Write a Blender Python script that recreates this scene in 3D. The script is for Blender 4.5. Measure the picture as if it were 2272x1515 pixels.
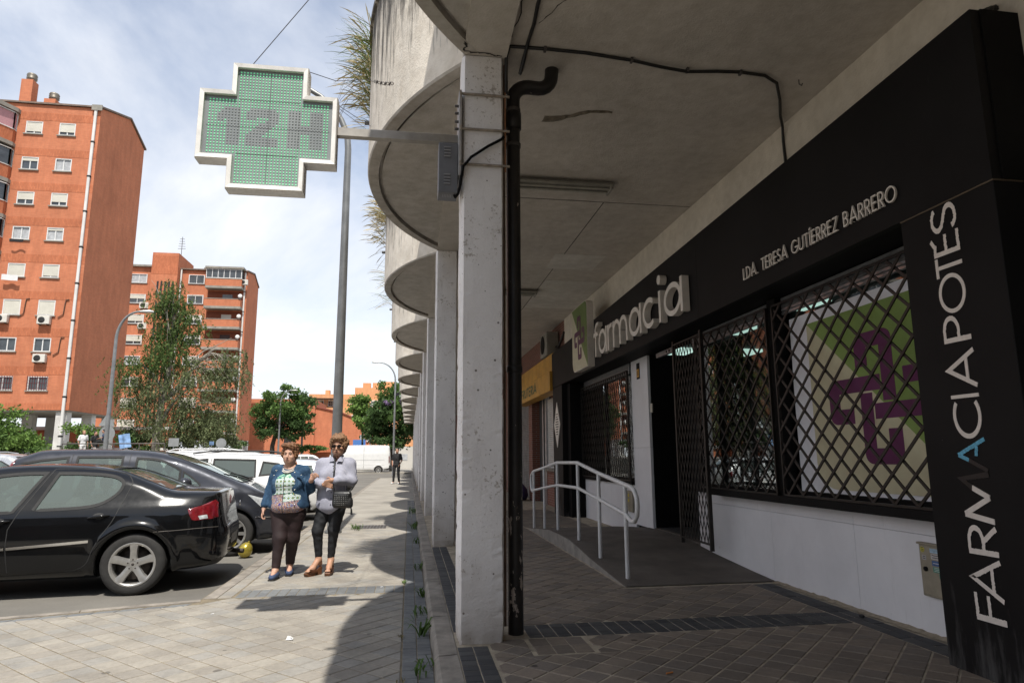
import bpy, bmesh, math, random
import numpy as np
from mathutils import Vector, Matrix
from mathutils.geometry import delaunay_2d_cdt
from mathutils.bvhtree import BVHTree

for o in list(bpy.data.objects):
    bpy.data.objects.remove(o)
SC = bpy.context.scene
COL = SC.collection
PI = math.pi
R_ = math.radians

# ------------------------------------------------------------------ camera
cam = bpy.data.cameras.new("camera")
cam.sensor_width = 36.0
cam.lens = 36.0 * 1469.5 / 2272.0
cam.clip_start = 0.05
cam.clip_end = 3000
cam_o = bpy.data.objects.new("camera", cam)
COL.objects.link(cam_o)
_yaw, _pit, _rol = 0.152757, 0.171773, -0.0053386
_f = Vector((math.sin(_yaw) * math.cos(_pit), math.cos(_yaw) * math.cos(_pit), math.sin(_pit)))
_r = Vector((math.cos(_yaw), -math.sin(_yaw), 0))
_u = _r.cross(_f)
_r2 = _r * math.cos(_rol) + _u * math.sin(_rol)
_u2 = _u * math.cos(_rol) - _r * math.sin(_rol)
cam_o.matrix_world = Matrix(((_r2.x, _u2.x, -_f.x, 0), (_r2.y, _u2.y, -_f.y, 0), (_r2.z, _u2.z, -_f.z, 1.37), (0, 0, 0, 1)))
SC.camera = cam_o
CAM_R, CAM_U, CAM_F = _r2.copy(), _u2.copy(), _f.copy()

# ------------------------------------------------------------------ sky and sun
SUN_EL, SUN_AZ = R_(61), R_(0.5)          # sun stands behind the camera (-Y), a hair to the left
world = bpy.data.worlds.new("World")
SC.world = world
world.use_nodes = True
nt = world.node_tree
nt.nodes.clear()
def wn(t, **k):
    n = nt.nodes.new(t)
    for a, b in k.items():
        setattr(n, a, b)
    return n
sky = wn('ShaderNodeTexSky', sky_type='NISHITA', sun_disc=False)
sky.sun_elevation = SUN_EL
sky.sun_rotation = math.pi
sky.air_density = 1.0
sky.dust_density = 0.6
geo = wn('ShaderNodeTexCoord')
mp = wn('ShaderNodeMapping')
mp.inputs['Scale'].default_value = (1.0, 1.0, 1.9)
mp.inputs['Location'].default_value = (4.6, 0.5, 0.9)
nt.links.new(geo.outputs['Generated'], mp.inputs['Vector'])
n1 = wn('ShaderNodeTexNoise')
n1.inputs['Scale'].default_value = 1.35
n1.inputs['Detail'].default_value = 8
n1.inputs['Roughness'].default_value = 0.56
n1.inputs['Distortion'].default_value = 0.5
nt.links.new(mp.outputs['Vector'], n1.inputs['Vector'])
cr = wn('ShaderNodeValToRGB')
cr.color_ramp.elements[0].position = 0.37
cr.color_ramp.elements[0].color = (0.28, 0.28, 0.28, 1)
cr.color_ramp.elements[1].position = 0.575
cr.color_ramp.elements[1].color = (1, 1, 1, 1)
nt.links.new(n1.outputs['Fac'], cr.inputs['Fac'])
sep = wn('ShaderNodeSeparateXYZ')
nt.links.new(geo.outputs['Generated'], sep.inputs['Vector'])
hz = wn('ShaderNodeMapRange')
hz.inputs['From Min'].default_value = 0.02
hz.inputs['From Max'].default_value = 0.46
hz.inputs['To Min'].default_value = 0.85
hz.inputs['To Max'].default_value = 0.0
nt.links.new(sep.outputs['Z'], hz.inputs['Value'])
mx = wn('ShaderNodeMath', operation='MAXIMUM')
nt.links.new(cr.outputs['Color'], mx.inputs[0])
nt.links.new(hz.outputs['Result'], mx.inputs[1])
# soft grey undersides in the clouds
n2 = wn('ShaderNodeTexNoise')
n2.inputs['Scale'].default_value = 2.3
n2.inputs['Detail'].default_value = 6
nt.links.new(mp.outputs['Vector'], n2.inputs['Vector'])
cc = wn('ShaderNodeValToRGB')
cc.color_ramp.elements[0].position = 0.32
cc.color_ramp.elements[0].color = (5.5, 5.8, 6.4, 1)
cc.color_ramp.elements[1].position = 0.62
cc.color_ramp.elements[1].color = (6.4, 6.42, 6.5, 1)
nt.links.new(n2.outputs['Fac'], cc.inputs['Fac'])
mixs = wn('ShaderNodeMix', data_type='RGBA')
nt.links.new(mx.outputs[0], mixs.inputs['Factor'])
nt.links.new(sky.outputs['Color'], mixs.inputs[6])
nt.links.new(cc.outputs['Color'], mixs.inputs[7])
bg = wn('ShaderNodeBackground')
bg.inputs['Strength'].default_value = 0.14
nt.links.new(mixs.outputs[2], bg.inputs['Color'])
wo = wn('ShaderNodeOutputWorld')
nt.links.new(bg.outputs[0], wo.inputs[0])

sun = bpy.data.lights.new("sun", 'SUN')
sun.energy = 4.9
sun.angle = R_(0.6)
sun.color = (1.0, 0.955, 0.88)
sun_o = bpy.data.objects.new("sun", sun)
COL.objects.link(sun_o)
_to_sun = Vector((-math.sin(SUN_AZ) * math.cos(SUN_EL), -math.cos(SUN_AZ) * math.cos(SUN_EL), math.sin(SUN_EL)))
sun_o.rotation_euler = _to_sun.to_track_quat('Z', 'Y').to_euler()
sun_o.location = (0, -10, 30)

vs = SC.view_settings
vs.view_transform = 'Standard'
vs.look = 'None'
vs.exposure = 0.33
vs.gamma = 1.0
vs.use_curve_mapping = False
SC.render.engine = 'CYCLES'
SC.cycles.use_denoising = True
SC.cycles.max_bounces = 8
SC.cycles.diffuse_bounces = 4
SC.cycles.transparent_max_bounces = 16
SC.cycles.sample_clamp_indirect = 6.0

# ------------------------------------------------------------------ materials
def lin(c):
    return tuple(((v / 255.0) / 12.92 if v / 255.0 < 0.04045 else (((v / 255.0) + 0.055) / 1.055) ** 2.4) for v in c)

class Nodes:
    def __init__(s, name):
        s.m = bpy.data.materials.new(name)
        s.m.use_nodes = True
        s.t = s.m.node_tree
        s.b = s.t.nodes['Principled BSDF']
    def n(s, typ, **k):
        x = s.t.nodes.new('ShaderNode' + typ)
        for a, b in k.items():
            if a.startswith('i_'):
                x.inputs[a[2:].replace('_', ' ')].default_value = b
            else:
                setattr(x, a, b)
        return x
    def l(s, a, b):
        s.t.links.new(a, b)
    def ramp(s, fac, stops):
        r = s.n('ValToRGB')
        while len(r.color_ramp.elements) < len(stops):
            r.color_ramp.elements.new(0.5)
        for e, (p, c) in zip(r.color_ramp.elements, stops):
            e.position = p
            e.color = tuple(c) + (1,) if len(c) == 3 else c
        s.l(fac, r.inputs['Fac'])
        return r.outputs['Color']
    def mix(s, fac, a, b, mode='MIX'):
        x = s.n('Mix', data_type='RGBA', blend_type=mode)
        for v, i in ((fac, 0), (a, 6), (b, 7)):
            if hasattr(v, 'is_linked') or hasattr(v, 'links'):
                s.l(v, x.inputs[i])
            elif i == 0:
                x.inputs[0].default_value = v
            else:
                x.inputs[i].default_value = tuple(v) + (1,) if len(v) == 3 else v
        return x.outputs[2]
    def math(s, op, a, b=0.0, c=0.0):
        x = s.n('Math', operation=op)
        for v, i in ((a, 0), (b, 1), (c, 2)):
            if hasattr(v, 'links'):
                s.l(v, x.inputs[i])
            else:
                x.inputs[i].default_value = v
        return x.outputs[0]
    def pos(s):
        return s.n('NewGeometry').outputs['Position']
    def obj(s):
        return s.n('TexCoord').outputs['Object']
    def noise(s, vec, scale, detail=4, rough=0.55, stretch=None, dist=0.0):
        if stretch:
            mp = s.n('Mapping')
            mp.inputs['Scale'].default_value = stretch
            s.l(vec, mp.inputs['Vector'])
            vec = mp.outputs['Vector']
        x = s.n('TexNoise')
        x.inputs['Scale'].default_value = scale
        x.inputs['Detail'].default_value = detail
        x.inputs['Roughness'].default_value = rough
        x.inputs['Distortion'].default_value = dist
        s.l(vec, x.inputs['Vector'])
        return x.outputs['Fac']
    def bump(s, h, strength, dist=0.01):
        x = s.n('Bump')
        x.inputs['Strength'].default_value = strength
        x.inputs['Distance'].default_value = dist
        s.l(h, x.inputs['Height'])
        s.l(x.outputs[0], s.b.inputs['Normal'])
    def base(s, c):
        if hasattr(c, 'links'):
            s.l(c, s.b.inputs['Base Color'])
        else:
            s.b.inputs['Base Color'].default_value = tuple(c) + (1,)
    def set(s, rough=0.6, metal=0.0, spec=0.5, coat=0.0):
        s.b.inputs['Roughness'].default_value = rough
        s.b.inputs['Metallic'].default_value = metal
        s.b.inputs['Specular IOR Level'].default_value = spec
        s.b.inputs['Coat Weight'].default_value = coat
        return s.m

MATS = {}
def simple(name, c, rough=0.6, metal=0.0, var=0.12, scale=8.0, bump=0.0, bscale=60.0, spec=0.5, coat=0.0, world=False, rnd=0.0, emit=None):
    if name in MATS:
        return MATS[name]
    k = Nodes(name)
    v = k.pos() if world else k.obj()
    n = k.noise(v, scale, 5, 0.6)
    lo = tuple(max(0, x * (1 - var)) for x in c)
    hi = tuple(min(1, x * (1 + var)) for x in c)
    col = k.ramp(n, [(0.3, lo), (0.7, hi)])
    if rnd:
        oi = k.n('ObjectInfo')
        f = k.ramp(oi.outputs['Random'], [(0, (1 - rnd,) * 3), (1, (1 + rnd,) * 3)])
        col = k.mix(1.0, col, f, 'MULTIPLY')
    k.base(col)
    if bump:
        k.bump(k.noise(v, bscale, 4, 0.6), bump, 0.01)
    if emit:
        k.b.inputs['Emission Color'].default_value = tuple(emit[:3]) + (1,)
        k.b.inputs['Emission Strength'].default_value = emit[3]
    MATS[name] = k.set(rough, metal, spec, coat)
    return MATS[name]

# ------------------------------------------------------------------ mesh builder
class MB:
    def __init__(s):
        s.v = []; s.f = []; s.mi = []; s.sm = []
    def add(s, verts, faces, mi=0, smooth=False):
        b = len(s.v)
        s.v.extend([tuple(v) for v in verts])
        for f in faces:
            s.f.append(tuple(b + i for i in f)); s.mi.append(mi); s.sm.append(smooth)
        return s
    def box(s, x0, x1, y0, y1, z0, z1, mi=0, ch=0.0):
        if x1 < x0: x0, x1 = x1, x0
        if y1 < y0: y0, y1 = y1, y0
        if z1 < z0: z0, z1 = z1, z0
        if ch <= 0:
            v = [(x0, y0, z0), (x1, y0, z0), (x1, y1, z0), (x0, y1, z0), (x0, y0, z1), (x1, y0, z1), (x1, y1, z1), (x0, y1, z1)]
            return s.add(v, [(0, 3, 2, 1), (4, 5, 6, 7), (0, 1, 5, 4), (1, 2, 6, 5), (2, 3, 7, 6), (3, 0, 4, 7)], mi)
        c = min(ch, (x1 - x0) * .45, (y1 - y0) * .45, (z1 - z0) * .45)
        pl = [(x0 + c, y0), (x1 - c, y0), (x1, y0 + c), (x1, y1 - c), (x1 - c, y1), (x0 + c, y1), (x0, y1 - c), (x0, y0 + c)]
        pi = [(x0 + c, y0 + c), (x1 - c, y0 + c), (x1 - c, y0 + c), (x1 - c, y1 - c), (x1 - c, y1 - c), (x0 + c, y1 - c), (x0 + c, y1 - c), (x0 + c, y0 + c)]
        v = [(p[0], p[1], z0) for p in pi] + [(p[0], p[1], z0 + c) for p in pl] + [(p[0], p[1], z1 - c) for p in pl] + [(p[0], p[1], z1) for p in pi]
        fs = []
        for r in range(3):
            for i in range(8):
                j = (i + 1) % 8
                q = (r * 8 + i, r * 8 + j, r * 8 + 8 + j, r * 8 + 8 + i)
                fs.append(q)
        fs.append((1, 0, 6, 4)[::1]); fs.append((24, 25, 28, 30))
        return s.add(v, fs, mi)
    def prism(s, poly, a0, a1, axis='z', mi=0, smooth=False):
        """polygon (2D) extruded along axis: z:(x,y) y:(x,z) x:(y,z)"""
        def P(p, a):
            return (p[0], p[1], a) if axis == 'z' else ((p[0], a, p[1]) if axis == 'y' else (a, p[0], p[1]))
        n = len(poly)
        v = [P(p, a0) for p in poly] + [P(p, a1) for p in poly]
        fs = [tuple(range(n))[::-1], tuple(range(n, 2 * n))] + [(i, (i + 1) % n, n + (i + 1) % n, n + i) for i in range(n)]
        return s.add(v, fs, mi, smooth)
    def tube(s, pts, r, n=8, mi=0, closed=False, caps=True, smooth=True):
        pts = [Vector(p) for p in pts]
        rs = r if isinstance(r, (list, tuple)) else [r] * len(pts)
        m = len(pts)
        T = []
        for i in range(m):
            if closed:
                t = pts[(i + 1) % m] - pts[i - 1]
            else:
                t = pts[min(i + 1, m - 1)] - pts[max(i - 1, 0)]
            T.append(t.normalized() if t.length > 1e-9 else Vector((0, 0, 1)))
        a = Vector((0, 0, 1)) if abs(T[0].z) < 0.9 else Vector((1, 0, 0))
        u = (a - T[0] * a.dot(T[0])).normalized()
        v = []
        for i in range(m):
            u = (u - T[i] * u.dot(T[i]))
            u = u.normalized() if u.length > 1e-6 else T[i].orthogonal().normalized()
            w = T[i].cross(u)
            for k in range(n):
                th = 2 * PI * k / n
                v.append(pts[i] + (u * math.cos(th) + w * math.sin(th)) * rs[i])
        fs = []
        mm = m if closed else m - 1
        for i in range(mm):
            j = (i + 1) % m
            for k in range(n):
                k2 = (k + 1) % n
                fs.append((i * n + k, i * n + k2, j * n + k2, j * n + k))
        s.add(v, fs, mi, smooth)
        if caps and not closed:
            s.add(v[:n], [tuple(range(n))[::-1]], mi)
            s.add(v[-n:], [tuple(range(n))], mi)
        return s
    def lathe(s, prof, c=(0, 0, 0), axis='z', n=24, mi=0, smooth=True, close=False):
        """prof: list of (r, h)"""
        v = []
        for r, h in prof:
            for k in range(n):
                th = 2 * PI * k / n
                a, b = r * math.cos(th), r * math.sin(th)
                p = (a, b, h) if axis == 'z' else ((a, h, b) if axis == 'y' else (h, a, b))
                v.append((p[0] + c[0], p[1] + c[1], p[2] + c[2]))
        fs = []
        m = len(prof)
        for i in range(m if close else m - 1):
            j = (i + 1) % m
            for k in range(n):
                k2 = (k + 1) % n
                fs.append((i * n + k, i * n + k2, j * n + k2, j * n + k))
        return s.add(v, fs, mi, smooth)
    def bar(s, p, q, w, t, up, mi=0):
        """flat bar from p to q: width w across, thickness t along up"""
        p, q, up = Vector(p), Vector(q), Vector(up)
        d = (q - p).normalized()
        sd = d.cross(up).normalized() * (w / 2)
        uu = up.normalized() * (t / 2)
        v = []
        for e in (p, q):
            v += [e - sd - uu, e + sd - uu, e + sd + uu, e - sd + uu]
        return s.add(v, [(0, 3, 2, 1), (4, 5, 6, 7), (0, 1, 5, 4), (1, 2, 6, 5), (2, 3, 7, 6), (3, 0, 4, 7)], mi)
    def grid(s, fn, nu, nv, mi=0, smooth=True, flip=False):
        v = [fn(i / (nu - 1), j / (nv - 1)) for i in range(nu) for j in range(nv)]
        fs = []
        for i in range(nu - 1):
            for j in range(nv - 1):
                q = (i * nv + j, (i + 1) * nv + j, (i + 1) * nv + j + 1, i * nv + j + 1)
                fs.append(q[::-1] if flip else q)
        return s.add(v, fs, mi, smooth)
    def mesh(s, name):
        me = bpy.data.meshes.new(name)
        me.from_pydata(s.v, [], s.f)
        me.polygons.foreach_set('material_index', s.mi)
        me.polygons.foreach_set('use_smooth', s.sm)
        me.update()
        return me
    def build(s, name, mats, parent=None, off=None, fix=True):
        me = s.mesh(name)
        if fix:
            bm = bmesh.new(); bm.from_mesh(me)
            bmesh.ops.recalc_face_normals(bm, faces=bm.faces)
            bm.to_mesh(me); bm.free()
        return link(name, me, mats, parent, off)

def link(name, me, mats, parent=None, off=None):
    if mats is not None:
        for m in (mats if isinstance(mats, (list, tuple)) else [mats]):
            me.materials.append(m)
    o = bpy.data.objects.new(name, me)
    COL.objects.link(o)
    if parent is not None:
        o.parent = parent
        if off is None:
            off = parent.get('_base')
            if off is not None:
                o.location = (-off[0], -off[1], -off[2])
        else:
            o.location = off
    elif off is not None:
        o.location = off
    return o

BASES = {}
def thing(name, label, cat, loc=(0, 0, 0), group=None, rot=0.0, world=True):
    """Empty at a thing's base; parts given in world coordinates when world=True"""
    o = bpy.data.objects.new(name, None)
    COL.objects.link(o)
    o.empty_display_size = 0.2
    o.location = loc
    o.rotation_euler = (0, 0, rot)
    o['label'] = label; o['category'] = cat
    if group:
        o['group'] = group
    if world:
        BASES[o.name] = tuple(loc)
    return o
def part(mb, name, mats, parent, fix=True):
    b = BASES.get(parent.name)
    o = mb.build(name, mats, parent, tuple(-c for c in b) if b else (0, 0, 0), fix)
    if b:
        BASES[o.name] = (0, 0, 0)
    return o
def partm(me, name, mats, parent):
    b = BASES.get(parent.name)
    o = link(name, me, mats, parent, tuple(-c for c in b) if b else (0, 0, 0))
    if b:
        BASES[o.name] = (0, 0, 0)
    return o
def tag(o, label, cat, group=None, kind=None):
    if label: o['label'] = label
    if cat: o['category'] = cat
    if group: o['group'] = group
    if kind: o['kind'] = kind
    return o
def struct(o):
    o['kind'] = 'structure'
    return o
def stuff(o):
    o['kind'] = 'stuff'
    return o
def copy_tree(o, parent=None):
    c = o.copy(); COL.objects.link(c)
    if parent is not None:
        c.parent = parent
    for ch in list(o.children):
        copy_tree(ch, c)
    return c
def inst(me, name, parent, loc, rotz=0.0):
    o = bpy.data.objects.new(name, me)
    COL.objects.link(o)
    o.parent = parent
    o.location = loc
    o.rotation_euler = (0, 0, rotz)
    return o
def arc(cx, cy, r, a0, a1, n=12):
    return [(cx + r * math.cos(a0 + (a1 - a0) * i / n), cy + r * math.sin(a0 + (a1 - a0) * i / n)) for i in range(n + 1)]
def ribbon(pts, w):
    """2D polyline -> left and right offset lists (mitred)"""
    L, Rr = [], []
    assert all(math.hypot(a[0] - b[0], a[1] - b[1]) > 1e-7 for a, b in zip(pts[:-1], pts[1:]))
    n = len(pts)
    for i in range(n):
        p = Vector(pts[i])
        d0 = (Vector(pts[i]) - Vector(pts[i - 1])).normalized() if i > 0 else None
        d1 = (Vector(pts[i + 1]) - Vector(pts[i])).normalized() if i < n - 1 else None
        if d0 is None: d0 = d1
        if d1 is None: d1 = d0
        t = (d0 + d1)
        t = t.normalized() if t.length > 1e-6 else d1
        nn = Vector((-t.y, t.x))
        k = 1.0 / max(0.35, nn.dot(Vector((-d1.y, d1.x))))
        L.append(tuple(p + nn * (w / 2 * k))); Rr.append(tuple(p - nn * (w / 2 * k)))
    return L, Rr
def dedupe(pts):
    o = [pts[0]]
    for p in pts[1:]:
        if math.hypot(p[0] - o[-1][0], p[1] - o[-1][1]) > 1e-5: o.append(p)
    return o
def stroke(mb, pts, w, place, d0, d1, mi=0):
    """extruded ribbon: place(u, v, d) -> xyz"""
    pts = dedupe(pts)
    L, Rr = ribbon(pts, w)
    n = len(pts)
    v = [place(*p, d0) for p in L] + [place(*p, d0) for p in Rr] + [place(*p, d1) for p in L] + [place(*p, d1) for p in Rr]
    fs = []
    for i in range(n - 1):
        fs.append((i, i + 1, n + i + 1, n + i))
        fs.append((2 * n + i, 3 * n + i, 3 * n + i + 1, 2 * n + i + 1))
        fs.append((i, 2 * n + i, 2 * n + i + 1, i + 1))
        fs.append((n + i, n + i + 1, 3 * n + i + 1, 3 * n + i))
    fs.append((0, n, 3 * n, 2 * n)); fs.append((n - 1, 3 * n - 1, 4 * n - 1, 2 * n - 1))
    mb.add(v, fs, mi)
# ================================================================== ground
rng = random.Random(7)
def project(x, y, z):
    d = Vector((x, y, z - 1.37))
    q = (d.dot(CAM_R), d.dot(CAM_U), d.dot(CAM_F))
    if q[2] <= 0.05:
        return None
    return (1136 + 1469.5 * q[0] / q[2], 757.5 - 1469.5 * q[1] / q[2])
def in_frame(x, y, z, m=30):
    p = project(x, y, z)
    return p is not None and -m < p[0] < 2272 + m and -m < p[1] < 1515 + m

def paver_mat(name, c, spots=0.6, spotcol=0.45, rough=0.85):
    k = Nodes(name)
    p = k.pos()
    n = k.noise(p, 2.2, 6, 0.62)
    n2 = k.noise(p, 26, 4, 0.6)
    col = k.ramp(n, [(0.25, [x * .74 for x in c]), (0.55, c), (0.8, [x * 1.13 for x in c])])
    col = k.mix(0.5, col, k.ramp(n2, [(0.3, (.72, .72, .72)), (0.7, (1.14, 1.13, 1.1))]), 'MULTIPLY')
    # dark trodden chewing gum and drip marks
    v = k.n('TexVoronoi', i_Scale=4.2, i_Randomness=1.0)
    k.l(p, v.inputs['Vector'])
    wob = k.math('ADD', v.outputs['Distance'], k.math('MULTIPLY', k.noise(p, 40, 2), 0.05))
    rnd = k.n('TexWhiteNoise'); k.l(v.outputs['Position'], rnd.inputs['Vector'])
    sz = k.math('MULTIPLY', k.math('POWER', rnd.outputs['Value'], 2.4), 0.15)
    m = k.math('LESS_THAN', wob, sz)
    col = k.mix(k.math('MULTIPLY', m, spots), col, [x * spotcol * .5 for x in c])
    n3 = k.noise(p, .9, 5, 0.7)
    col = k.mix(k.ramp(n3, [(0.50, (0, 0, 0)), (0.70, (.55, .55, .55))]), col, [x * .5 for x in c])
    k.base(col)
    k.bump(k.noise(p, 140, 4, 0.7), 0.25, 0.004)
    return k.set(rough, 0, 0.3)

SUNP = [paver_mat('paver_grey_%d' % i, c) for i, c in enumerate([(.29, .265, .228), (.265, .242, .21), (.31, .285, .245), (.275, .26, .235)])]
ARCP = [paver_mat('paver_brown_%d' % i, c, .8, .3) for i, c in enumerate([(.205, .168, .136), (.170, .141, .117), (.228, .186, .148), (.190, .160, .135)])]
BANDP = [paver_mat('paver_slate_%d' % i, c, .3, .6) for i, c in enumerate([(.165, .17, .172), (.145, .15, .155), (.18, .185, .185)])]
DARKP = [paver_mat('paver_dark_%d' % i, c, .3, .6, .7) for i, c in enumerate([(.06, .06, .062), (.075, .074, .074), (.05, .05, .053)])]
MORTAR = simple('mortar_sand', (.165, .135, .09), .95, var=.35, scale=9, world=True, bump=.4, bscale=90)
MORTARD = simple('mortar_dirt', (.33, .28, .21), .95, var=.4, scale=7, world=True, bump=.4, bscale=90)

def asphalt_mat():
    k = Nodes('asphalt')
    p = k.pos()
    n = k.noise(p, .5, 6, .65)
    col = k.ramp(n, [(0.3, (.115, .108, .098)), (0.7, (.19, .178, .158))])
    n2 = k.noise(p, 160, 3, .6)
    col = k.mix(.6, col, k.ramp(n2, [(0.3, (.6, .6, .6)), (0.7, (1.25, 1.25, 1.22))]), 'MULTIPLY')
    k.base(col)
    k.bump(n2, .5, .006)
    return k.set(.9, 0, .3)
ASPH = asphalt_mat()
GROUNDM = simple('dry_earth', (.16, .145, .105), .95, var=.3, scale=.3, world=True, bump=.3, bscale=6)
KERBM = simple('kerb_concrete', (.225, .20, .17), .9, var=.4, scale=5, world=True, bump=.35, bscale=70)
CONC = simple('pavement_concrete', (.27, .25, .215), .9, var=.2, scale=1.1, world=True, bump=.3, bscale=80)

g = MB(); g.add([(-900, -300, -.16), (900, -300, -.16), (900, 1500, -.16), (-900, 1500, -.16)], [(0, 1, 2, 3)])
struct(g.build('ground', GROUNDM))
g = MB(); g.add([(-60, -40, -.13), (5, -40, -.13), (5, 150, -.13), (-60, 150, -.13)], [(0, 1, 2, 3)])
g.add([(5.2, 46, -.128), (60, 46, -.128), (60, 62, -.128), (5.2, 62, -.128)], [(0, 1, 2, 3)])
struct(g.build('road', ASPH))

def clip(poly, reg):
    """Sutherland-Hodgman: poly against convex CCW region"""
    out = poly
    n = len(reg)
    for i in range(n):
        a, b = reg[i], reg[(i + 1) % n]
        inp, out = out, []
        if not inp: return []
        def side(p): return (b[0] - a[0]) * (p[1] - a[1]) - (b[1] - a[1]) * (p[0] - a[0])
        for j in range(len(inp)):
            p, q = inp[j - 1], inp[j]
            sp, sq = side(p), side(q)
            if sq >= 0:
                if sp < 0:
                    t = sp / (sp - sq); out.append((p[0] + (q[0] - p[0]) * t, p[1] + (q[1] - p[1]) * t))
                out.append(q)
            elif sp >= 0:
                t = sp / (sp - sq); out.append((p[0] + (q[0] - p[0]) * t, p[1] + (q[1] - p[1]) * t))
    return out
def area(p):
    return .5 * sum(p[i - 1][0] * p[i][1] - p[i][0] * p[i - 1][1] for i in range(len(p)))
def tile_geo(mb, poly, z, gap, ch, depth, mi):
    """a flat stone: inset polygon top with a small chamfer"""
    n = len(poly)
    cx = sum(p[0] for p in poly) / n; cy = sum(p[1] for p in poly) / n
    def inset(d):
        o = []
        for i in range(n):
            p0, p1, p2 = Vector(poly[i - 1]), Vector(poly[i]), Vector(poly[(i + 1) % n])
            if (p1 - p0).length < 1e-5 or (p2 - p1).length < 1e-5: return None
            a = (p1 - p0).normalized(); b = (p2 - p1).normalized()
            na = Vector((-a.y, a.x)); nb = Vector((-b.y, b.x))
            m = na + nb
            if m.length < .2: return None
            m = m / m.length
            o.append(p1 + m * (d / max(.4, m.dot(na))))
        return o
    A, B = inset(gap), inset(gap + ch)
    if not A or not B or area([tuple(p) for p in B]) < 1e-4: return False
    v = [(p.x, p.y, z - depth) for p in A] + [(p.x, p.y, z - ch * .8) for p in A] + [(p.x, p.y, z) for p in B]
    fs = [tuple(range(2 * n, 3 * n))]
    for r in (0, 1):
        fs += [(r * n + i, r * n + (i + 1) % n, r * n + n + (i + 1) % n, r * n + n + i) for i in range(n)]
    mb.add(v, fs, mi)
    return True
def pave(parent, regions, pitch, ang, z, mats, name, ymax, limit=300, gap=.003, ch=.004, depth=.012, off=(0, 0), pv=None, jit=.0012, seed=1):
    """stones on a rotated grid: whole ones nearest the camera become objects, the cut and far ones one joined part"""
    rg = random.Random(seed)
    pv = pv or pitch
    ca, sa = math.cos(ang), math.sin(ang)
    protos = []
    for i, m in enumerate(mats):
        t = MB(); tile_geo(t, [(-pitch / 2, -pv / 2), (pitch / 2, -pv / 2), (pitch / 2, pv / 2), (-pitch / 2, pv / 2)], 0, gap, ch, depth, 0)
        me = t.mesh(name); me.materials.append(m); protos.append(me)
    whole, rest = [], MB()
    for reg in regions:
        us = [x * ca + y * sa for x, y in reg]; vv = [-x * sa + y * ca for x, y in reg]
        for i in range(int(math.floor((min(us) - off[0]) / pitch)) - 1, int(math.ceil((max(us) - off[0]) / pitch)) + 2):
            for j in range(int(math.floor((min(vv) - off[1]) / pv)) - 1, int(math.ceil((max(vv) - off[1]) / pv)) + 2):
                cu, cv = (i + .5) * pitch + off[0], (j + .5) * pv + off[1]
                poly = [((cu + a * pitch / 2) * ca - (cv + b * pv / 2) * sa, (cu + a * pitch / 2) * sa + (cv + b * pv / 2) * ca) for a, b in ((-1, -1), (1, -1), (1, 1), (-1, 1))]
                c = clip(poly, reg)
                if len(c) < 3 or area(c) < .12 * pitch * pv: continue
                x, y = cu * ca - cv * sa, cu * sa + cv * ca
                zz = z + rg.uniform(-jit, jit)
                if abs(area(c) - pitch * pv) < 1e-6:
                    whole.append((math.hypot(x, y) + (0 if in_frame(x, y, z) else 50), x, y, zz))
                else:
                    cl = []
                    for p in c:
                        if not cl or math.hypot(p[0] - cl[-1][0], p[1] - cl[-1][1]) > .004: cl.append(p)
                    if len(cl) > 2: tile_geo(rest, cl, zz, gap, ch, depth, rg.randrange(len(mats)))
    whole.sort()
    b = BASES.get(parent.name, (0, 0, 0)) if parent else (0, 0, 0)
    for n, (d, x, y, zz) in enumerate(whole):
        if n < limit and d < 50:
            inst(rg.choice(protos), name, parent, (x - b[0], y - b[1], zz - b[2]), ang)
        else:
            sq = [(x + (a * pitch / 2) * ca - (e * pv / 2) * sa, y + (a * pitch / 2) * sa + (e * pv / 2) * ca) for a, e in ((-1, -1), (1, -1), (1, 1), (-1, 1))]
            tile_geo(rest, sq, zz, gap, ch, depth, rg.randrange(len(mats)))
    if rest.v:
        stuff(part(rest, name + '_field', mats, parent, fix=False))

# ---- sidewalk slab (joint level 6 mm below the stones)
XB0, XB1 = -.02, .19            # slate band along the kerb
XL0, XL1 = -2.0, -1.72          # edge strip beside the parking bays
def flare(x): return 7.25 + .3 * (x + 2.0)
sw = MB()
sw_poly = [(.19, 2.0), (.19, 46.0), (-2.0, 46.0), (-2.0, 7.25), (-9.0, 5.15), (-9.0, 2.0)]
sw.prism(sw_poly, -.16, -.004, mi=0)
sidewalk = struct(sw.build('sidewalk', [MORTAR]))
BASES[sidewalk.name] = (0, 0, 0)
sun_regs = [[(-.025, 2.6), (-.025, 7.26), (-1.13, 7.26), (-6.2, 5.74), (-6.2, 2.6)], [(-1.13, 7.26), (-1.72, 7.26), (-1.95, 7.02)],
            [(-1.715, 7.66), (-.025, 7.66), (-.025, 16.0), (-1.715, 16.0)]]
pave(sidewalk, sun_regs, .163, PI / 4, 0.0, SUNP, 'paver', 16, 300, gap=.0045, off=(.03, .06), seed=3)
# slate band along the arcade kerb, and the two cross/edge bands
pave(sidewalk, [[(XB0, 2.6), (XB1 - .002, 2.6), (XB1 - .002, 22.0), (XB0, 22.0)]], .105, 0, 0.0, BANDP, 'slate_sett', 14, 220, off=(-.02, 0), pv=.085, seed=4)
pave(sidewalk, [[(-1.70, 7.28), (-.03, 7.28), (-.03, 7.65), (-1.70, 7.65)]], .098, 0, 0.0, BANDP, 'cross_sett', 9, 60, off=(-.03, .09), pv=.185, seed=5)
pave(sidewalk, [[(-1.86, 7.28), (-1.725, 7.28), (-1.725, 22.0), (-1.86, 22.0)]], .135, 0, 0.0, SUNP, 'edge_sett', 9, 80, off=(-1.86, 0), pv=.2, seed=6)
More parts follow.
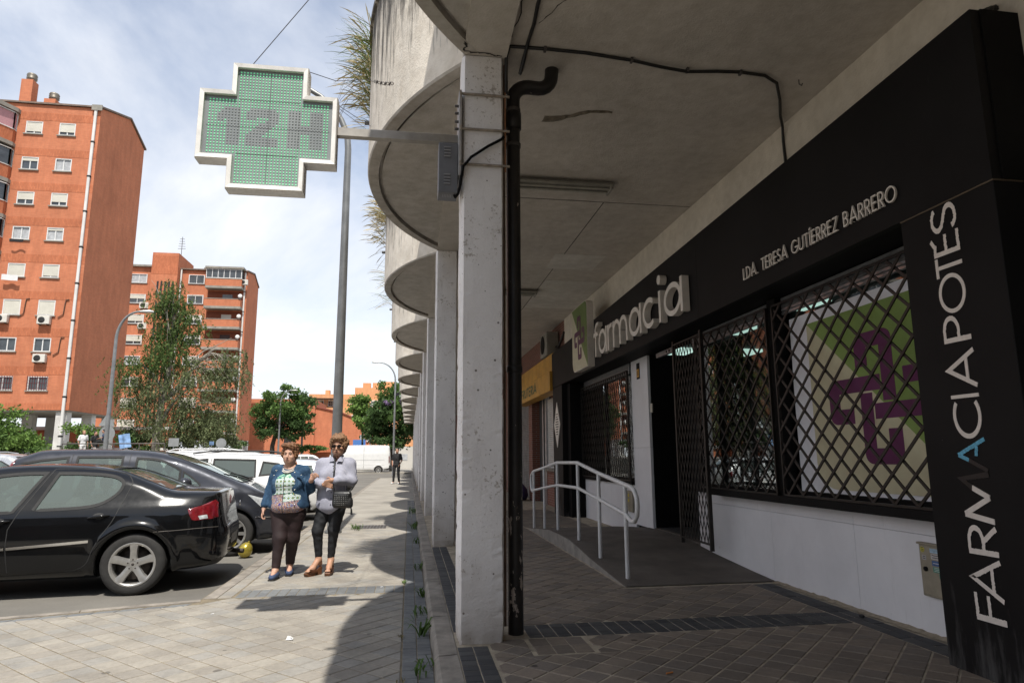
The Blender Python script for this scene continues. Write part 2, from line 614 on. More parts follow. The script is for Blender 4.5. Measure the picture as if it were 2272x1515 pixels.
# slanted edge strip towards the camera side
_sa = math.atan(.3)
for i in range(22):
    e = MB()
    t0, t1 = i * .2 + .01, i * .2 + .195
    def ed(t, w): return (-2.02 - t * math.cos(_sa) + w * math.sin(_sa), 7.10 - t * math.sin(_sa) - w * math.cos(_sa))
    tile_geo(e, [ed(t0, .02), ed(t1, .02), ed(t1 + .07, .13), ed(t0 + .07, .13)][::1], 0.0, .002, .003, .012, 0)
    if e.v: part(e, 'edge_sett', BANDP[i % 3], sidewalk, fix=True)
# road side kerb stones
kb = MB()
def kerb_block(mb, p, q, w, z0, z1, r=.02):
    p, q = Vector(p), Vector(q); d = (q - p).normalized(); n = Vector((-d.y, d.x))
    prof = [(0, z0), (0, z1 - r), (r * .3, z1 - r * .3), (r, z1), (w, z1), (w, z0)]
    v = [(*(p + n * a), b) for a, b in prof] + [(*(q + n * a), b) for a, b in prof]
    m = len(prof)
    mb.add(v, [tuple(range(m))[::-1], tuple(range(m, 2 * m))] + [(i, (i + 1) % m, m + (i + 1) % m, m + i) for i in range(m)])
for i in range(36):
    y0 = 7.27 + i
    k = MB(); kerb_block(k, (-2.0, y0 + .995), (-2.0, y0 + .004), .139, -.16, .002 + rng.uniform(-.003, .003))
    part(k, 'road_kerb_stone', KERBM, sidewalk)
for i in range(6):
    a = Vector((-2.0, 7.25)); d = Vector((-1, -.3)).normalized()
    p, q = a + d * (i * 1.0 + .003), a + d * (i * 1.0 + .994)
    k = MB(); kerb_block(k, tuple(p), tuple(q), .12, -.16, .003 + rng.uniform(-.003, .003))
    part(k, 'road_kerb_stone', KERBM, sidewalk)
# plain concrete pavement further off
g = MB(); g.box(-1.86, .19, 16.0, 46.0, -.1, -.001); g.box(-1.86, -1.725, 22, 46, -.1, 0.001)
part(g, 'far_pavement', CONC, sidewalk)
g = MB(); g.box(-30, .3, 62.5, 92, -.16, .0)
o = struct(g.build('far_footway', CONC))
# pale worn patch on the pavement and iron covers
IRON = simple('cast_iron', (.10, .09, .085), .65, .4, var=.3, scale=20, bump=.4, bscale=80)
def cover(x0, x1, y0, y1, z, label):
    c = MB(); c.box(x0, x1, y0, y1, z - .02, z + .004, ch=.004)
    nx = max(2, int((x1 - x0) / .06)); ny = max(2, int((y1 - y0) / .06))
    for i in range(nx):
        for j in range(ny):
            cx = x0 + (i + .5) * (x1 - x0) / nx; cy = y0 + (j + .5) * (y1 - y0) / ny
            c.box(cx - .018, cx + .018, cy - .018, cy + .018, z + .003, z + .007)
    return tag(c.build('utility_cover', IRON), label, 'utility cover')
cover(-1.68, -1.36, 8.82, 9.12, .0, 'small dark iron cover set in the pavement edge beside the women')
cover(-1.05, -.42, 13.6, 14.25, .0, 'larger grey utility cover with weeds round it further up the pavement')

# ---- arcade floor
af = MB()
af.prism([(.34, -6), (4.2, -6), (4.2, 62), (.34, 62)], -.16, .1165)
arcade_floor = struct(af.build('arcade_floor', [MORTARD]))
BASES[arcade_floor.name] = (0, 0, 0)
HX0, HX1, HY0, HY1 = .83, 1.24, 4.44, 4.835
arc_regs = [[(.56, 2.6), (3.365, 2.6), (3.365, 4.43), (.56, 4.43)],
            [(.56, 4.43), (HX0 - .01, 4.43), (HX0 - .01, 4.845), (.56, 4.845)], [(HX1 + .01, 4.43), (3.365, 4.43), (3.365, 4.845), (HX1 + .01, 4.845)],
            [(.70, 5.21), (3.365, 5.21), (3.365, 6.42), (.70, 6.42)],
            [(.70, 6.42), (2.08, 6.42), (2.08, 16.0), (.70, 16.0)], [(2.08, 12.0), (3.3, 12.0), (3.3, 16), (2.08, 16)]]
pave(arcade_floor, arc_regs, .163, PI / 4, .12, ARCP, 'floor_tile', 16, 300, gap=.0055, ch=.004, off=(.07, .02), seed=8)
pave(arcade_floor, [[(.342, 2.6), (.55, 2.6), (.55, 4.71), (.342, 4.71)], [(.342, 5.1), (.55, 5.1), (.55, 9.75), (.342, 9.75)]], .104, 0, .12, DARKP, 'kerbside_dark_tile', 9, 140, gap=.003, off=(.342, 0), pv=.1, seed=9)
pave(arcade_floor, [[(.86, 4.85), (3.365, 4.85), (3.365, 5.205), (.86, 5.205)]], .104, 0, .12, DARKP, 'cross_dark_tile', 9, 120, gap=.003, off=(.86, .145), pv=.177, seed=10)
pave(arcade_floor, [[(3.37, 2.6), (3.575, 2.6), (3.575, 6.40), (3.37, 6.40)]], .103, 0, .12, DARKP, 'wall_dark_tile', 9, 90, gap=.003, off=(3.37, 0), pv=.2, seed=11)
# tiled lid of a manhole
hl = MB()
hl.box(HX0, HX1, HY0, HY1, .09, .112)
hatch = part(hl, 'manhole_frame', IRON, arcade_floor)
for i in range(2):
    for j in range(3):
        t = MB(); x0 = HX0 + .015 + j * .128; y0 = HY0 + .015 + i * .185
        t.box(x0, x0 + .12, y0, y0 + .178, .1125, .1215, ch=.003)
        part(t, 'lid_tile', ARCP[(i + j) % 4], hatch)
# kerb between sidewalk and arcade
kerb_mats = KERBM
kj = [-1.0, .15, 1.25, 2.35, 3.45, 4.55, 5.61, 6.87, 7.84, 8.95, 10.05, 11.15, 12.2, 13.3, 14.4, 15.5, 16.6, 17.7, 18.8, 19.9, 21.0, 22.1, 23.2, 24.3, 25.4]
arcade_kerb = thing('arcade_kerb', 'worn grey concrete kerb between sunny pavement and arcade floor', 'kerb', (.19, 4.5, 0))
arcade_kerb['kind'] = 'structure'
def kerb_stone(y0, y1):
    mb = MB(); n = max(3, int((y1 - y0) / .1)); dz = rng.uniform(-.004, .004); dx = rng.uniform(-.006, .004)
    ph = rng.uniform(0, 9)
    rows = []
    for i in range(n + 1):
        y = y0 + .004 + (y1 - y0 - .008) * i / n
        wob = .004 * math.sin(ph + y * 7) + .003 * math.sin(ph + y * 19)
        e = .012 if i in (0, n) else 0
        rows.append([(.19 + dx + wob, y, -.02), (.19 + dx + wob, y, .085), (.198 + dx + wob + e, y, .108), (.215 + dx, y, .1195 + dz - e * .5), (.30, y, .1215 + dz - e * .4), (.336, y, .1205), (.336, y, .0)])
    m = len(rows[0])
    v = [p for r in rows for p in r]
    fs = [(i * m + j, (i + 1) * m + j, (i + 1) * m + j + 1, i * m + j + 1) for i in range(n) for j in range(m - 1)]
    mb.add(v, fs, 0, False); mb.add(rows[0], [tuple(range(m))]); mb.add(rows[-1], [tuple(range(m))[::-1]])
    return part(mb, 'kerb_stone', KERBM, arcade_kerb)
for a, b in zip(kj[:-1], kj[1:]):
    kerb_stone(a, b)
kk = MB(); kk.box(.19, .336, 25.4, 60, -.02, .12, ch=.015); part(kk, 'far_kerb_run', KERBM, arcade_kerb)

# ---- entrance ramp
RAMPM = simple('ramp_concrete', (.105, .088, .073), .8, var=.3, scale=3, world=True, bump=.5, bscale=90)
RAMPS = simple('ramp_side_concrete', (.225, .205, .18), .9, var=.3, scale=6, world=True, bump=.4, bscale=60)
ramp_prof = [(6.48, .1215), (7.0, .150), (7.8, .203), (8.4, .258), (8.8, .288), (9.4, .292), (10.05, .285), (11.0, .205), (11.9, .1215)]
rm = MB()
n = len(ramp_prof)
xl, xr = 2.10, 3.665
v = [(xl, y, .09) for y, z in ramp_prof] + [(xl, y, z) for y, z in ramp_prof] + [(xl + .02, y, z + .004) for y, z in ramp_prof] + [(xr, y, z + .004) for y, z in ramp_prof]
rm.add(v[:2 * n], [(i, i + 1, n + i + 1, n + i) for i in range(n - 1)], 1)
rm.add(v[n:], [(r * n + i, r * n + i + 1, r * n + n + i + 1, r * n + n + i) for r in (0, 1) for i in range(n - 1)], 0)
ramp = rm.build('entrance_ramp', [RAMPM, RAMPS])
tag(ramp, 'low grey concrete ramp rising along the pharmacy front to its door', 'ramp')
ramp['kind'] = 'structure'
# ================================================================== arcade building
def plaster(name, c, streak=0.0, ztop=7.5, dirt=.35, rough=.9, peel=.0):
    k = Nodes(name)
    p = k.pos()
    n = k.noise(p, 1.3, 6, .62)
    col = k.ramp(n, [(0.3, [x * .86 for x in c]), (0.7, [min(1, x * 1.08) for x in c])])
    n2 = k.noise(p, 7, 5, .65)
    col = k.mix(dirt, col, k.ramp(n2, [(0.35, (.62, .58, .52)), (0.62, (1.05, 1.05, 1.05))]), 'MULTIPLY')
    # blotches of damp
    n4 = k.noise(p, .55, 6, .7, dist=.6)
    col = k.mix(k.ramp(n4, [(0.56, (0, 0, 0)), (0.68, (dirt * .6,) * 3)]), col, [c[0] * .55, c[1] * .5, c[2] * .42])
    if streak:
        s1 = k.noise(p, 9, 6, .7, stretch=(1, 1, .10))
        s2 = k.noise(p, 26, 4, .7, stretch=(1, 1, .16))
        sx = k.n('SeparateXYZ'); k.l(p, sx.inputs[0])
        top = k.n('MapRange'); top.inputs['From Min'].default_value = ztop - 1.65; top.inputs['From Max'].default_value = ztop
        top.inputs['To Min'].default_value = 0.0; top.inputs['To Max'].default_value = 1.0
        k.l(sx.outputs['Z'], top.inputs['Value'])
        f = k.math('ADD', k.math('MULTIPLY', s1, .75), k.math('MULTIPLY', s2, .35))
        f = k.math('ADD', f, k.math('MULTIPLY', top.outputs['Result'], .30))
        m = k.ramp(f, [(0.66, (0, 0, 0)), (0.83, (streak,) * 3)])
        col = k.mix(m, col, (.045, .042, .04))
    k.base(col)
    bn = k.math('ADD', k.noise(p, 55, 5, .65), k.math('MULTIPLY', k.noise(p, 7, 4, .55), 1.4))
    k.bump(bn, .45, .011)
    return k.set(rough, 0, .25)
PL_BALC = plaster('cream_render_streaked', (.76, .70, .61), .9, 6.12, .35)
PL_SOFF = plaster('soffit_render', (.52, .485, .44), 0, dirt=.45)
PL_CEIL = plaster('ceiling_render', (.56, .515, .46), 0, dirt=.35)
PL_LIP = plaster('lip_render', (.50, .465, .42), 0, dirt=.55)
def column_mat():
    k = Nodes('column_paint')
    p = k.pos()
    n = k.noise(p, 2.0, 6, .65)
    col = k.ramp(n, [(0.3, (.72, .69, .675)), (0.7, (.85, .825, .805))])
    n2 = k.noise(p, 38, 5, .75)
    n3 = k.noise(p, 4.5, 5, .6)
    col = k.mix(k.ramp(k.math('ADD', k.math('MULTIPLY', n2, .7), k.math('MULTIPLY', n3, .5)), [(0.685, (0, 0, 0)), (0.73, (.7, .7, .7))]), col, (.30, .25, .20))
    vo = k.n('TexVoronoi', i_Scale=24.0); k.l(p, vo.inputs['Vector']); wn_ = k.n('TexWhiteNoise'); k.l(vo.outputs['Position'], wn_.inputs['Vector'])
    pit = k.math('LESS_THAN', vo.outputs['Distance'], k.math('MULTIPLY', k.math('POWER', wn_.outputs['Value'], 9.0), .22))
    col = k.mix(k.math('MULTIPLY', pit, .85), col, (.10, .08, .065))
    st = k.noise(p, 14, 6, .7, stretch=(1, 1, .12))
    col = k.mix(k.ramp(st, [(0.60, (0, 0, 0)), (0.80, (.45, .45, .45))]), col, (.33, .285, .24))
    # brown splash dirt low down
    s = k.n('SeparateXYZ'); k.l(p, s.inputs[0])
    low = k.n('MapRange'); low.inputs['From Min'].default_value = .10; low.inputs['From Max'].default_value = .75
    low.inputs['To Min'].default_value = 1.1; low.inputs['To Max'].default_value = 0
    k.l(s.outputs['Z'], low.inputs['Value'])
    col = k.mix(k.math('MULTIPLY', low.outputs['Result'], n3), col, (.27, .22, .16))
    k.base(col)
    k.bump(k.math('ADD', k.noise(p, 70, 5, .65), k.math('MULTIPLY', n2, .6)), .55, .007)
    return k.set(.85, 0, .3)
COLM = column_mat()
DIRT = simple('black_grime', (.035, .03, .026), .9, var=.3, scale=30)

D0, SP = 4.756, 5.0714
arcade = thing('arcade_building', 'long cream arcade block with white columns and scalloped curved balconies', 'building', (3.6, 4.7, .12))
def column(k, fine):
    y0 = D0 + k * SP
    x0, x1, y1 = .35, .675, y0 + .31
    z0, z1 = .113, 4.485
    rg = random.Random(100 + k)
    c = .052
    prof = []
    def seg(a, b, m):
        for i in range(m):
            t = i / m; prof.append((a[0] + (b[0] - a[0]) * t, a[1] + (b[1] - a[1]) * t))
    seg((x0 + c * .4, y0), (x1 - c * .3, y0), 4 if fine else 1); corner = []
    seg((x1 - c * .3, y0), (x1, y0 + c), 2 if fine else 1)
    seg((x1, y0 + c), (x1, y1 - c), 2 if fine else 1)
    seg((x1, y1 - c), (x1 - c, y1), 2 if fine else 1)
    seg((x1 - c, y1), (x0 + c, y1), 2 if fine else 1)
    seg((x0 + c, y1), (x0, y1 - c), 2 if fine else 1)
    seg((x0, y1 - c), (x0, y0 + c * .9), 2 if fine else 1)
    seg((x0, y0 + c * .9), (x0 + c * .4, y0), 2 if fine else 1)
    n = len(prof)
    nz = 150 if fine else 10
    mb = MB()
    v = []
    ph = [rg.uniform(0, 6) for _ in range(n)]
    for i in range(nz + 1):
        z = z0 + (z1 - z0) * i / nz
        for j, (x, y) in enumerate(prof):
            dx = dy = 0.0
            if fine:
                a = .0018 * math.sin(z * 9 + ph[j]) + rg.uniform(-.0008, .0008)
                px, py = prof[j - 1]; qx, qy = prof[(j + 1) % n]
                d1 = Vector((x - px, y - py)).normalized(); d2 = Vector((qx - x, qy - y)).normalized()
                sharp = 1 - d1.dot(d2)
                if sharp > .03:
                    w = max(0, math.sin(z * 5.1 + ph[j]) * .5 + .35) * (1.0 if z < 2.2 else .45)
                    a += (-.006 * rg.random() - .002 if rg.random() < .5 * w else -.001)
                nrm = Vector((d1.y + d2.y, -d1.x - d2.x)).normalized()
                dx, dy = nrm.x * a, nrm.y * a
                if z < .2:
                    f = (z - z0) / .09
                    a2 = -.012 * max(0, 1 - f) * (1 + math.sin(j * 2.1) * .5)
                    dx += nrm.x * a2; dy += nrm.y * a2
            v.append((x + dx, y + dy, z))
    fs = [(i * n + j, i * n + (j + 1) % n, (i + 1) * n + (j + 1) % n, (i + 1) * n + j) for i in range(nz) for j in range(n)]
    mb.add(v, fs, 0, False)
    return part(mb, 'column', COLM, arcade)
for k in [0] + list(range(1, 13)):
    column(k - 0, k in (0, 1)) if k else column(0, True)
column(-1, False)

ZS, ZT = 4.49, 6.12
def balcony(k):
    ya, yb = D0 + k * SP + .12, D0 + (k + 1) * SP + .02
    xc0, sag = .365, .895
    h = (yb - ya) / 2
    Ro = (h * h + sag * sag) / (2 * sag)
    cx, cy = xc0 - sag + Ro, (ya + yb) / 2
    a = math.asin(h / Ro)
    N = 48
    def pt(r, t): return (cx - r * math.cos(t), cy - r * math.sin(t))
    ts = [a - 2 * a * i / N for i in range(N + 1)]
    mb = MB()
    # outer wall, lip bottom (14 cm), inner lip side, top coping
    rings = [(Ro, ZT), (Ro, ZS + .02), (Ro - .012, ZS), (Ro - .12, ZS), (Ro - .125, ZS + .055), (Ro - .16, ZS + .06), (Ro - .165, ZS + .03), (Ro - .4, ZS + .03)]
    v = []
    for r, z in rings[:6]:
        for t in ts:
            x, y = pt(r, t); v.append((x, y, z))
    m = N + 1
    for r in range(5):
        mb.add([], [])
    fs0 = [(i, i + 1, m + i + 1, m + i) for i in range(N)]
    mb.add(v[:2 * m], fs0, 0, True)
    for r in range(1, 5):
        mb.add(v[r * m:(r + 2) * m], [(i, i + 1, m + i + 1, m + i) for i in range(N)], 1, True)
    # top coping and inner side
    ins = [(Ro, ZT), (Ro + .03, ZT + .01), (Ro + .03, ZT + .07), (Ro - .22, ZT + .07), (Ro - .22, ZT - .9)]
    vv = []
    for r, z in ins:
        for t in ts:
            x, y = pt(r, t); vv.append((x, y, z))
    for r in range(len(ins) - 1):
        mb.add(vv[r * m:(r + 2) * m], [(i, i + 1, m + i + 1, m + i) for i in range(N)], 0, True)
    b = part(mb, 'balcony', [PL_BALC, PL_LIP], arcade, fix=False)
    s = MB()
    edge = [pt(Ro - .16, t) for t in ts]
    poly = [(x, y, ZS + .033) for x, y in edge if x < .62]
    s.add([(x, y, ZS + .033) for x, y in edge] + [(.62, edge[-1][1], ZS + .033), (.62, edge[0][1], ZS + .033)], [tuple(range(m + 2))])
    s.add([(x, y, ZT - .9) for x, y in edge] + [(.62, edge[-1][1], ZT - .9), (.62, edge[0][1], ZT - .9)], [tuple(range(m + 2))])
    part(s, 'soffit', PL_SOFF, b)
    sp = MB()
    xs, ys = pt(Ro, -.02)
    sp.tube([(xs + .1, ys, ZT - .86), (xs - .07, ys, ZT - .865)], .028, 8, caps=True)
    part(sp, 'drain_spout', LEAD, b)
    return b
LEAD = simple('dull_lead', (.12, .12, .12), .6, .3)
for k in range(-1, 12):
    balcony(k)

# beam over the columns, ceiling slab, wall beam, terrace slab above
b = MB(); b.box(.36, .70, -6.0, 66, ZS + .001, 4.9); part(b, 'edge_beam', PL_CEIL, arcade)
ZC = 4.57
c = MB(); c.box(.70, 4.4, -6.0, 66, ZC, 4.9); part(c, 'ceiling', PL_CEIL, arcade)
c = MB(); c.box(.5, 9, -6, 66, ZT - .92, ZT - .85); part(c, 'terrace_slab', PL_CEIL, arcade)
c = MB(); c.box(3.63, 4.4, -6.0, 3.08, .113, ZC); part(c, 'added_shade_wall', simple('shade_wall_grey', (.10, .095, .09), .8, var=.2, scale=2, world=True), arcade)  # unseen wall added to keep light off the black pillar side
PL_WB = plaster('wall_beam_render', (.68, .62, .53), 0, dirt=.28)
c = MB(); c.box(3.57, 4.3, -6.0, 15.04, 3.1, ZC + .02); part(c, 'wall_beam', PL_WB, arcade)
# construction joint in the ceiling, a thin dark groove strip, and repair patches
j = MB()
j.box(2.392, 2.404, 7.8, 15, ZC - .002, ZC + .01)
j.box(.72, 3.56, 7.78, 7.79, ZC - .002, ZC + .01)
part(j, 'ceiling_joint', DIRT, arcade)
PATCH = plaster('repair_patch', (.64, .61, .56), 0, dirt=.3)
for x0, x1, y0, y1 in ((2.26, 3.1, 10.0, 10.85), (2.42, 3.55, 11.6, 13.9)):
    q = MB(); q.box(x0, x1, y0, y1, ZC - .004, ZC + .02); part(q, 'repair_patch', PATCH, arcade)
# spalled scar in the ceiling plaster
SCAR = simple('broken_render', (.16, .135, .10), .95, var=.5, scale=18, bump=.8, bscale=40)
sc = MB(); rg = random.Random(5)
pts_t, pts_b = [], []
for i in range(17):
    t = i / 16
    x = 1.20 + .62 * t; y = 5.80 - .24 * t + .03 * math.sin(t * 7)
    w = (.075 * (1 - t) ** .6 + .012) * (1 + rg.uniform(-.3, .3))
    pts_t.append((x, y + w * .6, ZC - .003)); pts_b.append((x + .01, y - w * .6, ZC - .003))
mid = [((a[0] + b_[0]) / 2, (a[1] + b_[1]) / 2, ZC - .012 - rg.random() * .008) for a, b_ in zip(pts_t, pts_b)]
n = len(mid)
sc.add(pts_t + mid + pts_b, [(i, i + 1, n + i + 1, n + i) for i in range(n - 1)] + [(n + i, n + i + 1, 2 * n + i + 1, 2 * n + i) for i in range(n - 1)])
part(sc, 'spalled_scar', SCAR, arcade)
# dark cracks along beam and soffit
def crack(pts, w, name='crack'):
    q = MB(); rg = random.Random(len(pts) * 7)
    L = []
    for i in range(len(pts) - 1):
        a, b_ = Vector(pts[i]), Vector(pts[i + 1])
        for s in range(6):
            t = s / 6; L.append(a.lerp(b_, t) + Vector((rg.uniform(-1, 1), rg.uniform(-1, 1), 0)) * w * 1.2)
    L.append(Vector(pts[-1]))
    v = []
    for i, p in enumerate(L):
        d = (L[min(i + 1, len(L) - 1)] - L[max(i - 1, 0)]).normalized()
        s = d.cross(Vector((0, 0, 1))).normalized() * w * rg.uniform(.2, .6)
        v += [p - s, p + s]
    q.add(v, [(2 * i, 2 * i + 1, 2 * i + 3, 2 * i + 2) for i in range(len(L) - 1)])
    part(q, name, DIRT, arcade)
crack([(.372, 4.70, ZS - .003), (.52, 4.725, ZS - .003), (.66, 4.735, ZS - .003)], .016)
crack([(.37, 4.58, ZS - .003), (.36, 4.70, ZS - .003)], .02)
crack([(.71, 3.4, ZC - .003), (.74, 4.0, ZC - .003), (.72, 4.6, ZC - .003)], .012)
crack([(.9, 4.4, ZC - .003), (1.02, 4.15, ZC - .003), (1.1, 4.0, ZC - .003)], .008)
crack([(.74, 7.775, ZC - .003), (1.8, 7.76, ZC - .003), (2.9, 7.79, ZC - .003)], .006)
# inner wall behind further shops
BRK = None
# ================================================================== stroke lettering
def A_(cx, cy, r, a0, a1, n=14, ry=None):
    ry = ry or r
    return [(cx + r * math.cos(R_(a0 + (a1 - a0) * i / n)), cy + ry * math.sin(R_(a0 + (a1 - a0) * i / n))) for i in range(n + 1)]
GL = {   # cap height 1: (advance, strokes)
    'L': (.50, [[(.06, 1), (.06, .05), (.46, .05)]]),
    'D': (.80, [[(.06, 0), (.06, 1)], [(.06, .95), (.28, .95)] + A_(.28, .5, .45, 90, -90) + [(.06, .05)]]),
    'A': (.86, [[(.03, 0), (.43, .98), (.83, 0)], [(.17, .30), (.69, .30)]]),
    '.': (.25, [[(.05, .05), (.15, .05)]]),
    'T': (.58, [[(.29, 0), (.29, .90)], [(.02, .95), (.56, .95)]]),
    'E': (.54, [[(.07, 0), (.07, 1)], [(.07, .95), (.50, .95)], [(.07, .52), (.48, .52)], [(.07, .05), (.50, .05)]]),
    'F': (.52, [[(.07, 0), (.07, 1)], [(.07, .95), (.48, .95)], [(.07, .52), (.46, .52)]]),
    'R': (.60, [[(.07, 0), (.07, 1)], [(.07, .95), (.28, .95)] + A_(.28, .71, .24, 90, -90, 10) + [(.07, .47)], [(.27, .47), (.54, 0)]]),
    'P': (.58, [[(.07, 0), (.07, 1)], [(.07, .95), (.28, .95)] + A_(.28, .69, .26, 90, -90, 10) + [(.07, .43)]]),
    'B': (.62, [[(.07, 0), (.07, 1)], [(.07, .95), (.28, .95)] + A_(.28, .745, .205, 90, -90, 8) + [(.07, .54)], [(.28, .50)] + A_(.30, .275, .225, 90, -90, 8) + [(.07, .05)]]),
    'S': (.56, [A_(.28, .74, .215, 25, 200, 10) + [(.14, .58), (.40, .44)] + A_(.28, .265, .215, 40, -165, 12)]),
    'O': (1.02, [A_(.51, .5, .45, 0, 360, 32)]),
    'C': (.86, [A_(.53, .5, .45, 50, 310, 24)]),
    'G': (.98, [A_(.52, .5, .45, 48, 352, 26) + [(.56, .44)]]),
    'U': (.70, [[(.07, 1), (.07, .33)] + A_(.35, .33, .28, 180, 360, 12) + [(.63, 1)]]),
    'I': (.20, [[(.10, 0), (.10, 1)]]),
    'Z': (.62, [[(.05, .95), (.57, .95), (.05, .05), (.58, .05)]]),
    'M': (.98, [[(.06, 0), (.16, .98), (.49, .06), (.82, .98), (.92, 0)]]),
    'H': (.68, [[(.07, 0), (.07, 1)], [(.61, 0), (.61, 1)], [(.07, .5), (.61, .5)]]),
}
ACC = {'Í': 'I', 'É': 'E'}
def letter(ch, w):
    """strokes of one letter, with accent"""
    base = ACC.get(ch, ch)
    adv, st = GL[base]
    st = [list(s) for s in st]
    if ch in ACC:
        st.append([(adv * .35, 1.08), (adv * .35 + .17, 1.24)])
    return adv, st

# ================================================================== pharmacy shop front
BLK = Nodes('black_cladding')
_p = BLK.pos()
_n = BLK.noise(_p, 1.6, 5, .6)
_c = BLK.ramp(_n, [(0.3, (.0075, .007, .007)), (0.7, (.012, .0112, .0112))])
_sp = BLK.n('TexVoronoi', i_Scale=9.0); BLK.l(_p, _sp.inputs['Vector'])
_wn = BLK.n('TexWhiteNoise'); BLK.l(_sp.outputs['Position'], _wn.inputs['Vector'])
_m = BLK.math('LESS_THAN', _sp.outputs['Distance'], BLK.math('MULTIPLY', BLK.math('POWER', _wn.outputs['Value'], 8.0), .035))
_c = BLK.mix(_m, _c, (.16, .15, .14))
_sx = BLK.n('SeparateXYZ'); BLK.l(_p, _sx.inputs[0])
_lo = BLK.n('MapRange'); _lo.inputs['From Min'].default_value = .1; _lo.inputs['From Max'].default_value = .75
_lo.inputs['To Min'].default_value = .30; _lo.inputs['To Max'].default_value = 0
BLK.l(_sx.outputs['Z'], _lo.inputs['Value'])
_f = BLK.math('ADD', BLK.noise(_p, 16, 6, .7, stretch=(1, 1, .14)), _lo.outputs['Result'])
_c = BLK.mix(BLK.ramp(_f, [(0.68, (0, 0, 0)), (0.95, (.42, .42, .42))]), _c, (.16, .155, .15))
BLK.base(_c)
BLKM = BLK.set(.6, 0, .14)
BLKS = simple('black_gloss_metal', (.006, .0058, .0058), .65, var=.2, scale=6, spec=.12)
WHT = Nodes('white_wall_paint')
_p = WHT.pos()
_c = WHT.ramp(WHT.noise(_p, 1.5, 6, .65), [(0.3, (.58, .57, .58)), (0.7, (.68, .67, .68))])
_c = WHT.mix(WHT.ramp(WHT.noise(_p, 22, 6, .7, stretch=(1, 1, .08)), [(0.6, (0, 0, 0)), (0.8, (.4, .4, .4))]), _c, (.34, .31, .29))
_c = WHT.mix(WHT.ramp(WHT.noise(_p, 9, 5, .7), [(0.68, (0, 0, 0)), (0.76, (.35, .35, .35))]), _c, (.25, .23, .21))
WHT.base(_c); WHT.bump(WHT.noise(_p, 90, 3, .6), .12, .004)
WHTM = WHT.set(.6, 0, .35)
GRILM = simple('grille_iron', (.028, .024, .021), .45, .5, var=.3, scale=12)
CREAM = simple('cream_letter', (.66, .61, .545), .45, var=.12, scale=5)
ALU = simple('aluminium', (.42, .42, .43), .35, .8, var=.15, scale=10)
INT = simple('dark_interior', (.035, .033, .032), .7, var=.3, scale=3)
def glass_mat(name, tint=(.96, .98, .97), rough=.02, spec=.55, alpha=.35):
    k = Nodes(name)
    k.base((.01, .012, .012)); k.set(rough, 0, spec)
    tr = k.n('BsdfTransparent'); tr.inputs[0].default_value = (*tint, 1)
    gl = k.n('BsdfGlossy'); gl.inputs['Roughness'].default_value = rough; gl.inputs[0].default_value = (.95, .97, .97, 1)
    lw = k.n('LayerWeight'); lw.inputs['Blend'].default_value = .5
    ms = k.n('MixShader')
    f = k.math('ADD', alpha * .2, k.math('MULTIPLY', k.math('POWER', lw.outputs['Facing'], 4.0), .9))
    k.l(f, ms.inputs[0]); k.l(tr.outputs[0], ms.inputs[1]); k.l(gl.outputs[0], ms.inputs[2])
    k.l(ms.outputs[0], k.t.nodes['Material Output'].inputs['Surface'])
    return k.m
SHOPGL = glass_mat('shop_glass', (.96, .98, .97), .01, alpha=.4)

front = thing('pharmacy_shop', 'black clad pharmacy shopfront with white lower walls under the arcade', 'shop', (3.4, 8.5, .12))
XF, XW = 3.25, 3.67
def ftop(y): return 3.985 - (y - 3.1) * .0228
# fascia in panels with thin open seams
seams = [3.1, 7.02, 11.0, 15.02]
for a, b in zip(seams[:-1], seams[1:]):
    m = MB()
    y0, y1 = a + .002, b - .002
    poly = [(y0, 2.915), (y1, 2.915), (y1, ftop(y1)), (y0, ftop(y0))]
    m.prism(poly, XF, XF + .06, axis='x')
    part(m, 'fascia_panel', BLKM, front)
m = MB(); m.prism([(3.09, 2.915), (3.17, 2.915), (3.17, 3.985), (3.09, 3.985)], XF + .062, 5.2, axis='x'); part(m, 'fascia_end', BLKS, front)
m = MB(); m.box(XF + .064, 3.9, 3.18, 15.0, 2.93, 2.97); part(m, 'fascia_soffit', BLKS, front)
m = MB(); m.box(XF + .07, 3.56, 3.18, 15.0, 3.64, 3.66); part(m, 'fascia_cap', BLKS, front)
m = MB(); m.box(XF + .003, XF + .20, 3.103, 3.83, .11, 2.905, ch=.004); part(m, 'corner_pillar', BLKM, front)
m = MB(); m.box(XF + .203, 5.2, 3.1, 3.3, .11, 2.905); part(m, 'pillar_side', BLKS, front)
m = MB(); m.box(XF + .203, 3.9, 3.3, 3.815, .11, 2.905); part(m, 'pillar_core', BLKS, front)
m = MB(); m.box(XF + .001, XF + .20, 3.1, 3.832, 2.9055, 2.9145); part(m, 'pillar_trim', simple('rust_trim', (.09, .065, .04), .7), front)
m = MB(); m.box(XF + .004, 3.95, 14.06, 14.98, .11, 2.91, ch=.004); part(m, 'far_pillar', BLKM, front)
m = MB(); m.box(XF + .12, 3.95, 13.80, 14.055, .11, 2.91); part(m, 'far_reveal', BLKS, front)
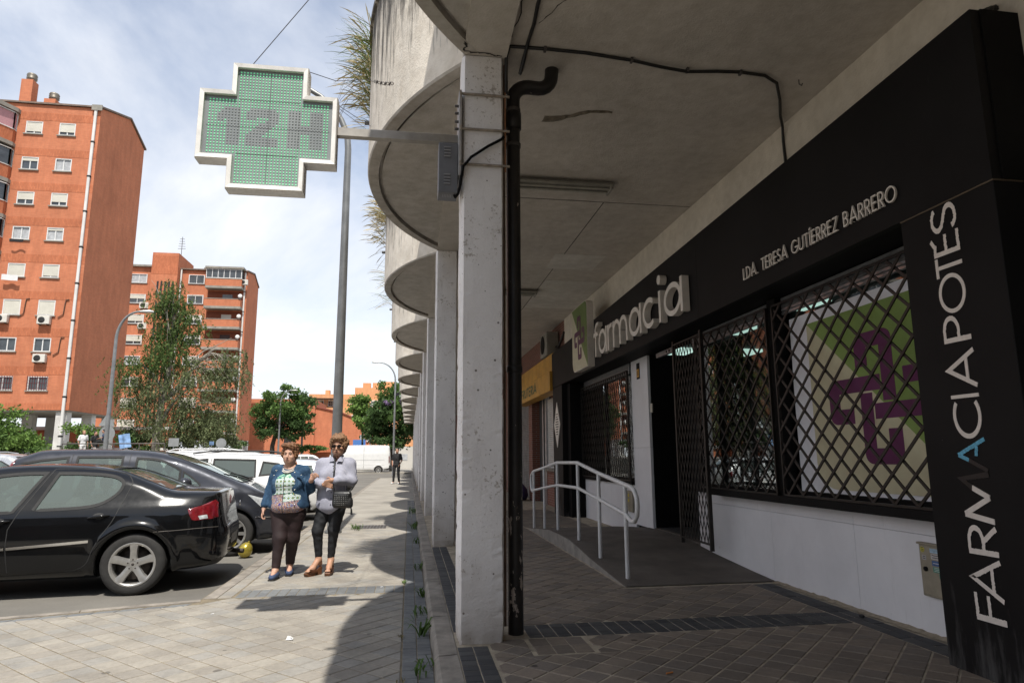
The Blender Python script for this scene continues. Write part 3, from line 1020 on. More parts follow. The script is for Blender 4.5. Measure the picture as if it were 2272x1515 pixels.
# white wall under the windows, in boards with hairline seams
def wall_panels(ys, zb, zs):
    for a, b in zip(ys[:-1], ys[1:]):
        for z0, z1 in zip(zs[:-1], zs[1:]):
            m = MB(); m.box(XW, XW + .05, a + .0012, b - .0012, z0 + (.0012 if z0 > .2 else 0), z1 - .0012, ch=.0015)
            part(m, 'wall_board', WHTM, front)
wall_panels([3.835, 5.20, 6.50, 8.24], 0, [.105, .80, .915])
wall_panels([10.66, 12.2, 13.795], 0, [.105, .90])
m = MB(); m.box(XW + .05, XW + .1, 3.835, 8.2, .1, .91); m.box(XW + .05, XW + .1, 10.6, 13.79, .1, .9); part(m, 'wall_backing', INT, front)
m = MB(); m.box(XW - .14, XW + .09, 3.835, 7.60, .916, .985, ch=.004); m.box(XW - .05, XW + .09, 7.604, 8.2, .93, .975, ch=.004)
part(m, 'window_sill', BLKS, front)
m = MB(); m.box(XW - .06, XW + .09, 10.66, 13.79, .905, .96, ch=.004); part(m, 'window_sill', BLKS, front)
m = MB(); m.box(XW + .042, XW + .3, 9.89, 10.65, .2, 2.93); part(m, 'pilaster_core', BLKS, front)
for (a, b) in ((9.885, 10.655),):
    for z0, z1 in ((.28, 1.5), (1.5, 2.93)):
        m = MB(); m.box(XW - .004, XW + .04, a, b, z0 + .001, z1 - .001, ch=.002); part(m, 'white_pilaster', WHTM, front)
# plinth dirt strip along the foot of the wall
m = MB(); rg = random.Random(4)
n = 60
v = []
for i in range(n + 1):
    y = 3.84 + 2.62 * i / n
    v += [(XW - .050 - rg.uniform(0, .030), y, .1222), (XW + .0005, y, .1235 + rg.uniform(.004, .014))]
m.add(v, [(2 * i, 2 * i + 2, 2 * i + 3, 2 * i + 1) for i in range(n)])
part(m, 'mortar_fillet', simple('sandy_fillet', (.30, .25, .18), .95, var=.35, scale=25, world=True, bump=.6, bscale=60), front, fix=False)
# windows: frame + glass + what stands behind
def window(y0, y1, z0, z1, mull=()):
    f = MB(); X = XW + .02; t = .045
    f.box(X, X + .07, y0, y0 + t, z0, z1); f.box(X, X + .07, y1 - t, y1, z0, z1)
    f.box(X, X + .07, y0 + t, y1 - t, z0, z0 + t); f.box(X, X + .07, y0 + t, y1 - t, z1 - t, z1)
    for yy in mull: f.box(X, X + .07, yy - .03, yy + .03, z0 + t, z1 - t)
    w = part(f, 'window_frame', BLKS, front)
    gm = MB(); gm.box(X + .03, X + .036, y0 + t, y1 - t, z0 + t, z1 - t); part(gm, 'glass', SHOPGL, w)
    return w
wr = window(3.84, 6.08, .985, 2.93)
wm = window(6.10, 8.20, .975, 2.93)
wl = window(10.66, 13.79, .96, 2.93, (12.3,))
# post between the two windows
m = MB(); m.box(XW - .075, XW + .018, 6.02, 6.17, .986, 2.925); part(m, 'window_post', BLKS, front)
# roller shutter boxes at the window heads
for a, b in ((3.90, 6.0), (6.2, 8.15), (10.72, 13.7)):
    for i in range(5):
        m = MB(); m.box(XW - .02, XW + .012, a, b, 2.745 + i * .036, 2.745 + i * .036 + .031, ch=.006); part(m, 'shutter_slat', ALU, front)
# shop interior
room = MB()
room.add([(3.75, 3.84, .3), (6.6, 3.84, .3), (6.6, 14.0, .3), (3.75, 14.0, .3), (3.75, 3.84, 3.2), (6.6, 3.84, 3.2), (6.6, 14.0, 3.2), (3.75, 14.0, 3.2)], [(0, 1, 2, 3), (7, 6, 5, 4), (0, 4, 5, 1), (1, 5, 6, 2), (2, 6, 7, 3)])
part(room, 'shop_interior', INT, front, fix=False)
LAMP = simple('ceiling_lamp_glow', (.5, .6, .56), .5, emit=(.62, .9, .8, .7))
for y in (6.9, 8.6, 10.6):
    for x in (4.3, 5.5):
        m = MB(); m.box(x, x + .55, y, y + .55, 3.14, 3.19); part(m, 'interior_lamp', LAMP, front)
sh = MB(); rg = random.Random(3)
for y in (6.3, 7.3, 11.0, 12.4):
    sh.box(5.6, 5.95, y, y + .9, .3, 2.3, 0)
    for z in (.7, 1.1, 1.5, 1.9):
        for i in range(6):
            sh.box(5.45, 5.6, y + .05 + i * .14, y + .15 + i * .14, z, z + rg.uniform(.12, .26), 1 + rg.randrange(4))
part(sh, 'display_shelf', [INT, simple('pack_white', (.4, .4, .4)), simple('pack_red', (.35, .03, .04)), simple('pack_green', (.05, .2, .1)), simple('pack_blue', (.05, .1, .25))], front)
# recessed entrance
m = MB()
m.box(4.35, 4.4, 8.24, 9.88, .29, 2.93, 0)
m.box(XW + .05, 4.4, 8.205, 8.24, .29, 2.93, 0); m.box(XW + .3, 4.4, 9.885, 9.93, .29, 2.93, 0)
part(m, 'door_recess', BLKS, front)
m = MB(); m.box(4.28, 4.335, 8.3, 9.05, .3, 2.55, ch=.01); m.box(4.28, 4.335, 9.08, 9.83, .3, 2.55, ch=.01)
dd = part(m, 'entrance_door', BLKM, front)
m = MB(); m.tube([(4.23, 9.0, 1.1), (4.23, 9.0, 1.6)], .015, 8); part(m, 'handle', ALU, dd)
m = MB(); m.box(XW + .02, 4.3, 8.24, 9.885, .2, .297); part(m, 'threshold', RAMPM, front)
m = MB(); m.box(XW - .06, XW - .01, 8.70, 9.34, 2.80, 2.87, ch=.004)
dt = part(m, 'door_track', ALU, front)
m = MB(); m.lathe([(.0, 0), (.018, 0), (.018, .012), (0, .012)], (XW - .066, 8.82, 2.835), 'x', 12); m.lathe([(.0, 0), (.018, 0), (.018, .012), (0, .012)], (XW - .066, 8.92, 2.835), 'x', 12); part(m, 'bolt', BLKS, dt)
# alarm sticker plate, bell push
m = MB(); m.box(XW - .012, XW - .005, 10.22, 10.36, 2.60, 2.86); a = part(m, 'alarm_plate', BLKS, front)
m = MB(); m.box(XW - .016, XW - .0125, 10.235, 10.345, 2.63, 2.76); part(m, 'plate_print', simple('amber_print', (.5, .26, .03), .5), a)
m = MB(); m.box(XW - .0155, XW - .0125, 10.25, 10.33, 2.79, 2.80); m.box(XW - .0155, XW - .0125, 10.25, 10.33, 2.815, 2.822)
for z in (2.66, 2.68, 2.70, 2.72): m.box(XW - .0175, XW - .0165, 10.25, 10.33, z, z + .008)
part(m, 'plate_text', BLKM, a)
m = MB(); m.box(XW - .02, XW + .0, 9.70, 9.78, 2.02, 2.16, ch=.005); part(m, 'bell_push', simple('bell_cream', (.38, .36, .3)), front)

# ---- pillar lettering: FARMACIA POTES, flat vinyl strips, some of it torn
VIN = simple('cream_vinyl', (.68, .62, .56), .5, var=.08, scale=30)
BLU = simple('blue_paint', (.10, .36, .52), .5, var=.35, scale=60)
GHO = simple('glue_ghost', (.006, .006, .006), .3)
zs = {'F': (.44, .59), 'A': (.565, .775), 'R': (.805, .965), 'M': (.985, 1.265), 'A2': (1.275, 1.455), 'C': (1.46, 1.675), 'I': (1.695, 1.735), 'A3': (1.765, 1.975), 'P': (2.04, 2.19), 'O': (2.22, 2.455), 'T': (2.45, 2.57), 'E': (2.585, 2.72), 'S': (2.735, 2.895)}
rg = random.Random(11)
def torn(pts, w, place, d1, mb):
    """ribbon with ragged edges"""
    fine = []
    pts = dedupe(pts)
    for i in range(len(pts) - 1):
        a, b = Vector(pts[i]), Vector(pts[i + 1]); m = max(1, int((b - a).length / .03))
        for s in range(m): fine.append(tuple(a.lerp(b, s / m)))
    fine.append(tuple(pts[-1]))
    L, Rr = ribbon(fine, w)
    v = []
    for p, q in zip(L, Rr):
        j = rg.choice([0, 0, 0, .02, -.025]); v += [place(p[0], p[1] + j * .3, d1), place(q[0] + j * .2, q[1] + j * .5, d1)]
    mb.add(v, [(2 * i, 2 * i + 1, 2 * i + 3, 2 * i + 2) for i in range(len(fine) - 1)])
H = .20
for key, (z0, z1) in zs.items():
    ch = key[0]
    adv, st = letter('É' if key == 'E' else ch, .1)
    sx = (z1 - z0) / (adv - .06 if adv > .3 else adv)
    def place(u, v, d, z0=z0, sx=sx): return (XF + d, 3.375 + v * H, z0 + (u - .03) * sx)
    mb = MB(); mt = VIN
    d = .0012
    if key == 'M':
        st = [[(.06, 0), (.16, .98)], [(.16, .98), (.49, .06)], [(.49, .06), (.66, .62)]]
    if key == 'A2':
        mt = BLU; st = [[(.43, .98), (.83, 0)], [(.43, .98), (.30, .62)], [(.40, .34), (.66, .30)]]
    if key == 'E':
        st = [[(.07, 0), (.07, 1)], [(.07, .95), (.30, .93)], [(.07, .52), (.48, .52)], [(.07, .05), (.50, .05)], [(.26, .94), (.42, 1.08)]]
    for i, s in enumerate(st):
        if key in ('R', 'A', 'E', 'S', 'P', 'A2', 'F'):
            torn(s, .105, place, d - i * .0004 - .0022, mb)
        else:
            stroke(mb, s, .105, place, .002, -.0012 - i * .0004)
    part(mb, 'lettering', mt, front, fix=False)
    if key in ('M', 'A2'):
        gb = MB()
        gs = [[(.66, .62), (.82, .98), (.92, 0)]] if key == 'M' else [[(.30, .62), (.03, 0)]]
        for s in gs: stroke(gb, s, .11, place, .002, -.0008)
        part(gb, 'glue_mark', GHO, front, fix=False)

# ---- LDA. TERESA GUTIÉRREZ BARRERO : thin cut letters standing off the fascia
nm_ = thing('name_sign', 'small cream cut letters reading LDA. TERESA GUTIÉRREZ BARRERO on black fascia', 'sign', (XF - .02, 4.9, 3.06))
txt = "LDA. TERESA GUTÍERREZ BARRERO"
gap, sp_ = .10, .55
tot = 0
for ch in txt: tot += sp_ if ch == ' ' else letter(ch, .1)[0] + gap
Yl, Yr = 5.92, 3.80
k_ = (Yl - Yr) / tot
u0 = 0
Hc = .118
for ch in txt:
    if ch == ' ': u0 += sp_; continue
    adv, st = letter(ch, .1)
    mb = MB()
    for i, s in enumerate(st):
        stroke(mb, s, .098, lambda u, v, d, u0=u0: (XF + d, Yl - (u0 + u) * k_, 3.068 + v * Hc), -.012, -.026 - i * .0004)
    # little stand-off pins
    mb.box(XF - .013, XF + .001, Yl - (u0 + adv * .3) * k_ - .002, Yl - (u0 + adv * .3) * k_ + .002, 3.07 + .05 * Hc, 3.075 + .05 * Hc)
    part(mb, 'letter', CREAM, nm_, fix=True)
    u0 += adv + gap

# ---- farmacia : big channel letters
fs = thing('farmacia_sign', 'large cream raised lowercase letters reading farmacia on black fascia', 'sign', (XF - .05, 9.1, 2.95))
LS, LF = XF - .012, XF - .10
WB_ = .082
Zb, XH = 3.055, .415            # baseline and x-height
def ch_letter(Ya, Yb, kind):
    """Ya left edge (far), Yb right edge (near)"""
    W = Ya - Yb
    mb = MB()
    def pl_(u, v, d): return (XF + d, Ya - u, Zb + v)
    w = WB_ * .8
    S = []
    if kind == 'a':
        r = (W - w) / 2
        S = [[(W / 2 - w * .35 + r * 0 + (r - w * .0) * math.cos(t), XH / 2 + (XH / 2 - w / 2) * math.sin(t)) for t in [2 * PI * i / 32 for i in range(33)]], [(W - w / 2, -.005), (W - w / 2, XH + .01)]]
        cx = (W - w * .6) / 2; rr = cx - w / 2
        S[0] = [(cx + rr * math.cos(t), XH / 2 + (XH / 2 - w / 2) * math.sin(t)) for t in [2 * PI * i / 32 for i in range(33)]]
    elif kind == 'f':
        S = [[(W * .42, -.0), (W * .42, .44)] + [(W * .42 + .11 * (1 - math.cos(t)), .44 + .11 * math.sin(t)) for t in [PI / 2 * i / 6 for i in range(1, 7)]] + [(W, .55)], [(0, XH - w / 2), (W * .95, XH - w / 2)]]
    elif kind == 'r':
        S = [[(w / 2, 0), (w / 2, XH)], [(w / 2, XH * .60)] + [(w / 2 + (W - w / 2) * .75 * (1 - math.cos(t)), XH * .62 + (XH * .38 - w / 2) * math.sin(t)) for t in [PI / 2 * i / 6 for i in range(1, 7)]] + [(W, XH - w / 2)]]
    elif kind == 'm':
        q = (W - w) / 2
        S = [[(w / 2, 0), (w / 2, XH)]]
        for b in (0, 1):
            xa = w / 2 + b * q
            S.append([(xa, XH * .5)] + [(xa + q / 2 - q / 2 * math.cos(t), XH - w / 2 - q / 2 + q / 2 * math.sin(t) + .0) for t in [PI * i / 12 for i in range(0, 13)]] + [(xa + q, 0)])
    elif kind == 'c':
        r = (W - w) / 2
        S = [[(W / 2 + r * 1.05 * math.cos(t), XH / 2 + (XH / 2 - w / 2) * math.sin(t)) for t in [R_(48 + (312 - 48) * i / 24) for i in range(25)]]]
    elif kind == 'i':
        S = [[(W / 2, 0), (W / 2, XH)]]
    for i, s in enumerate(S):
        stroke(mb, s, w, pl_, LS - XF, LF - XF - i * .0006)
    l = part(mb, 'letter', CREAM, fs, fix=True)
    if kind == 'i':
        d = MB(); r = .062
        d.lathe([(0, LF), (r, LF), (r, LS), (0, LS)], (0, Ya - W / 2, Zb + XH + .145), 'x', 24, smooth=False)
        part(d, 'dot', CREAM, l)
for kind, a, b in (('f', 11.08, 10.80), ('a', 10.77, 10.30), ('r', 10.25, 10.02), ('m', 9.96, 9.25), ('a', 9.17, 8.65), ('c', 8.57, 8.10), ('i', 8.00, 7.90), ('a', 7.80, 7.22)):
    ch_letter(a, b, kind)

# ---- pharmacy emblem: four interlocking hooks on a two-tone field
GRN, CRM, PUR = (.115, .17, .045), (.50, .465, .33), (.075, .012, .055)
def logo_geo(place, size, mg, mc, mp, parent, depth, box=None, fabric=False):
    """place(u, v, d): u,v in -1..1 of the field"""
    def rr(cut):     # field outline: two big rounded corners (top right small, bottom left)
        return [(-1, 1), (.78, 1)] + A_(.78, .78, .22, 90, 0, 6) + [(1, -1), (-.70, -1)] + A_(-.70, -.70, .30, 270, 180, 6)
    out = rr(0)
    def half(sign):
        # clip by diagonal v = -u (upper right / lower left)
        def sd(p): return (p[0] + p[1]) * sign
        o = []
        for i in range(len(out)):
            p, q = out[i - 1], out[i]
            a, b = sd(p), sd(q)
            if (a < 0) != (b < 0):
                t = a / (a - b); o.append((p[0] + (q[0] - p[0]) * t, p[1] + (q[1] - p[1]) * t))
            if b >= 0: o.append(q)
        return o
    for sign, mt, nm in ((1, mg, 'green_field'), (-1, mc, 'cream_field')):
        h = half(sign)
        m = MB(); n = len(h)
        m.add([place(*p, -depth) for p in h] + [place(*p, 0) for p in h], [tuple(range(n))] + [(i, (i + 1) % n, n + (i + 1) % n, n + i) for i in range(n)])
        part(m, nm, mt, parent)
    base = [(-.27, .34)] + A_(-.165, .60, .105, 180, 90, 5) + A_(.13, .60, .105, 90, 0, 5) + [(.235, -.05), (.07, -.05), (.07, .54), (-.10, .54), (-.10, .34)]
    for r in range(4):
        c, s = [(1, 0), (0, -1), (-1, 0), (0, 1)][r]
        pts = [((x * c - y * s) * size, (x * s + y * c) * size) for x, y in base]
        m = MB(); n = len(pts)
        m.add([place(*p, -depth - .0015) for p in pts] + [place(*p, -depth * .5) for p in pts], [tuple(range(n))] + [(i, (i + 1) % n, n + (i + 1) % n, n + i) for i in range(n)])
        part(m, 'emblem_hook', mp, parent, fix=True)
gM = simple('emblem_green', GRN, .45, var=.08); cM = simple('emblem_cream', CRM, .45, var=.08); pM = simple('emblem_purple', PUR, .45, var=.1)
sb = thing('emblem_sign', 'boxed green and cream pharmacy emblem with four purple hooks beside raised lettering', 'sign', (3.18, 11.9, 2.96))
YC, ZC2, HY, HZ = 11.93, 3.565, .545, .60
def fieldpts(): return [(-1, 1), (.78, 1)] + A_(.78, .78, .22, 90, 0, 6) + [(1, -1), (-.70, -1)] + A_(-.70, -.70, .30, 270, 180, 6)
m = MB(); m.prism([(YC - u * HY * 1.02, ZC2 + v * HZ * 1.02) for u, v in fieldpts()], 3.122, XF - .003, axis='x'); part(m, 'sign_box', CREAM, sb)
logo_geo(lambda u, v, d: (3.1205 + d, YC - u * HY, ZC2 + v * HZ), .98, gM, cM, pM, sb, .003)

# window poster with the emblem, hanging behind the right pane
ps = thing('window_poster', 'white fabric window poster with big purple hooked emblem on green and cream', 'poster', (XW + .075, 5.0, 1.0))
m = MB()
for i in range(1):
    m.grid(lambda a, b: (XW + .040 + .003 * math.sin(a * 40) * math.sin(b * 9), 3.89 + a * 2.08, 1.035 + b * 1.66), 60, 16)
part(m, 'fabric', simple('poster_white', (.74, .73, .76), .8, var=.08, scale=3), ps, fix=False)
YP, ZP = 4.80, 1.83
gM2 = simple('poster_green', (.20, .29, .07), .7, var=.06); cM2 = simple('poster_cream', (.55, .50, .33), .7, var=.06); pM2 = simple('poster_purple', (.11, .015, .075), .7, var=.1)
logo_geo(lambda u, v, d: (XW + .0335 + d, YP - u * .88, ZP + v * .76), 1.0, gM2, cM2, pM2, ps, .0012)

# ---- security grilles
def lattice(parent, y0, y1, z0, z1, X, py, pz, w, t=.012, frame=True, name='grille_bar'):
    s = pz / py
    def seg(c, sg):
        # line z = z0 + sg*s*(y - y0) + c
        pts = []
        for y in (y0, y1):
            z = z0 + sg * s * (y - y0) + c
            if z0 - 1e-9 <= z <= z1 + 1e-9: pts.append((y, z))
        for z in (z0, z1):
            y = y0 + (z - z0 - c) / (sg * s)
            if y0 < y < y1: pts.append((y, z))
        return pts[:2] if len(pts) >= 2 else None
    H_, W_ = z1 - z0, (y1 - y0) * s
    cs = np.arange(-math.ceil(W_ / pz) * pz, H_ + W_ + pz, pz)
    for sg, dx in ((1, 0), (-1, t + .001)):
        for c in cs:
            q = seg(float(c), sg)
            if q and math.hypot(q[0][0] - q[1][0], q[0][1] - q[1][1]) > .03:
                m = MB(); m.bar((X - dx, *q[0]), (X - dx, *q[1]), w, t, (1, 0, 0)); part(m, name, GRILM, parent)
    if frame:
        m = MB(); b = .018
        for (p, q) in (((y0, z0), (y1, z0)), ((y0, z1), (y1, z1)), ((y0, z0), (y0, z1)), ((y1, z0), (y1, z1))):
            m.bar((X - .006, *p), (X - .006, *q), b, .030, (1, 0, 0))
        part(m, 'grille_frame', GRILM, parent)
g1 = thing('window_grille', 'black diamond lattice grille over the window with emblem poster', 'window grille', (XW - .1, 4.95, .99))
lattice(g1, 3.86, 6.04, .995, 2.84, XW - .085, .235, .22, .022)
g2 = thing('window_grille', 'black diamond lattice grille over the window with street reflections', 'window grille', (XW - .1, 6.9, .98))
lattice(g2, 6.14, 7.84, .99, 2.84, XW - .10, .21, .20, .018)
g3 = thing('folding_gate', 'tall black scissor gate folded beside the pharmacy entrance', 'security gate', (3.4, 7.8, .35))
lattice(g3, 7.37, 8.20, .37, 2.80, 3.42, .088, .235, .011, .006)
m = MB()
for y in (7.37, 8.2): m.box(3.40, 3.44, y - .02, y + .02, .30, 2.85)
part(m, 'gate_post', GRILM, g3)
g4 = thing('folding_gate', 'closed black scissor gate over dark window behind the ramp railing', 'security gate', (XW - .08, 12.2, .95))
lattice(g4, 10.68, 13.72, .97, 2.78, XW - .06, .125, .30, .012, .006)

# ---- ramp railing
RAIL = simple('white_rail_paint', (.58, .575, .57), .35, var=.1, scale=15, bump=.1, bscale=60)
rl = thing('ramp_railing', 'white tubular handrail with six posts along the concrete ramp edge', 'railing', (2.22, 9.3, .12))
py = [(6.79, .12, 1.065, .775), (7.77, .20, 1.158, .868), (8.76, .285, 1.272, .955), (10.02, .283, 1.262, .94), (11.02, .20, 1.17, .858), (11.97, .118, 1.095, .77)]
XR = 2.225
for y, zb, zt, zm in py:
    m = MB(); m.tube([(XR, y, zb), (XR, y, zt)], .0225, 14); part(m, 'post', RAIL, rl)
top = [(XR, y, zt + .012) for y, zb, zt, zm in py]
low = [(XR, y, zm) for y, zb, zt, zm in py]
near = [(XR, 6.60, 1.058), (XR, 6.50, 1.03), (XR, 6.43, .96), (XR, 6.415, .88), (XR, 6.44, .79), (XR, 6.52, .728), (XR, 6.62, .722), (XR, 6.70, .745)]
far = [(XR, 12.1, 1.075), (XR, 12.2, 1.03), (XR, 12.24, .95), (XR, 12.23, .85), (XR, 12.17, .77), (XR, 12.08, .75)]
m = MB(); m.tube(near[::-1][0:0] + [low[0]] + near[::-1] + top + far + [low[-1]], .0235, 14); part(m, 'handrail', RAIL, rl)
m = MB(); m.tube(low, .0215, 14); part(m, 'mid_rail', RAIL, rl)

# ---- meter cupboard with stickers
mc = thing('meter_cupboard', 'beige wall meter cupboard with coloured stickers beside the black pillar', 'meter box', (XW, 4.12, .38))
METM = simple('aged_cream_metal', (.27, .24, .18), .6, .2, var=.25, scale=6, bump=.15, bscale=50)
m = MB(); m.box(XW - .035, XW + .0, 3.825, 4.45, .385, .745, ch=.006); m.box(XW - .045, XW, 3.825, 4.46, .738, .752, ch=.003); part(m, 'cupboard_case', METM, mc)
m = MB(); m.box(XW - .042, XW - .0355, 3.83, 4.435, .40, .73, ch=.003); door = part(m, 'cupboard_door', METM, mc)
m = MB(); m.lathe([(0, 0), (.016, 0), (.016, -.012), (0, -.014)], (XW - .042, 4.385, .575), 'x', 14); part(m, 'lock', BLKS, door)
def stick(y0, y1, z0, z1, c, round_=False, bars=0, bc=(.05, .05, .05)):
    m = MB(); X = XW - .0432
    if round_: m.prism([((y0 + y1) / 2 + (y1 - y0) / 2 * math.cos(t), (z0 + z1) / 2 + (z1 - z0) / 2 * math.sin(t)) for t in [2 * PI * i / 16 for i in range(16)]], X, X + .001, axis='x')
    else: m.box(X, X + .001, y0, y1, z0, z1)
    s = part(m, 'sticker', simple('sticker_%d_%d_%d' % tuple(int(x * 255) for x in c), c, .5, var=.3, scale=60), door)
    if bars:
        b = MB()
        for i in range(bars):
            z = z0 + (z1 - z0) * (i + .6) / (bars + .4); b.box(X - .0006, X - .0002, y0 + .008, y1 - .01, z, z + .005)
        part(b, 'print', simple('print_%d' % int(bc[0] * 100), bc), s)
stick(4.385, 4.425, .685, .725, (.45, .40, .04), True, 3)
stick(4.375, 4.415, .635, .668, (.35, .34, .33), False, 2)
stick(4.25, 4.335, .69, .72, (.30, .42, .52)); stick(4.25, 4.33, .648, .685, (.45, .42, .40), False, 2)
stick(4.24, 4.325, .605, .64, (.04, .10, .24), False, 1, (.5, .5, .55)); stick(4.235, 4.32, .562, .598, (.05, .22, .16), False, 3, (.4, .45, .4)); stick(4.20, 4.27, .525, .556, (.05, .22, .16), False, 2, (.4, .45, .4))
# second small cupboard beyond the railing
m = MB(); m.box(XW - .04, XW - .001, 10.72, 10.98, .46, .80, ch=.005)
mc2 = thing('meter_cupboard', 'small grey cupboard with warning stickers behind the white handrail', 'meter box', (XW, 10.85, .46)); part(m, 'cupboard_case', METM, mc2)
m = MB(); m.box(XW - .0425, XW - .0405, 10.86, 10.93, .62, .67); m.box(XW - .0425, XW - .0405, 10.86, 10.93, .70, .75); part(m, 'sticker', simple('sticker_y', (.45, .36, .03)), mc2)

# ---- diamond shaped plaque on the far pillar
dp = thing('diamond_plaque', 'narrow pale diamond plaque with small text on black far pillar', 'plaque', (XF, 14.6, 1.6))
m = MB(); yc, zc = 14.52, 2.06
m.prism([(yc - .30, zc), (yc, zc - .50), (yc + .30, zc), (yc, zc + .50)], XF - .012, XF + .003, axis='x'); part(m, 'plate', CREAM, dp)
m = MB(); rg = random.Random(2)
for i in range(9):
    z = zc + .22 - i * .055; hw = .30 * (1 - abs(z - zc) / .5) * .6
    m.box(XF - .0135, XF - .0125, yc - hw * rg.uniform(.7, 1), yc + hw * rg.uniform(.7, 1), z, z + .02)
part(m, 'engraved_lines', BLKS, dp)
# ================================================================== green cross sign
STEEL = simple('sign_steel', (.36, .335, .30), .38, .75, var=.15, scale=9)
SFRAME = simple('sign_white_frame', (.74, .72, .68), .4, .1, var=.12, scale=12)
SPAN = Nodes('sign_screen')
_p = SPAN.obj()
SPAN.base(SPAN.ramp(SPAN.noise(_p, 3, 4), [(0.3, (.20, .215, .215)), (0.7, (.27, .29, .285))]))
SPAN.set(.22, 0, .5)
YS = 4.85
CX, CZ = -1.088, 2.42 + 1.37
cross = thing('pharmacy_cross', 'white framed LED pharmacy cross glowing green with 12H, on steel arm', 'cross sign', (CX, YS, CZ - .5))
def cross_out(a, b):
    """arm half width a, half length b (x scaled slightly)"""
    return [(-a, b), (a, b), (a, a), (b, a), (b, -a), (a, -a), (a, -b), (-a, -b), (-a, -a), (-b, -a), (-b, a), (-a, a)]
TH = .13
m = MB()
def XZ(p): return (CX + p[0], CZ + p[1])
o_, i_ = cross_out(.274, .497), cross_out(.238, .461)
n = 12
vv = []
for pts, y in ((o_, YS + TH / 2), (o_, YS - TH / 2 + .015), (cross_out(.268, .491), YS - TH / 2), (i_, YS - TH / 2 + .004), (i_, YS - TH / 2 + .035)):
    vv += [(XZ(p)[0], y, XZ(p)[1]) for p in pts]
fs = [(r * n + i, r * n + (i + 1) % n, (r + 1) * n + (i + 1) % n, (r + 1) * n + i) for r in range(4) for i in range(n)]
m.add(vv, fs)
m.add([(XZ(p)[0], YS + TH / 2, XZ(p)[1]) for p in o_], [tuple(range(12))[::-1]])
# mitre seams drawn as slim raised gaskets at the corners are left to the frame geometry
part(m, 'frame', SFRAME, cross)
m = MB(); m.prism([XZ(p) for p in i_], YS - TH / 2 + .033, YS - TH / 2 + .04, axis='y'); scr = part(m, 'screen', SPAN.m, cross)
seam = MB()
for x in (-.215, 0, .215): seam.box(CX + x - .001, CX + x + .001, YS - TH / 2 + .0315, YS - TH / 2 + .034, CZ - (.44 if x == 0 else .215), CZ + (.44 if x == 0 else .215))
for z in (-.215, 0, .215): seam.box(CX - (.44 if z == 0 else .215), CX + (.44 if z == 0 else .215), YS - TH / 2 + .0305, YS - TH / 2 + .0312, CZ + z - .001, CZ + z + .001)
part(seam, 'module_seam', DIRT, scr)
P_LED = .0222
ONE = ["...##", "..###", ".####", "#####", "#####", "..###", "..###", "..###", "..###", "..###", "..###", "..###", "..###"]
bm_rows = [
 "..#####....######....####....####",
 ".######...########...####....####",
 "#######..###....##...####....####",
 "#######.......####...####....####",
 "..#####......#####...####....####",
 "..#####.....####.....############",
 "..#####....####......############",
 "..#####...####.......############",
 "..#####..####........####....####",
 "..#####..####........####....####",
 "..#####..#########...####....####",
 "..#####..#########...####....####",
 "..#####..#########...####....####"]
# shape of each digit: 1 and 2 and H on a 38 x 19 board
one = ["..#####", ".######", "#######", "#######", "##.####", "...####", "...####", "...####", "...####", "...####", "...####", "...####", "...####"]
two = [".########.", "##########", "##########", "###....###", "......####", "....#####.", "...#####..", "..#####...", ".#####....", "#####.....", "##########", "##########", "##########"]
hch = ["####...####", "####...####", "####...####", "####...####", "####...####", "###########", "###########", "###########", "####...####", "####...####", "####...####", "####...####", "####...####"]
dark = set()
for g_, c0 in ((one, 3), (two, 12), (hch, 25)):
    for r, row in enumerate(g_):
        for c, ch in enumerate(row):
            if ch == '#': dark.add((c0 + c, 3 + r))
lit, off_ = MB(), MB()
Y0 = YS - TH / 2 + .033
for c in range(38):
    for r in range(-10, 29):
        inarm = (0 <= r < 19) or (9 <= c < 29)
        if not inarm: continue
        x = CX + (c - 18.5) * P_LED * 1.03; z = CZ + (9 - r) * P_LED * 1.03
        t = off_ if (c, r) in dark else lit
        k = .0068
        v = [(x + k * math.cos(a), Y0, z + k * math.sin(a)) for a in [PI / 3 * q for q in range(6)]] + [(x + k * .6 * math.cos(a), Y0 - .005, z + k * .6 * math.sin(a)) for a in [PI / 3 * q for q in range(6)]]
        t.add(v, [(q, (q + 1) % 6, 6 + (q + 1) % 6, 6 + q) for q in range(6)] + [tuple(range(6, 12))])
LEDG = simple('led_green', (.25, .62, .38), .3, emit=(.12, .60, .27, .42))
LEDO = simple('led_off', (.33, .36, .35), .25)
stuff(part(lit, 'lit_leds', LEDG, cross, fix=False)); stuff(part(off_, 'dark_leds', LEDO, cross, fix=False))
# light bleeding round the lit dots onto the board: translucent green lens sheet is part of the module
m = MB()
m.tube([(-.59, YS + .01, 3.79), (.33, YS + .01, 3.79)], .001, 4)
m = MB(); m.box(CX + .497, .335, YS - .02, YS + .035, 3.775, 3.845, ch=.004); part(m, 'arm', STEEL, cross)
m = MB(); m.box(.325, .348, YS - .12, YS + .10, 3.47, 4.16, ch=.003); pl = part(m, 'wall_plate', simple('plate_metal', (.40, .385, .37), .5, .5, var=.25, scale=8), cross)
for z in (3.86, 3.92, 3.99, 4.05):
    bo = MB(); bo.lathe([(0, -.03), (.011, -.03), (.011, 0), (0, 0)], (.325, YS - .085, z), 'x', 8); part(bo, 'bolt', IRON, pl)
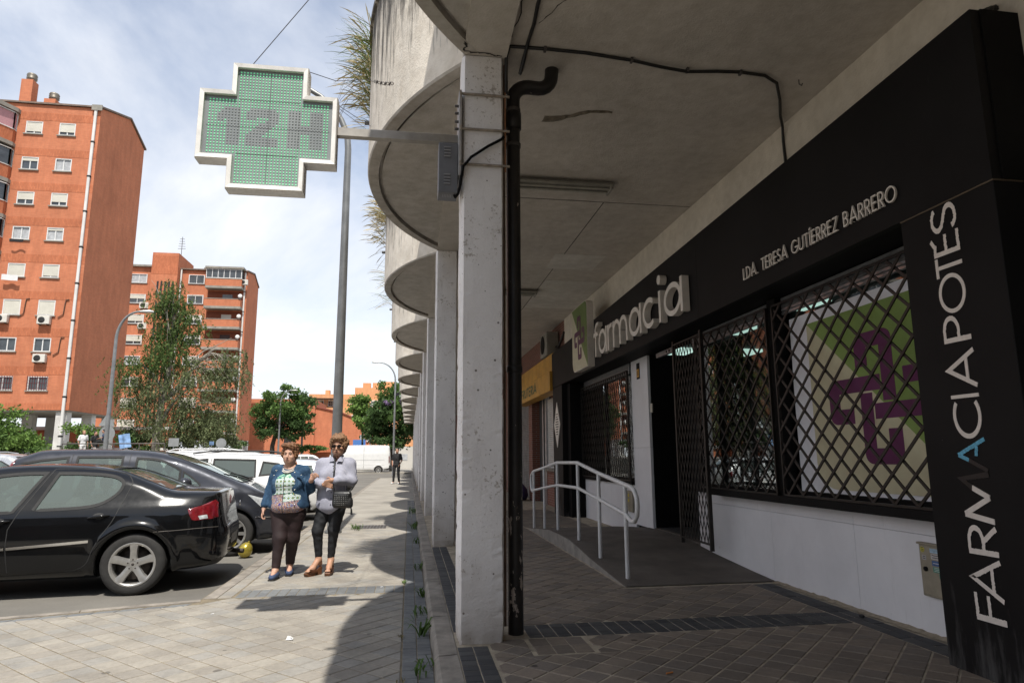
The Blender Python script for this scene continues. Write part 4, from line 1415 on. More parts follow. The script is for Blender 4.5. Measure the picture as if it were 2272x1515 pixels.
# steel threaded rods and flats tying the plate round the column
for z in (4.148, 3.857, 3.568):
    m = MB(); m.tube([(.325, D0 - .012, z), (.72, D0 - .012, z)], .011, 8)
    m.box(.33, .345, D0 - .03, D0 - .002, z - .02, z + .02)
    part(m, 'tie_rod', simple('rusty_white_steel', (.33, .285, .235), .6, .4, var=.45, scale=14), cross)
m = MB(); m.box(.682, .690, D0 - .018, D0 - .006, 3.52, 4.18); part(m, 'rust_strap', simple('rust', (.17, .07, .025), .9, var=.4, scale=20), cross)
m = MB()
for z0 in (4.6,):
    pass
# power supply box under the arm
px = MB(); px.box(.175, .322, YS - .10, YS + .08, 3.335, 3.735, ch=.004)
BOXM = simple('grey_box_metal', (.17, .175, .19), .45, .3, var=.15, scale=6)
pb = part(px, 'power_box', BOXM, cross)
lv = MB()
for zb in (3.40, 3.62):
    for i in range(4): lv.box(.215, .265, YS - .108, YS - .099, zb + i * .024, zb + i * .024 + .009)
for i in range(6): lv.box(.21 + i * .012, .214 + i * .012, YS - .06, YS, 3.333, 3.3365)
part(lv, 'louvre', simple('louvre_light', (.30, .30, .31), .4, .3), pb)
m = MB(); m.tube([(.30, YS - .05, 3.335), (.305, YS - .07, 3.31), (.325, YS - .09, 3.33), (.34, YS - .11, 3.40), (.345, D0 - .02, 3.45), (.36, D0 - .03, 3.54), (.42, D0 - .025, 3.62), (.55, D0 - .02, 3.72), (.66, D0 - .015, 3.79), (.70, D0 + .02, 3.86)], .011, 8)
part(m, 'power_cable', BLKS, cross)
# guy wires
WIRE = simple('wire_dark', (.06, .06, .075), .6)
w = thing('guy_wire', 'thin taut wire rising from the top of the pharmacy cross', 'wire', (-1.25, YS, 4.3))
m = MB(); m.tube([(-1.256, YS, CZ + .497), (-.853, YS, 4.908), (-.45, YS + .01, 5.5), (.02, 5.3, 6.3)], .0035, 5); part(m, 'strand', WIRE, w)
w = thing('guy_wire', 'thin horizontal wire from cross to chain on the curved balcony', 'wire', (-.8, 4.9, 4.5))
m = MB(); m.tube([(-.815, YS, 4.29), (-.66, 5.2, 4.44), (-.475, 5.75, 4.80), (-.395, 6.03, 4.955)], .003, 5); part(m, 'strand', WIRE, w)
ch = MB()
for i in range(9):
    t = i / 9
    c = Vector((-.40 + t * .20, 6.02 - t * .47, 4.95 - .28 * t - .012 * math.sin(t * 3)))
    for a in range(8):
        pass
    ring = [c + Vector((.014 * math.cos(q) * .45, -.026 * math.cos(q), .013 * math.sin(q))) if i % 2 else c + Vector((.012 * math.sin(q), -.026 * math.cos(q), 0)) for q in [2 * PI * k / 8 for k in range(8)]]
    ch.tube(ring, .0035, 5, closed=True)
part(ch, 'chain', IRON, w)
w = thing('guy_wire', 'pair of thin wires from right side of cross towards dry balcony grass', 'wire', (-.6, 4.9, 4.0))
m = MB(); m.tube([(-.60, YS + .03, 4.05), (-.5, 6.5, 4.75), (-.42, 7.8, 5.35)], .0028, 5); m.tube([(-.60, YS + .03, 4.03), (-.5, 6.5, 4.69), (-.42, 7.8, 5.33)], .0022, 5); part(m, 'strand', WIRE, w)

# ================================================================== black drain pipe by the first column
PIPE = Nodes('old_black_pipe')
_p = PIPE.obj()
_c = PIPE.ramp(PIPE.noise(_p, 5, 5, .6), [(0.3, (.010, .009, .009)), (0.7, (.032, .028, .026))])
_f = PIPE.math('ADD', PIPE.noise(_p, 11, 5, .65, stretch=(1, 1, .35)), PIPE.math('MULTIPLY', PIPE.noise(_p, 1.1, 2), .28))
_c = PIPE.mix(PIPE.ramp(_f, [(0.785, (0, 0, 0)), (0.80, (1, 1, 1))]), _c, (.42, .36, .31))
PIPE.base(_c); PIPE.bump(PIPE.noise(_p, 30, 5, .7), .4, .006)
PIPEM = PIPE.set(.42, .1, .5)
dp_ = thing('drain_pipe', 'black peeling cast iron drain pipe beside the nearest white column', 'pipe', (.79, 4.98, .12))
px_, py_, pr = .785, 4.985, .056
m = MB(); m.tube([(px_, py_, .11), (px_, py_, 1.5), (px_, py_, 2.9), (px_, py_, 4.06)], pr, 24, caps=True); part(m, 'pipe_run', PIPEM, dp_)
m = MB(); m.lathe([(pr, 4.00), (pr + .012, 4.005), (pr + .012, 4.14), (pr + .004, 4.15), (pr, 4.15)], (px_, py_, 0), 'z', 24)
part(m, 'collar', PIPEM, dp_)
m = MB(); m.lathe([(pr, 2.0), (pr + .006, 2.005), (pr + .006, 2.05), (pr, 2.055)], (px_, py_, 0), 'z', 24); part(m, 'collar', PIPEM, dp_)
elb = [(px_, py_, 4.10), (px_, py_, 4.26)] + [(px_ + .13 - .13 * math.cos(t), py_, 4.26 + .13 * math.sin(t)) for t in [PI / 2 * i / 6 for i in range(1, 7)]]
elb += [(px_ + .22, py_ + .01, 4.392)] + [(px_ + .22 + .11 * math.sin(t), py_ + .01, 4.392 + .12 * (1 - math.cos(t))) for t in [PI / 2 * i / 5 for i in range(1, 6)]] + [(px_ + .335, py_ + .01, 4.60)]
m = MB(); m.tube(elb, pr * 1.03, 20, caps=False); part(m, 'swan_neck', PIPEM, dp_)
for z in (4.165, 3.86):
    m = MB(); m.lathe([(pr + .001, z - .015), (pr + .007, z - .015), (pr + .007, z + .015), (pr + .001, z + .015)], (px_, py_, 0), 'z', 20); part(m, 'pipe_clip', IRON, dp_)
cd = thing('conduit', 'thin dark conduit running up the side of the nearest white column', 'conduit', (.69, 4.9, .12))
m = MB(); m.tube([(.692, 4.87, .2), (.692, 4.87, 2.2), (.695, 4.87, 4.4), (.70, 4.86, 4.55)], .009, 8); part(m, 'conduit_tube', simple('conduit_rusty', (.12, .075, .05), .8, var=.4, scale=6), cd)
# cables on the ceiling
CAB = simple('black_cable', (.012, .011, .010), .5, var=.3, scale=30)
cb = thing('ceiling_cable', 'black cable sagging across the arcade ceiling and down to the fascia', 'cable', (2.0, 4.75, 4.55))
m = MB(); m.tube([(.70, 4.78, 4.2), (.698, 4.76, 4.50), (.72, 4.70, 4.556), (1.0, 4.69, 4.555), (1.34, 4.70, 4.557), (1.73, 4.735, 4.552), (2.0, 4.77, 4.538), (2.24, 4.805, 4.54), (2.5, 4.79, 4.555), (2.7, 4.775, 4.557), (2.93, 4.785, 4.552), (3.08, 4.86, 4.54), (3.25, 5.1, 4.54), (3.42, 5.38, 4.548), (3.53, 5.53, 4.52), (3.556, 5.58, 4.40), (3.556, 5.57, 4.15), (3.556, 5.60, 3.95), (3.55, 5.55, 3.78), (3.53, 5.47, 3.66)], .0135, 9)
part(m, 'cable_run', CAB, cb)
m = MB()
for x, y in ((1.0, 4.69), (1.73, 4.735), (2.24, 4.805), (2.7, 4.775)): m.box(x - .01, x + .01, y - .022, y + .022, 4.535, 4.568)
part(m, 'cable_clip', IRON, cb)
cb = thing('ceiling_cable', 'crusty dark cable bundle along the beam above the drain pipe', 'cable', (.8, 4.0, 4.55))
rg = random.Random(9)
m = MB(); m.tube([(.86 - .035 * i / 12 + rg.uniform(-.006, .006), 5.05 - i * .22, 4.552) for i in range(13)], [.013 + rg.uniform(0, .006) for _ in range(13)], 8); part(m, 'cable_run', CAB, cb)
cb = thing('ceiling_cable', 'tangle of black cables above the corner of the black fascia', 'cable', (3.5, 3.2, 4.0))
m = MB()
for i in range(7):
    m.tube([(3.36 + rg.uniform(-.02, .1), 3.16 + rg.uniform(-.03, .03), 3.97), (3.46 + rg.uniform(-.03, .03), 3.18, 4.05 + rg.uniform(-.01, .02)), (3.52 + rg.uniform(-.02, .02), 3.2, 4.10), (3.60 + rg.uniform(-.04, .08), 3.22, 4.12 + rg.uniform(-.03, .06)), (3.9, 3.2 + rg.uniform(-.1, .1), 4.15 + rg.uniform(-.06, .2))], .008, 6)
part(m, 'cable_run', CAB, cb)
m = MB(); m.box(3.30, 3.34, 4.62, 4.66, 4.52, 4.57)
# a bit of hook and bent nail left in the ceiling
hk = thing('ceiling_hook', 'small rusty hook left in the ceiling near the wall beam', 'hook', (3.2, 4.75, 4.55))
m = MB(); m.tube([(3.27, 4.83, 4.57), (3.27, 4.83, 4.53), (3.30, 4.84, 4.525), (3.31, 4.84, 4.545)], .005, 6); part(m, 'bent_wire', IRON, hk)

# fluorescent battens across the ceiling
BATT = simple('batten_grey', (.26, .245, .21), .5, var=.2, scale=8)
BATD = simple('batten_diffuser', (.33, .315, .27), .35, var=.15, scale=8)
def batten(x0, x1, y0, y1, label):
    t = thing('ceiling_batten', label, 'ceiling light', ((x0 + x1) / 2, (y0 + y1) / 2, 4.45), 'unlit battens on the arcade ceiling')
    ym = (y0 + y1) / 2
    m = MB(); m.box(x0, x1, ym - .05, ym + .05, 4.52, 4.571, ch=.006); m.box(x0 + .01, x1 - .01, y0 + .01, y1 - .01, 4.495, 4.523, ch=.006); part(m, 'housing', BATT, t)
    m = MB(); m.tube([(x0 + .05, ym - .05, 4.478), (x1 - .05, ym - .05, 4.478)], .014, 10); part(m, 'tube', BATD, t)
    m = MB(); m.tube([(x0 + .05, ym + .05, 4.478), (x1 - .05, ym + .05, 4.478)], .014, 10); part(m, 'tube', BATD, t)
    for x in (x0 + .02, x1 - .05):
        m = MB(); m.box(x, x + .03, y0 + .02, y1 - .02, 4.46, 4.5, ch=.004); part(m, 'end_cap', BATT, t)
batten(1.05, 2.33, 7.08, 7.34, 'unlit grey batten light on the ceiling nearest the drain pipe')
batten(1.15, 2.41, 12.25, 12.55, 'unlit grey batten light further down the arcade ceiling')

# ================================================================== next shops along the arcade
BRM = Nodes('dark_red_brick')
_p = BRM.pos()
_cb = BRM.n('Combine' + 'XYZ'); _sx = BRM.n('SeparateXYZ'); BRM.l(_p, _sx.inputs[0])
BRM.l(BRM.math('ADD', _sx.outputs['X'], _sx.outputs['Y']), _cb.inputs[0]); BRM.l(_sx.outputs['Z'], _cb.inputs[1])
_b = BRM.n('TexBrick', i_Scale=1.0); _b.inputs['Brick Width'].default_value = .25; _b.inputs['Row Height'].default_value = .06; _b.inputs['Mortar Size'].default_value = .006
_b.inputs['Color1'].default_value = (.15, .048, .03, 1); _b.inputs['Color2'].default_value = (.19, .06, .036, 1); _b.inputs['Mortar'].default_value = (.22, .19, .165, 1)
BRM.l(_cb.outputs[0], _b.inputs['Vector']); BRM.base(_b.outputs['Color'])
BRKD = BRM.set(.85)
fr = thing('fruit_shop', 'red brick fruit shop with old yellow sign and closed shutter', 'shop', (3.6, 18, .12))
m = MB(); m.box(3.58, 4.2, 15.05, 66, 3.2, 4.57); part(m, 'brick_lintel', BRKD, fr)
for y0, y1 in ((15.05, 15.35), (19.0, 19.55), (23.6, 24.2), (28, 28.6), (33, 33.6), (38, 38.6), (44, 44.6), (50, 50.6), (58, 66)):
    m = MB(); m.box(3.50, 4.2, y0, y1, .113, 3.2); part(m, 'brick_pier', BRKD, fr)
m = MB(); m.box(3.62, 4.0, 15.35, 17.9, .113, 1.0); part(m, 'brick_dado', BRKD, fr)
m = MB(); m.box(3.50, 4.0, 15.352, 17.9, 1.0, 1.06, ch=.005); part(m, 'stone_sill', KERBM, fr)
SHUT = simple('shutter_white', (.46, .45, .43), .5, var=.12, scale=3)
sh_ = MB()
for i in range(36):
    z = 1.065 + i * .05
    sh_.box(3.64, 3.66, 15.38, 17.45, z, z + .044, ch=.006)
stuff(part(sh_, 'roller_shutter', SHUT, fr))
m = MB(); m.box(3.60, 3.70, 17.5, 17.62, .113, 3.0); m.box(3.60, 3.70, 17.86, 17.98, .113, 3.0); part(m, 'door_frame', ALU, fr)
m = MB(); m.box(3.72, 3.76, 17.6, 19.0, .113, 3.1); part(m, 'dark_doorway', INT, fr)
gsh = MB()
for i in range(58):
    z = .13 + i * .05
    gsh.box(3.66, 3.68, 19.56, 23.55, z, z + .044, ch=.006)
stuff(part(gsh, 'roller_shutter', simple('shutter_grey', (.14, .14, .14), .5, var=.5, scale=4), fr))
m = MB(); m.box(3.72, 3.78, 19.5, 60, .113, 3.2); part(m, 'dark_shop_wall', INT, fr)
fs_ = thing('fruit_shop_sign', 'faded yellow two-tier shop sign reading FRUTERIA beyond the black fascia', 'sign', (3.3, 17.5, 2.8))
YEL = simple('aged_yellow_plastic', (.46, .235, .025), .5, var=.22, scale=2.5)
m = MB()
for a, b in ((15.03, 17.0), (17.01, 19.0), (19.01, 21.0)): m.box(3.27, 3.57, a, b, 3.33, 3.76, ch=.01)
part(m, 'upper_panel', YEL, fs_)
m = MB(); m.box(3.18, 3.5, 14.98, 19.9, 2.86, 3.32, ch=.012); part(m, 'lower_panel', YEL, fs_)
lt = "FRUTERIA"; u0 = 0
GRNL = simple('sign_green_ink', (.04, .075, .03), .6)
for ch in lt:
    adv, st = letter(ch, .1)
    mb = MB()
    for i, s in enumerate(st): stroke(mb, s, .2, lambda u, v, d, u0=u0: (3.18 + d, 18.9 - (u0 + u) * .42, 2.97 + v * .24), .002, -.002 - i * .0004)
    part(mb, 'letter', GRNL, fs_, fix=True); u0 += adv + .12
# air conditioner above
ac = thing('air_conditioner', 'dirty wall air conditioner above the yellow fruit shop sign', 'air conditioner', (3.4, 16, 3.8))
m = MB(); m.box(3.25, 3.56, 15.6, 16.4, 3.80, 4.38, ch=.02); part(m, 'case', simple('ac_dirty', (.24, .225, .19), .6, var=.3, scale=4), ac)
m = MB(); m.lathe([(0, 0), (.21, 0), (.23, -.012), (.21, -.014), (0, -.006)], (3.248, 16.05, 4.1), 'x', 24); part(m, 'fan_grille', BLKS, ac)
m = MB(); m.tube([(3.5, 15.6, 4.0), (3.5, 15.4, 3.95), (3.53, 15.2, 4.1), (3.55, 15.0, 4.25)], .03, 8); part(m, 'hose', CAB, ac)
bgm = simple('purple_bag', (.035, .03, .11), .4, var=.4, scale=6, bump=.6, bscale=12)
bg_ = thing('rubbish_bag', 'dark purple rubbish bag left on the arcade floor by the brick pier', 'bag', (3.2, 19.4, .12))
m = MB()
rg = random.Random(8)
m.lathe([(0, 0), (.22, .02), (.27, .15), (.25, .32), (.15, .46), (.05, .52), (.08, .60), (0, .58)], (3.15, 19.4, .12), 'z', 18)
m.v = [(x + rg.uniform(-.015, .015), y + rg.uniform(-.015, .015), z) for x, y, z in m.v]
part(m, 'sack', bgm, bg_)
# ================================================================== implicit surfaces
def surface_nets(F, org, h):
    """F: 3D array, inside < 0. Returns verts (n,3), quads (m,4)"""
    nx, ny, nz = F.shape
    ins = F < 0
    c = ins[:-1, :-1, :-1].astype(np.int8)
    tot = np.zeros((nx - 1, ny - 1, nz - 1), np.int8)
    for dx in (0, 1):
        for dy in (0, 1):
            for dz in (0, 1):
                tot += ins[dx:nx - 1 + dx, dy:ny - 1 + dy, dz:nz - 1 + dz]
    act = (tot > 0) & (tot < 8)
    I = np.argwhere(act)
    idx = -np.ones(act.shape, np.int32)
    idx[tuple(I.T)] = np.arange(len(I))
    acc = np.zeros((len(I), 3)); cnt = np.zeros(len(I))
    corners = [(a, b, c_) for a in (0, 1) for b in (0, 1) for c_ in (0, 1)]
    val = {k: F[I[:, 0] + k[0], I[:, 1] + k[1], I[:, 2] + k[2]] for k in corners}
    for k in corners:
        for ax in range(3):
            if k[ax] == 0:
                k2 = list(k); k2[ax] = 1; k2 = tuple(k2)
                a, b = val[k], val[k2]
                m = (a < 0) != (b < 0)
                t = np.where(m, a / np.where(m, a - b, 1), 0)
                p = np.tile(np.array(k, float), (len(I), 1)); p[:, ax] = t
                acc[m] += p[m]; cnt[m] += 1
    V = (I + acc / cnt[:, None]) * h + np.array(org)
    Q = []
    for ax in range(3):
        o = [a for a in range(3) if a != ax]
        sl0 = [slice(None)] * 3; sl1 = [slice(None)] * 3
        sl0[ax] = slice(0, -1); sl1[ax] = slice(1, None)
        a, b = ins[tuple(sl0)], ins[tuple(sl1)]
        E_ = np.argwhere(a != b)
        m = (E_[:, o[0]] > 0) & (E_[:, o[1]] > 0) & (E_[:, o[0]] < F.shape[o[0]] - 1) & (E_[:, o[1]] < F.shape[o[1]] - 1)
        E_ = E_[m]
        sgn = a[tuple(E_.T)]
        def at(d0, d1):
            q = E_.copy(); q[:, o[0]] -= d0; q[:, o[1]] -= d1
            return idx[tuple(q.T)]
        q = np.stack([at(1, 1), at(0, 1), at(0, 0), at(1, 0)], 1)
        flip = sgn if ax != 1 else ~sgn
        q[~flip] = q[~flip][:, ::-1]
        Q.append(q)
    return V, np.concatenate(Q)

def np_mesh(name, V, Q, mats, mi=None, smooth=True):
    me = bpy.data.meshes.new(name)
    Q = np.asarray(Q); V = np.asarray(V)
    me.vertices.add(len(V)); me.vertices.foreach_set('co', V.astype(np.float32).ravel())
    k = Q.shape[1]
    me.loops.add(len(Q) * k); me.loops.foreach_set('vertex_index', Q.astype(np.int32).ravel())
    me.polygons.add(len(Q)); me.polygons.foreach_set('loop_start', np.arange(0, len(Q) * k, k, dtype=np.int32))
    me.polygons.foreach_set('loop_total', np.full(len(Q), k, dtype=np.int32))
    if mi is not None: me.polygons.foreach_set('material_index', np.asarray(mi, np.int32))
    me.polygons.foreach_set('use_smooth', np.full(len(Q), smooth))
    me.update(calc_edges=True); me.validate()
    for m in (mats if isinstance(mats, (list, tuple)) else [mats]): me.materials.append(m)
    return me

def relax(V, Q, it=2, lam=.5):
    n = len(V)
    for _ in range(it):
        S = np.zeros_like(V); C = np.zeros(n)
        for a, b in ((0, 1), (1, 2), (2, 3), (3, 0)):
            np.add.at(S, Q[:, a], V[Q[:, b]]); np.add.at(S, Q[:, b], V[Q[:, a]])
            np.add.at(C, Q[:, a], 1); np.add.at(C, Q[:, b], 1)
        V = V + lam * (S / np.maximum(C, 1)[:, None] - V)
    return V

def smin(a, b, k):
    h = np.maximum(k - np.abs(a - b), 0) / k
    return np.minimum(a, b) - h * h * k * .25
def smax(a, b, k):
    return -smin(-a, -b, k)

class Field:
    """grows a distance field from tapered capsules and ellipsoids inside a box"""
    def __init__(s, lo, hi, h):
        s.lo = np.array(lo, float); s.h = h
        s.n = np.maximum(3, np.ceil((np.array(hi) - s.lo) / h).astype(int) + 1)
        s.ax = [s.lo[i] + np.arange(s.n[i]) * h for i in range(3)]
        s.F = np.full(s.n, 1.0, np.float32)
    def _win(s, lo, hi):
        a = np.maximum(0, np.floor((np.array(lo) - s.lo) / s.h).astype(int)); b = np.minimum(s.n, np.ceil((np.array(hi) - s.lo) / s.h).astype(int) + 1)
        if np.any(b <= a): return None
        sl = tuple(slice(int(a[i]), int(b[i])) for i in range(3))
        G = np.meshgrid(*[s.ax[i][sl[i]] for i in range(3)], indexing='ij', sparse=True)
        return sl, G
    def _join(s, sl, d, k, op):
        if op == 'add': s.F[sl] = smin(s.F[sl], d, k) if k > 0 else np.minimum(s.F[sl], d)
        elif op == 'sub': s.F[sl] = smax(s.F[sl], -d, k) if k > 0 else np.maximum(s.F[sl], -d)
    def cap(s, p, q, r0, r1=None, k=.02, op='add', flat=None):
        """capsule, flat=(axis vector, factor) squashes across"""
        r1 = r0 if r1 is None else r1
        p, q = np.array(p, float), np.array(q, float)
        m = max(r0, r1) * (1.6 if flat else 1) + k + s.h * 3
        w = s._win(np.minimum(p, q) - m, np.maximum(p, q) + m)
        if w is None: return s
        sl, (X, Y, Z) = w
        d = q - p; L = d.dot(d) + 1e-12
        t = np.clip(((X - p[0]) * d[0] + (Y - p[1]) * d[1] + (Z - p[2]) * d[2]) / L, 0, 1)
        vx, vy, vz = X - (p[0] + d[0] * t), Y - (p[1] + d[1] * t), Z - (p[2] + d[2] * t)
        if flat:
            a = np.array(flat[0], float); a /= np.linalg.norm(a)
            pr = vx * a[0] + vy * a[1] + vz * a[2]
            f = 1.0 / flat[1] - 1.0
            vx, vy, vz = vx + a[0] * pr * f, vy + a[1] * pr * f, vz + a[2] * pr * f
        dist = np.sqrt(vx * vx + vy * vy + vz * vz) - (r0 + (r1 - r0) * t)
        s._join(sl, dist, k, op)
        return s
    def ell(s, c, r, k=.02, op='add', rot=None):
        c, r = np.array(c, float), np.array(r, float)
        m = max(r) + k + s.h * 3
        w = s._win(c - m, c + m)
        if w is None: return s
        sl, (X, Y, Z) = w
        x, y, z = X - c[0], Y - c[1], Z - c[2]
        if rot is not None:
            M = np.array(rot)
            x, y, z = (M[0, 0] * x + M[0, 1] * y + M[0, 2] * z), (M[1, 0] * x + M[1, 1] * y + M[1, 2] * z), (M[2, 0] * x + M[2, 1] * y + M[2, 2] * z)
        k0 = np.sqrt((x / r[0]) ** 2 + (y / r[1]) ** 2 + (z / r[2]) ** 2)
        k1 = np.sqrt((x / r[0] ** 2) ** 2 + (y / r[1] ** 2) ** 2 + (z / r[2] ** 2) ** 2) + 1e-9
        s._join(sl, k0 * (k0 - 1) / k1, k, op)
        return s
    def half(s, point, nrm, k=.0):
        """keep the side away from nrm (cut by a plane)"""
        X, Y, Z = np.meshgrid(*s.ax, indexing='ij', sparse=True)
        n = np.array(nrm, float); n /= np.linalg.norm(n)
        d = (X - point[0]) * n[0] + (Y - point[1]) * n[1] + (Z - point[2]) * n[2]
        s.F = (smax(s.F, d.astype(np.float32), k) if k > 0 else np.maximum(s.F, d)).astype(np.float32)
        return s
    def warp(s, fn):
        X, Y, Z = np.meshgrid(*s.ax, indexing='ij', sparse=True)
        s.F = (s.F + fn(X, Y, Z)).astype(np.float32)
        return s
    def mesh(s, name, mats, it=1, mi=None):
        F = s.F.copy()
        F[0] = F[-1] = 1; F[:, 0] = F[:, -1] = 1; F[:, :, 0] = F[:, :, -1] = 1
        V, Q = surface_nets(F, s.lo, s.h)
        if it: V = relax(V, Q, it, .5)
        ids = None
        if mi is not None:
            C = V[Q].mean(1); ids = mi(C)
        return np_mesh(name, V, Q, mats, ids)

def poly_sdf(px, pz, poly):
    """signed distance of grid points to a closed polygon (2D arrays)"""
    d = np.full(px.shape, 1e9); s = np.ones(px.shape)
    n = len(poly)
    for i in range(n):
        ax, az = poly[i]; bx, bz = poly[i - 1]
        ex, ez = bx - ax, bz - az
        wx, wz = px - ax, pz - az
        t = np.clip((wx * ex + wz * ez) / (ex * ex + ez * ez + 1e-12), 0, 1)
        d = np.minimum(d, (wx - ex * t) ** 2 + (wz - ez * t) ** 2)
        c1, c2, c3 = pz >= az, pz < bz, ex * wz > ez * wx
        f = (c1 & c2 & c3) | (~c1 & ~c2 & ~c3)
        s = np.where(f, -s, s)
    return s * np.sqrt(d)
def catmull(pts, n=6, closed=False):
    o = []
    m = len(pts)
    for i in range(m - (0 if closed else 1)):
        p0 = Vector(pts[i - 1] if (i > 0 or closed) else pts[0]); p1 = Vector(pts[i]); p2 = Vector(pts[(i + 1) % m]); p3 = Vector(pts[(i + 2) % m] if (i + 2 < m or closed) else pts[-1])
        for j in range(n):
            t = j / n
            o.append(tuple(.5 * ((2 * p1) + (p2 - p0) * t + (2 * p0 - 5 * p1 + 4 * p2 - p3) * t * t + (3 * p1 - p0 - 3 * p2 + p3) * t ** 3)))
    if not closed: o.append(tuple(pts[-1]))
    return o
# ================================================================== cars
RUB = simple('black_rubber', (.012, .012, .012), .75, var=.3, scale=30)
TYRE = simple('tyre_rubber', (.022, .021, .020), .85, var=.3, scale=14, bump=.3, bscale=90)
RIMM = simple('alloy_rim', (.48, .47, .45), .32, .75, var=.12, scale=20)
BRAKE = simple('brake_iron', (.06, .05, .045), .6, .6, var=.4, scale=20)
CHROME = simple('chrome_strip', (.75, .74, .72), .15, 1.0, var=.05)
CABIN = simple('cabin_cloth', (.05, .05, .052), .9, var=.2, scale=20)
REDL = simple('tail_red', (.13, .006, .010), .12, var=.35, scale=22, coat=1.0)
LAMPC = simple('clear_lamp', (.45, .47, .48), .12, .2, var=.3, scale=25, coat=1.0)
PLATE = simple('number_plate', (.62, .62, .6), .5)
BLKPL = simple('black_plastic', (.018, .018, .018), .55, var=.2)
def car_glass(name, tint):
    k = Nodes(name)
    tr = k.n('BsdfTransparent'); tr.inputs[0].default_value = (*tint, 1)
    gl = k.n('BsdfGlossy'); gl.inputs['Roughness'].default_value = .015; gl.inputs[0].default_value = (.9, .97, .95, 1)
    df = k.n('BsdfDiffuse'); df.inputs[0].default_value = (.20, .245, .225, 1)  # grey-green film: dust and bright sky reflection put into the colour
    lw = k.n('LayerWeight'); lw.inputs['Blend'].default_value = .5
    f = k.math('ADD', .075, k.math('MULTIPLY', k.math('POWER', lw.outputs['Facing'], 4.0), .9))
    m0 = k.n('MixShader'); m0.inputs[0].default_value = .32; k.l(tr.outputs[0], m0.inputs[1]); k.l(df.outputs[0], m0.inputs[2])
    ms = k.n('MixShader'); k.l(f, ms.inputs[0]); k.l(m0.outputs[0], ms.inputs[1]); k.l(gl.outputs[0], ms.inputs[2])
    k.l(ms.outputs[0], k.t.nodes['Material Output'].inputs['Surface'])
    return k.m
CGL = car_glass('car_glass', (.55, .66, .62))
CGD = car_glass('car_glass_dark', (.10, .12, .12))
def paint(name, c, metal=.0, rough=.30):
    k = Nodes(name)
    p = k.obj()
    d = k.noise(p, 3, 5, .65)
    k.base(k.ramp(d, [(0.3, [x * .93 for x in c]), (0.7, [min(1, x * 1.07) for x in c])]))
    # thin dust film makes the gloss uneven
    rr = k.ramp(k.noise(p, 5, 6, .7), [(0.35, (rough * .7,) * 3), (0.75, (min(1, rough * 1.5),) * 3)])
    k.l(rr, k.b.inputs['Roughness'])
    m = k.set(rough, metal, .5, .75)
    k.l(rr, k.b.inputs['Roughness'])
    k.b.inputs['Coat Roughness'].default_value = .03
    k.b.inputs['Specular IOR Level'].default_value = .15
    return m

def interp(tab):
    xs = np.array([t[0] for t in tab]); ys = np.array([t[1] for t in tab])
    return lambda v: np.interp(v, xs, ys)

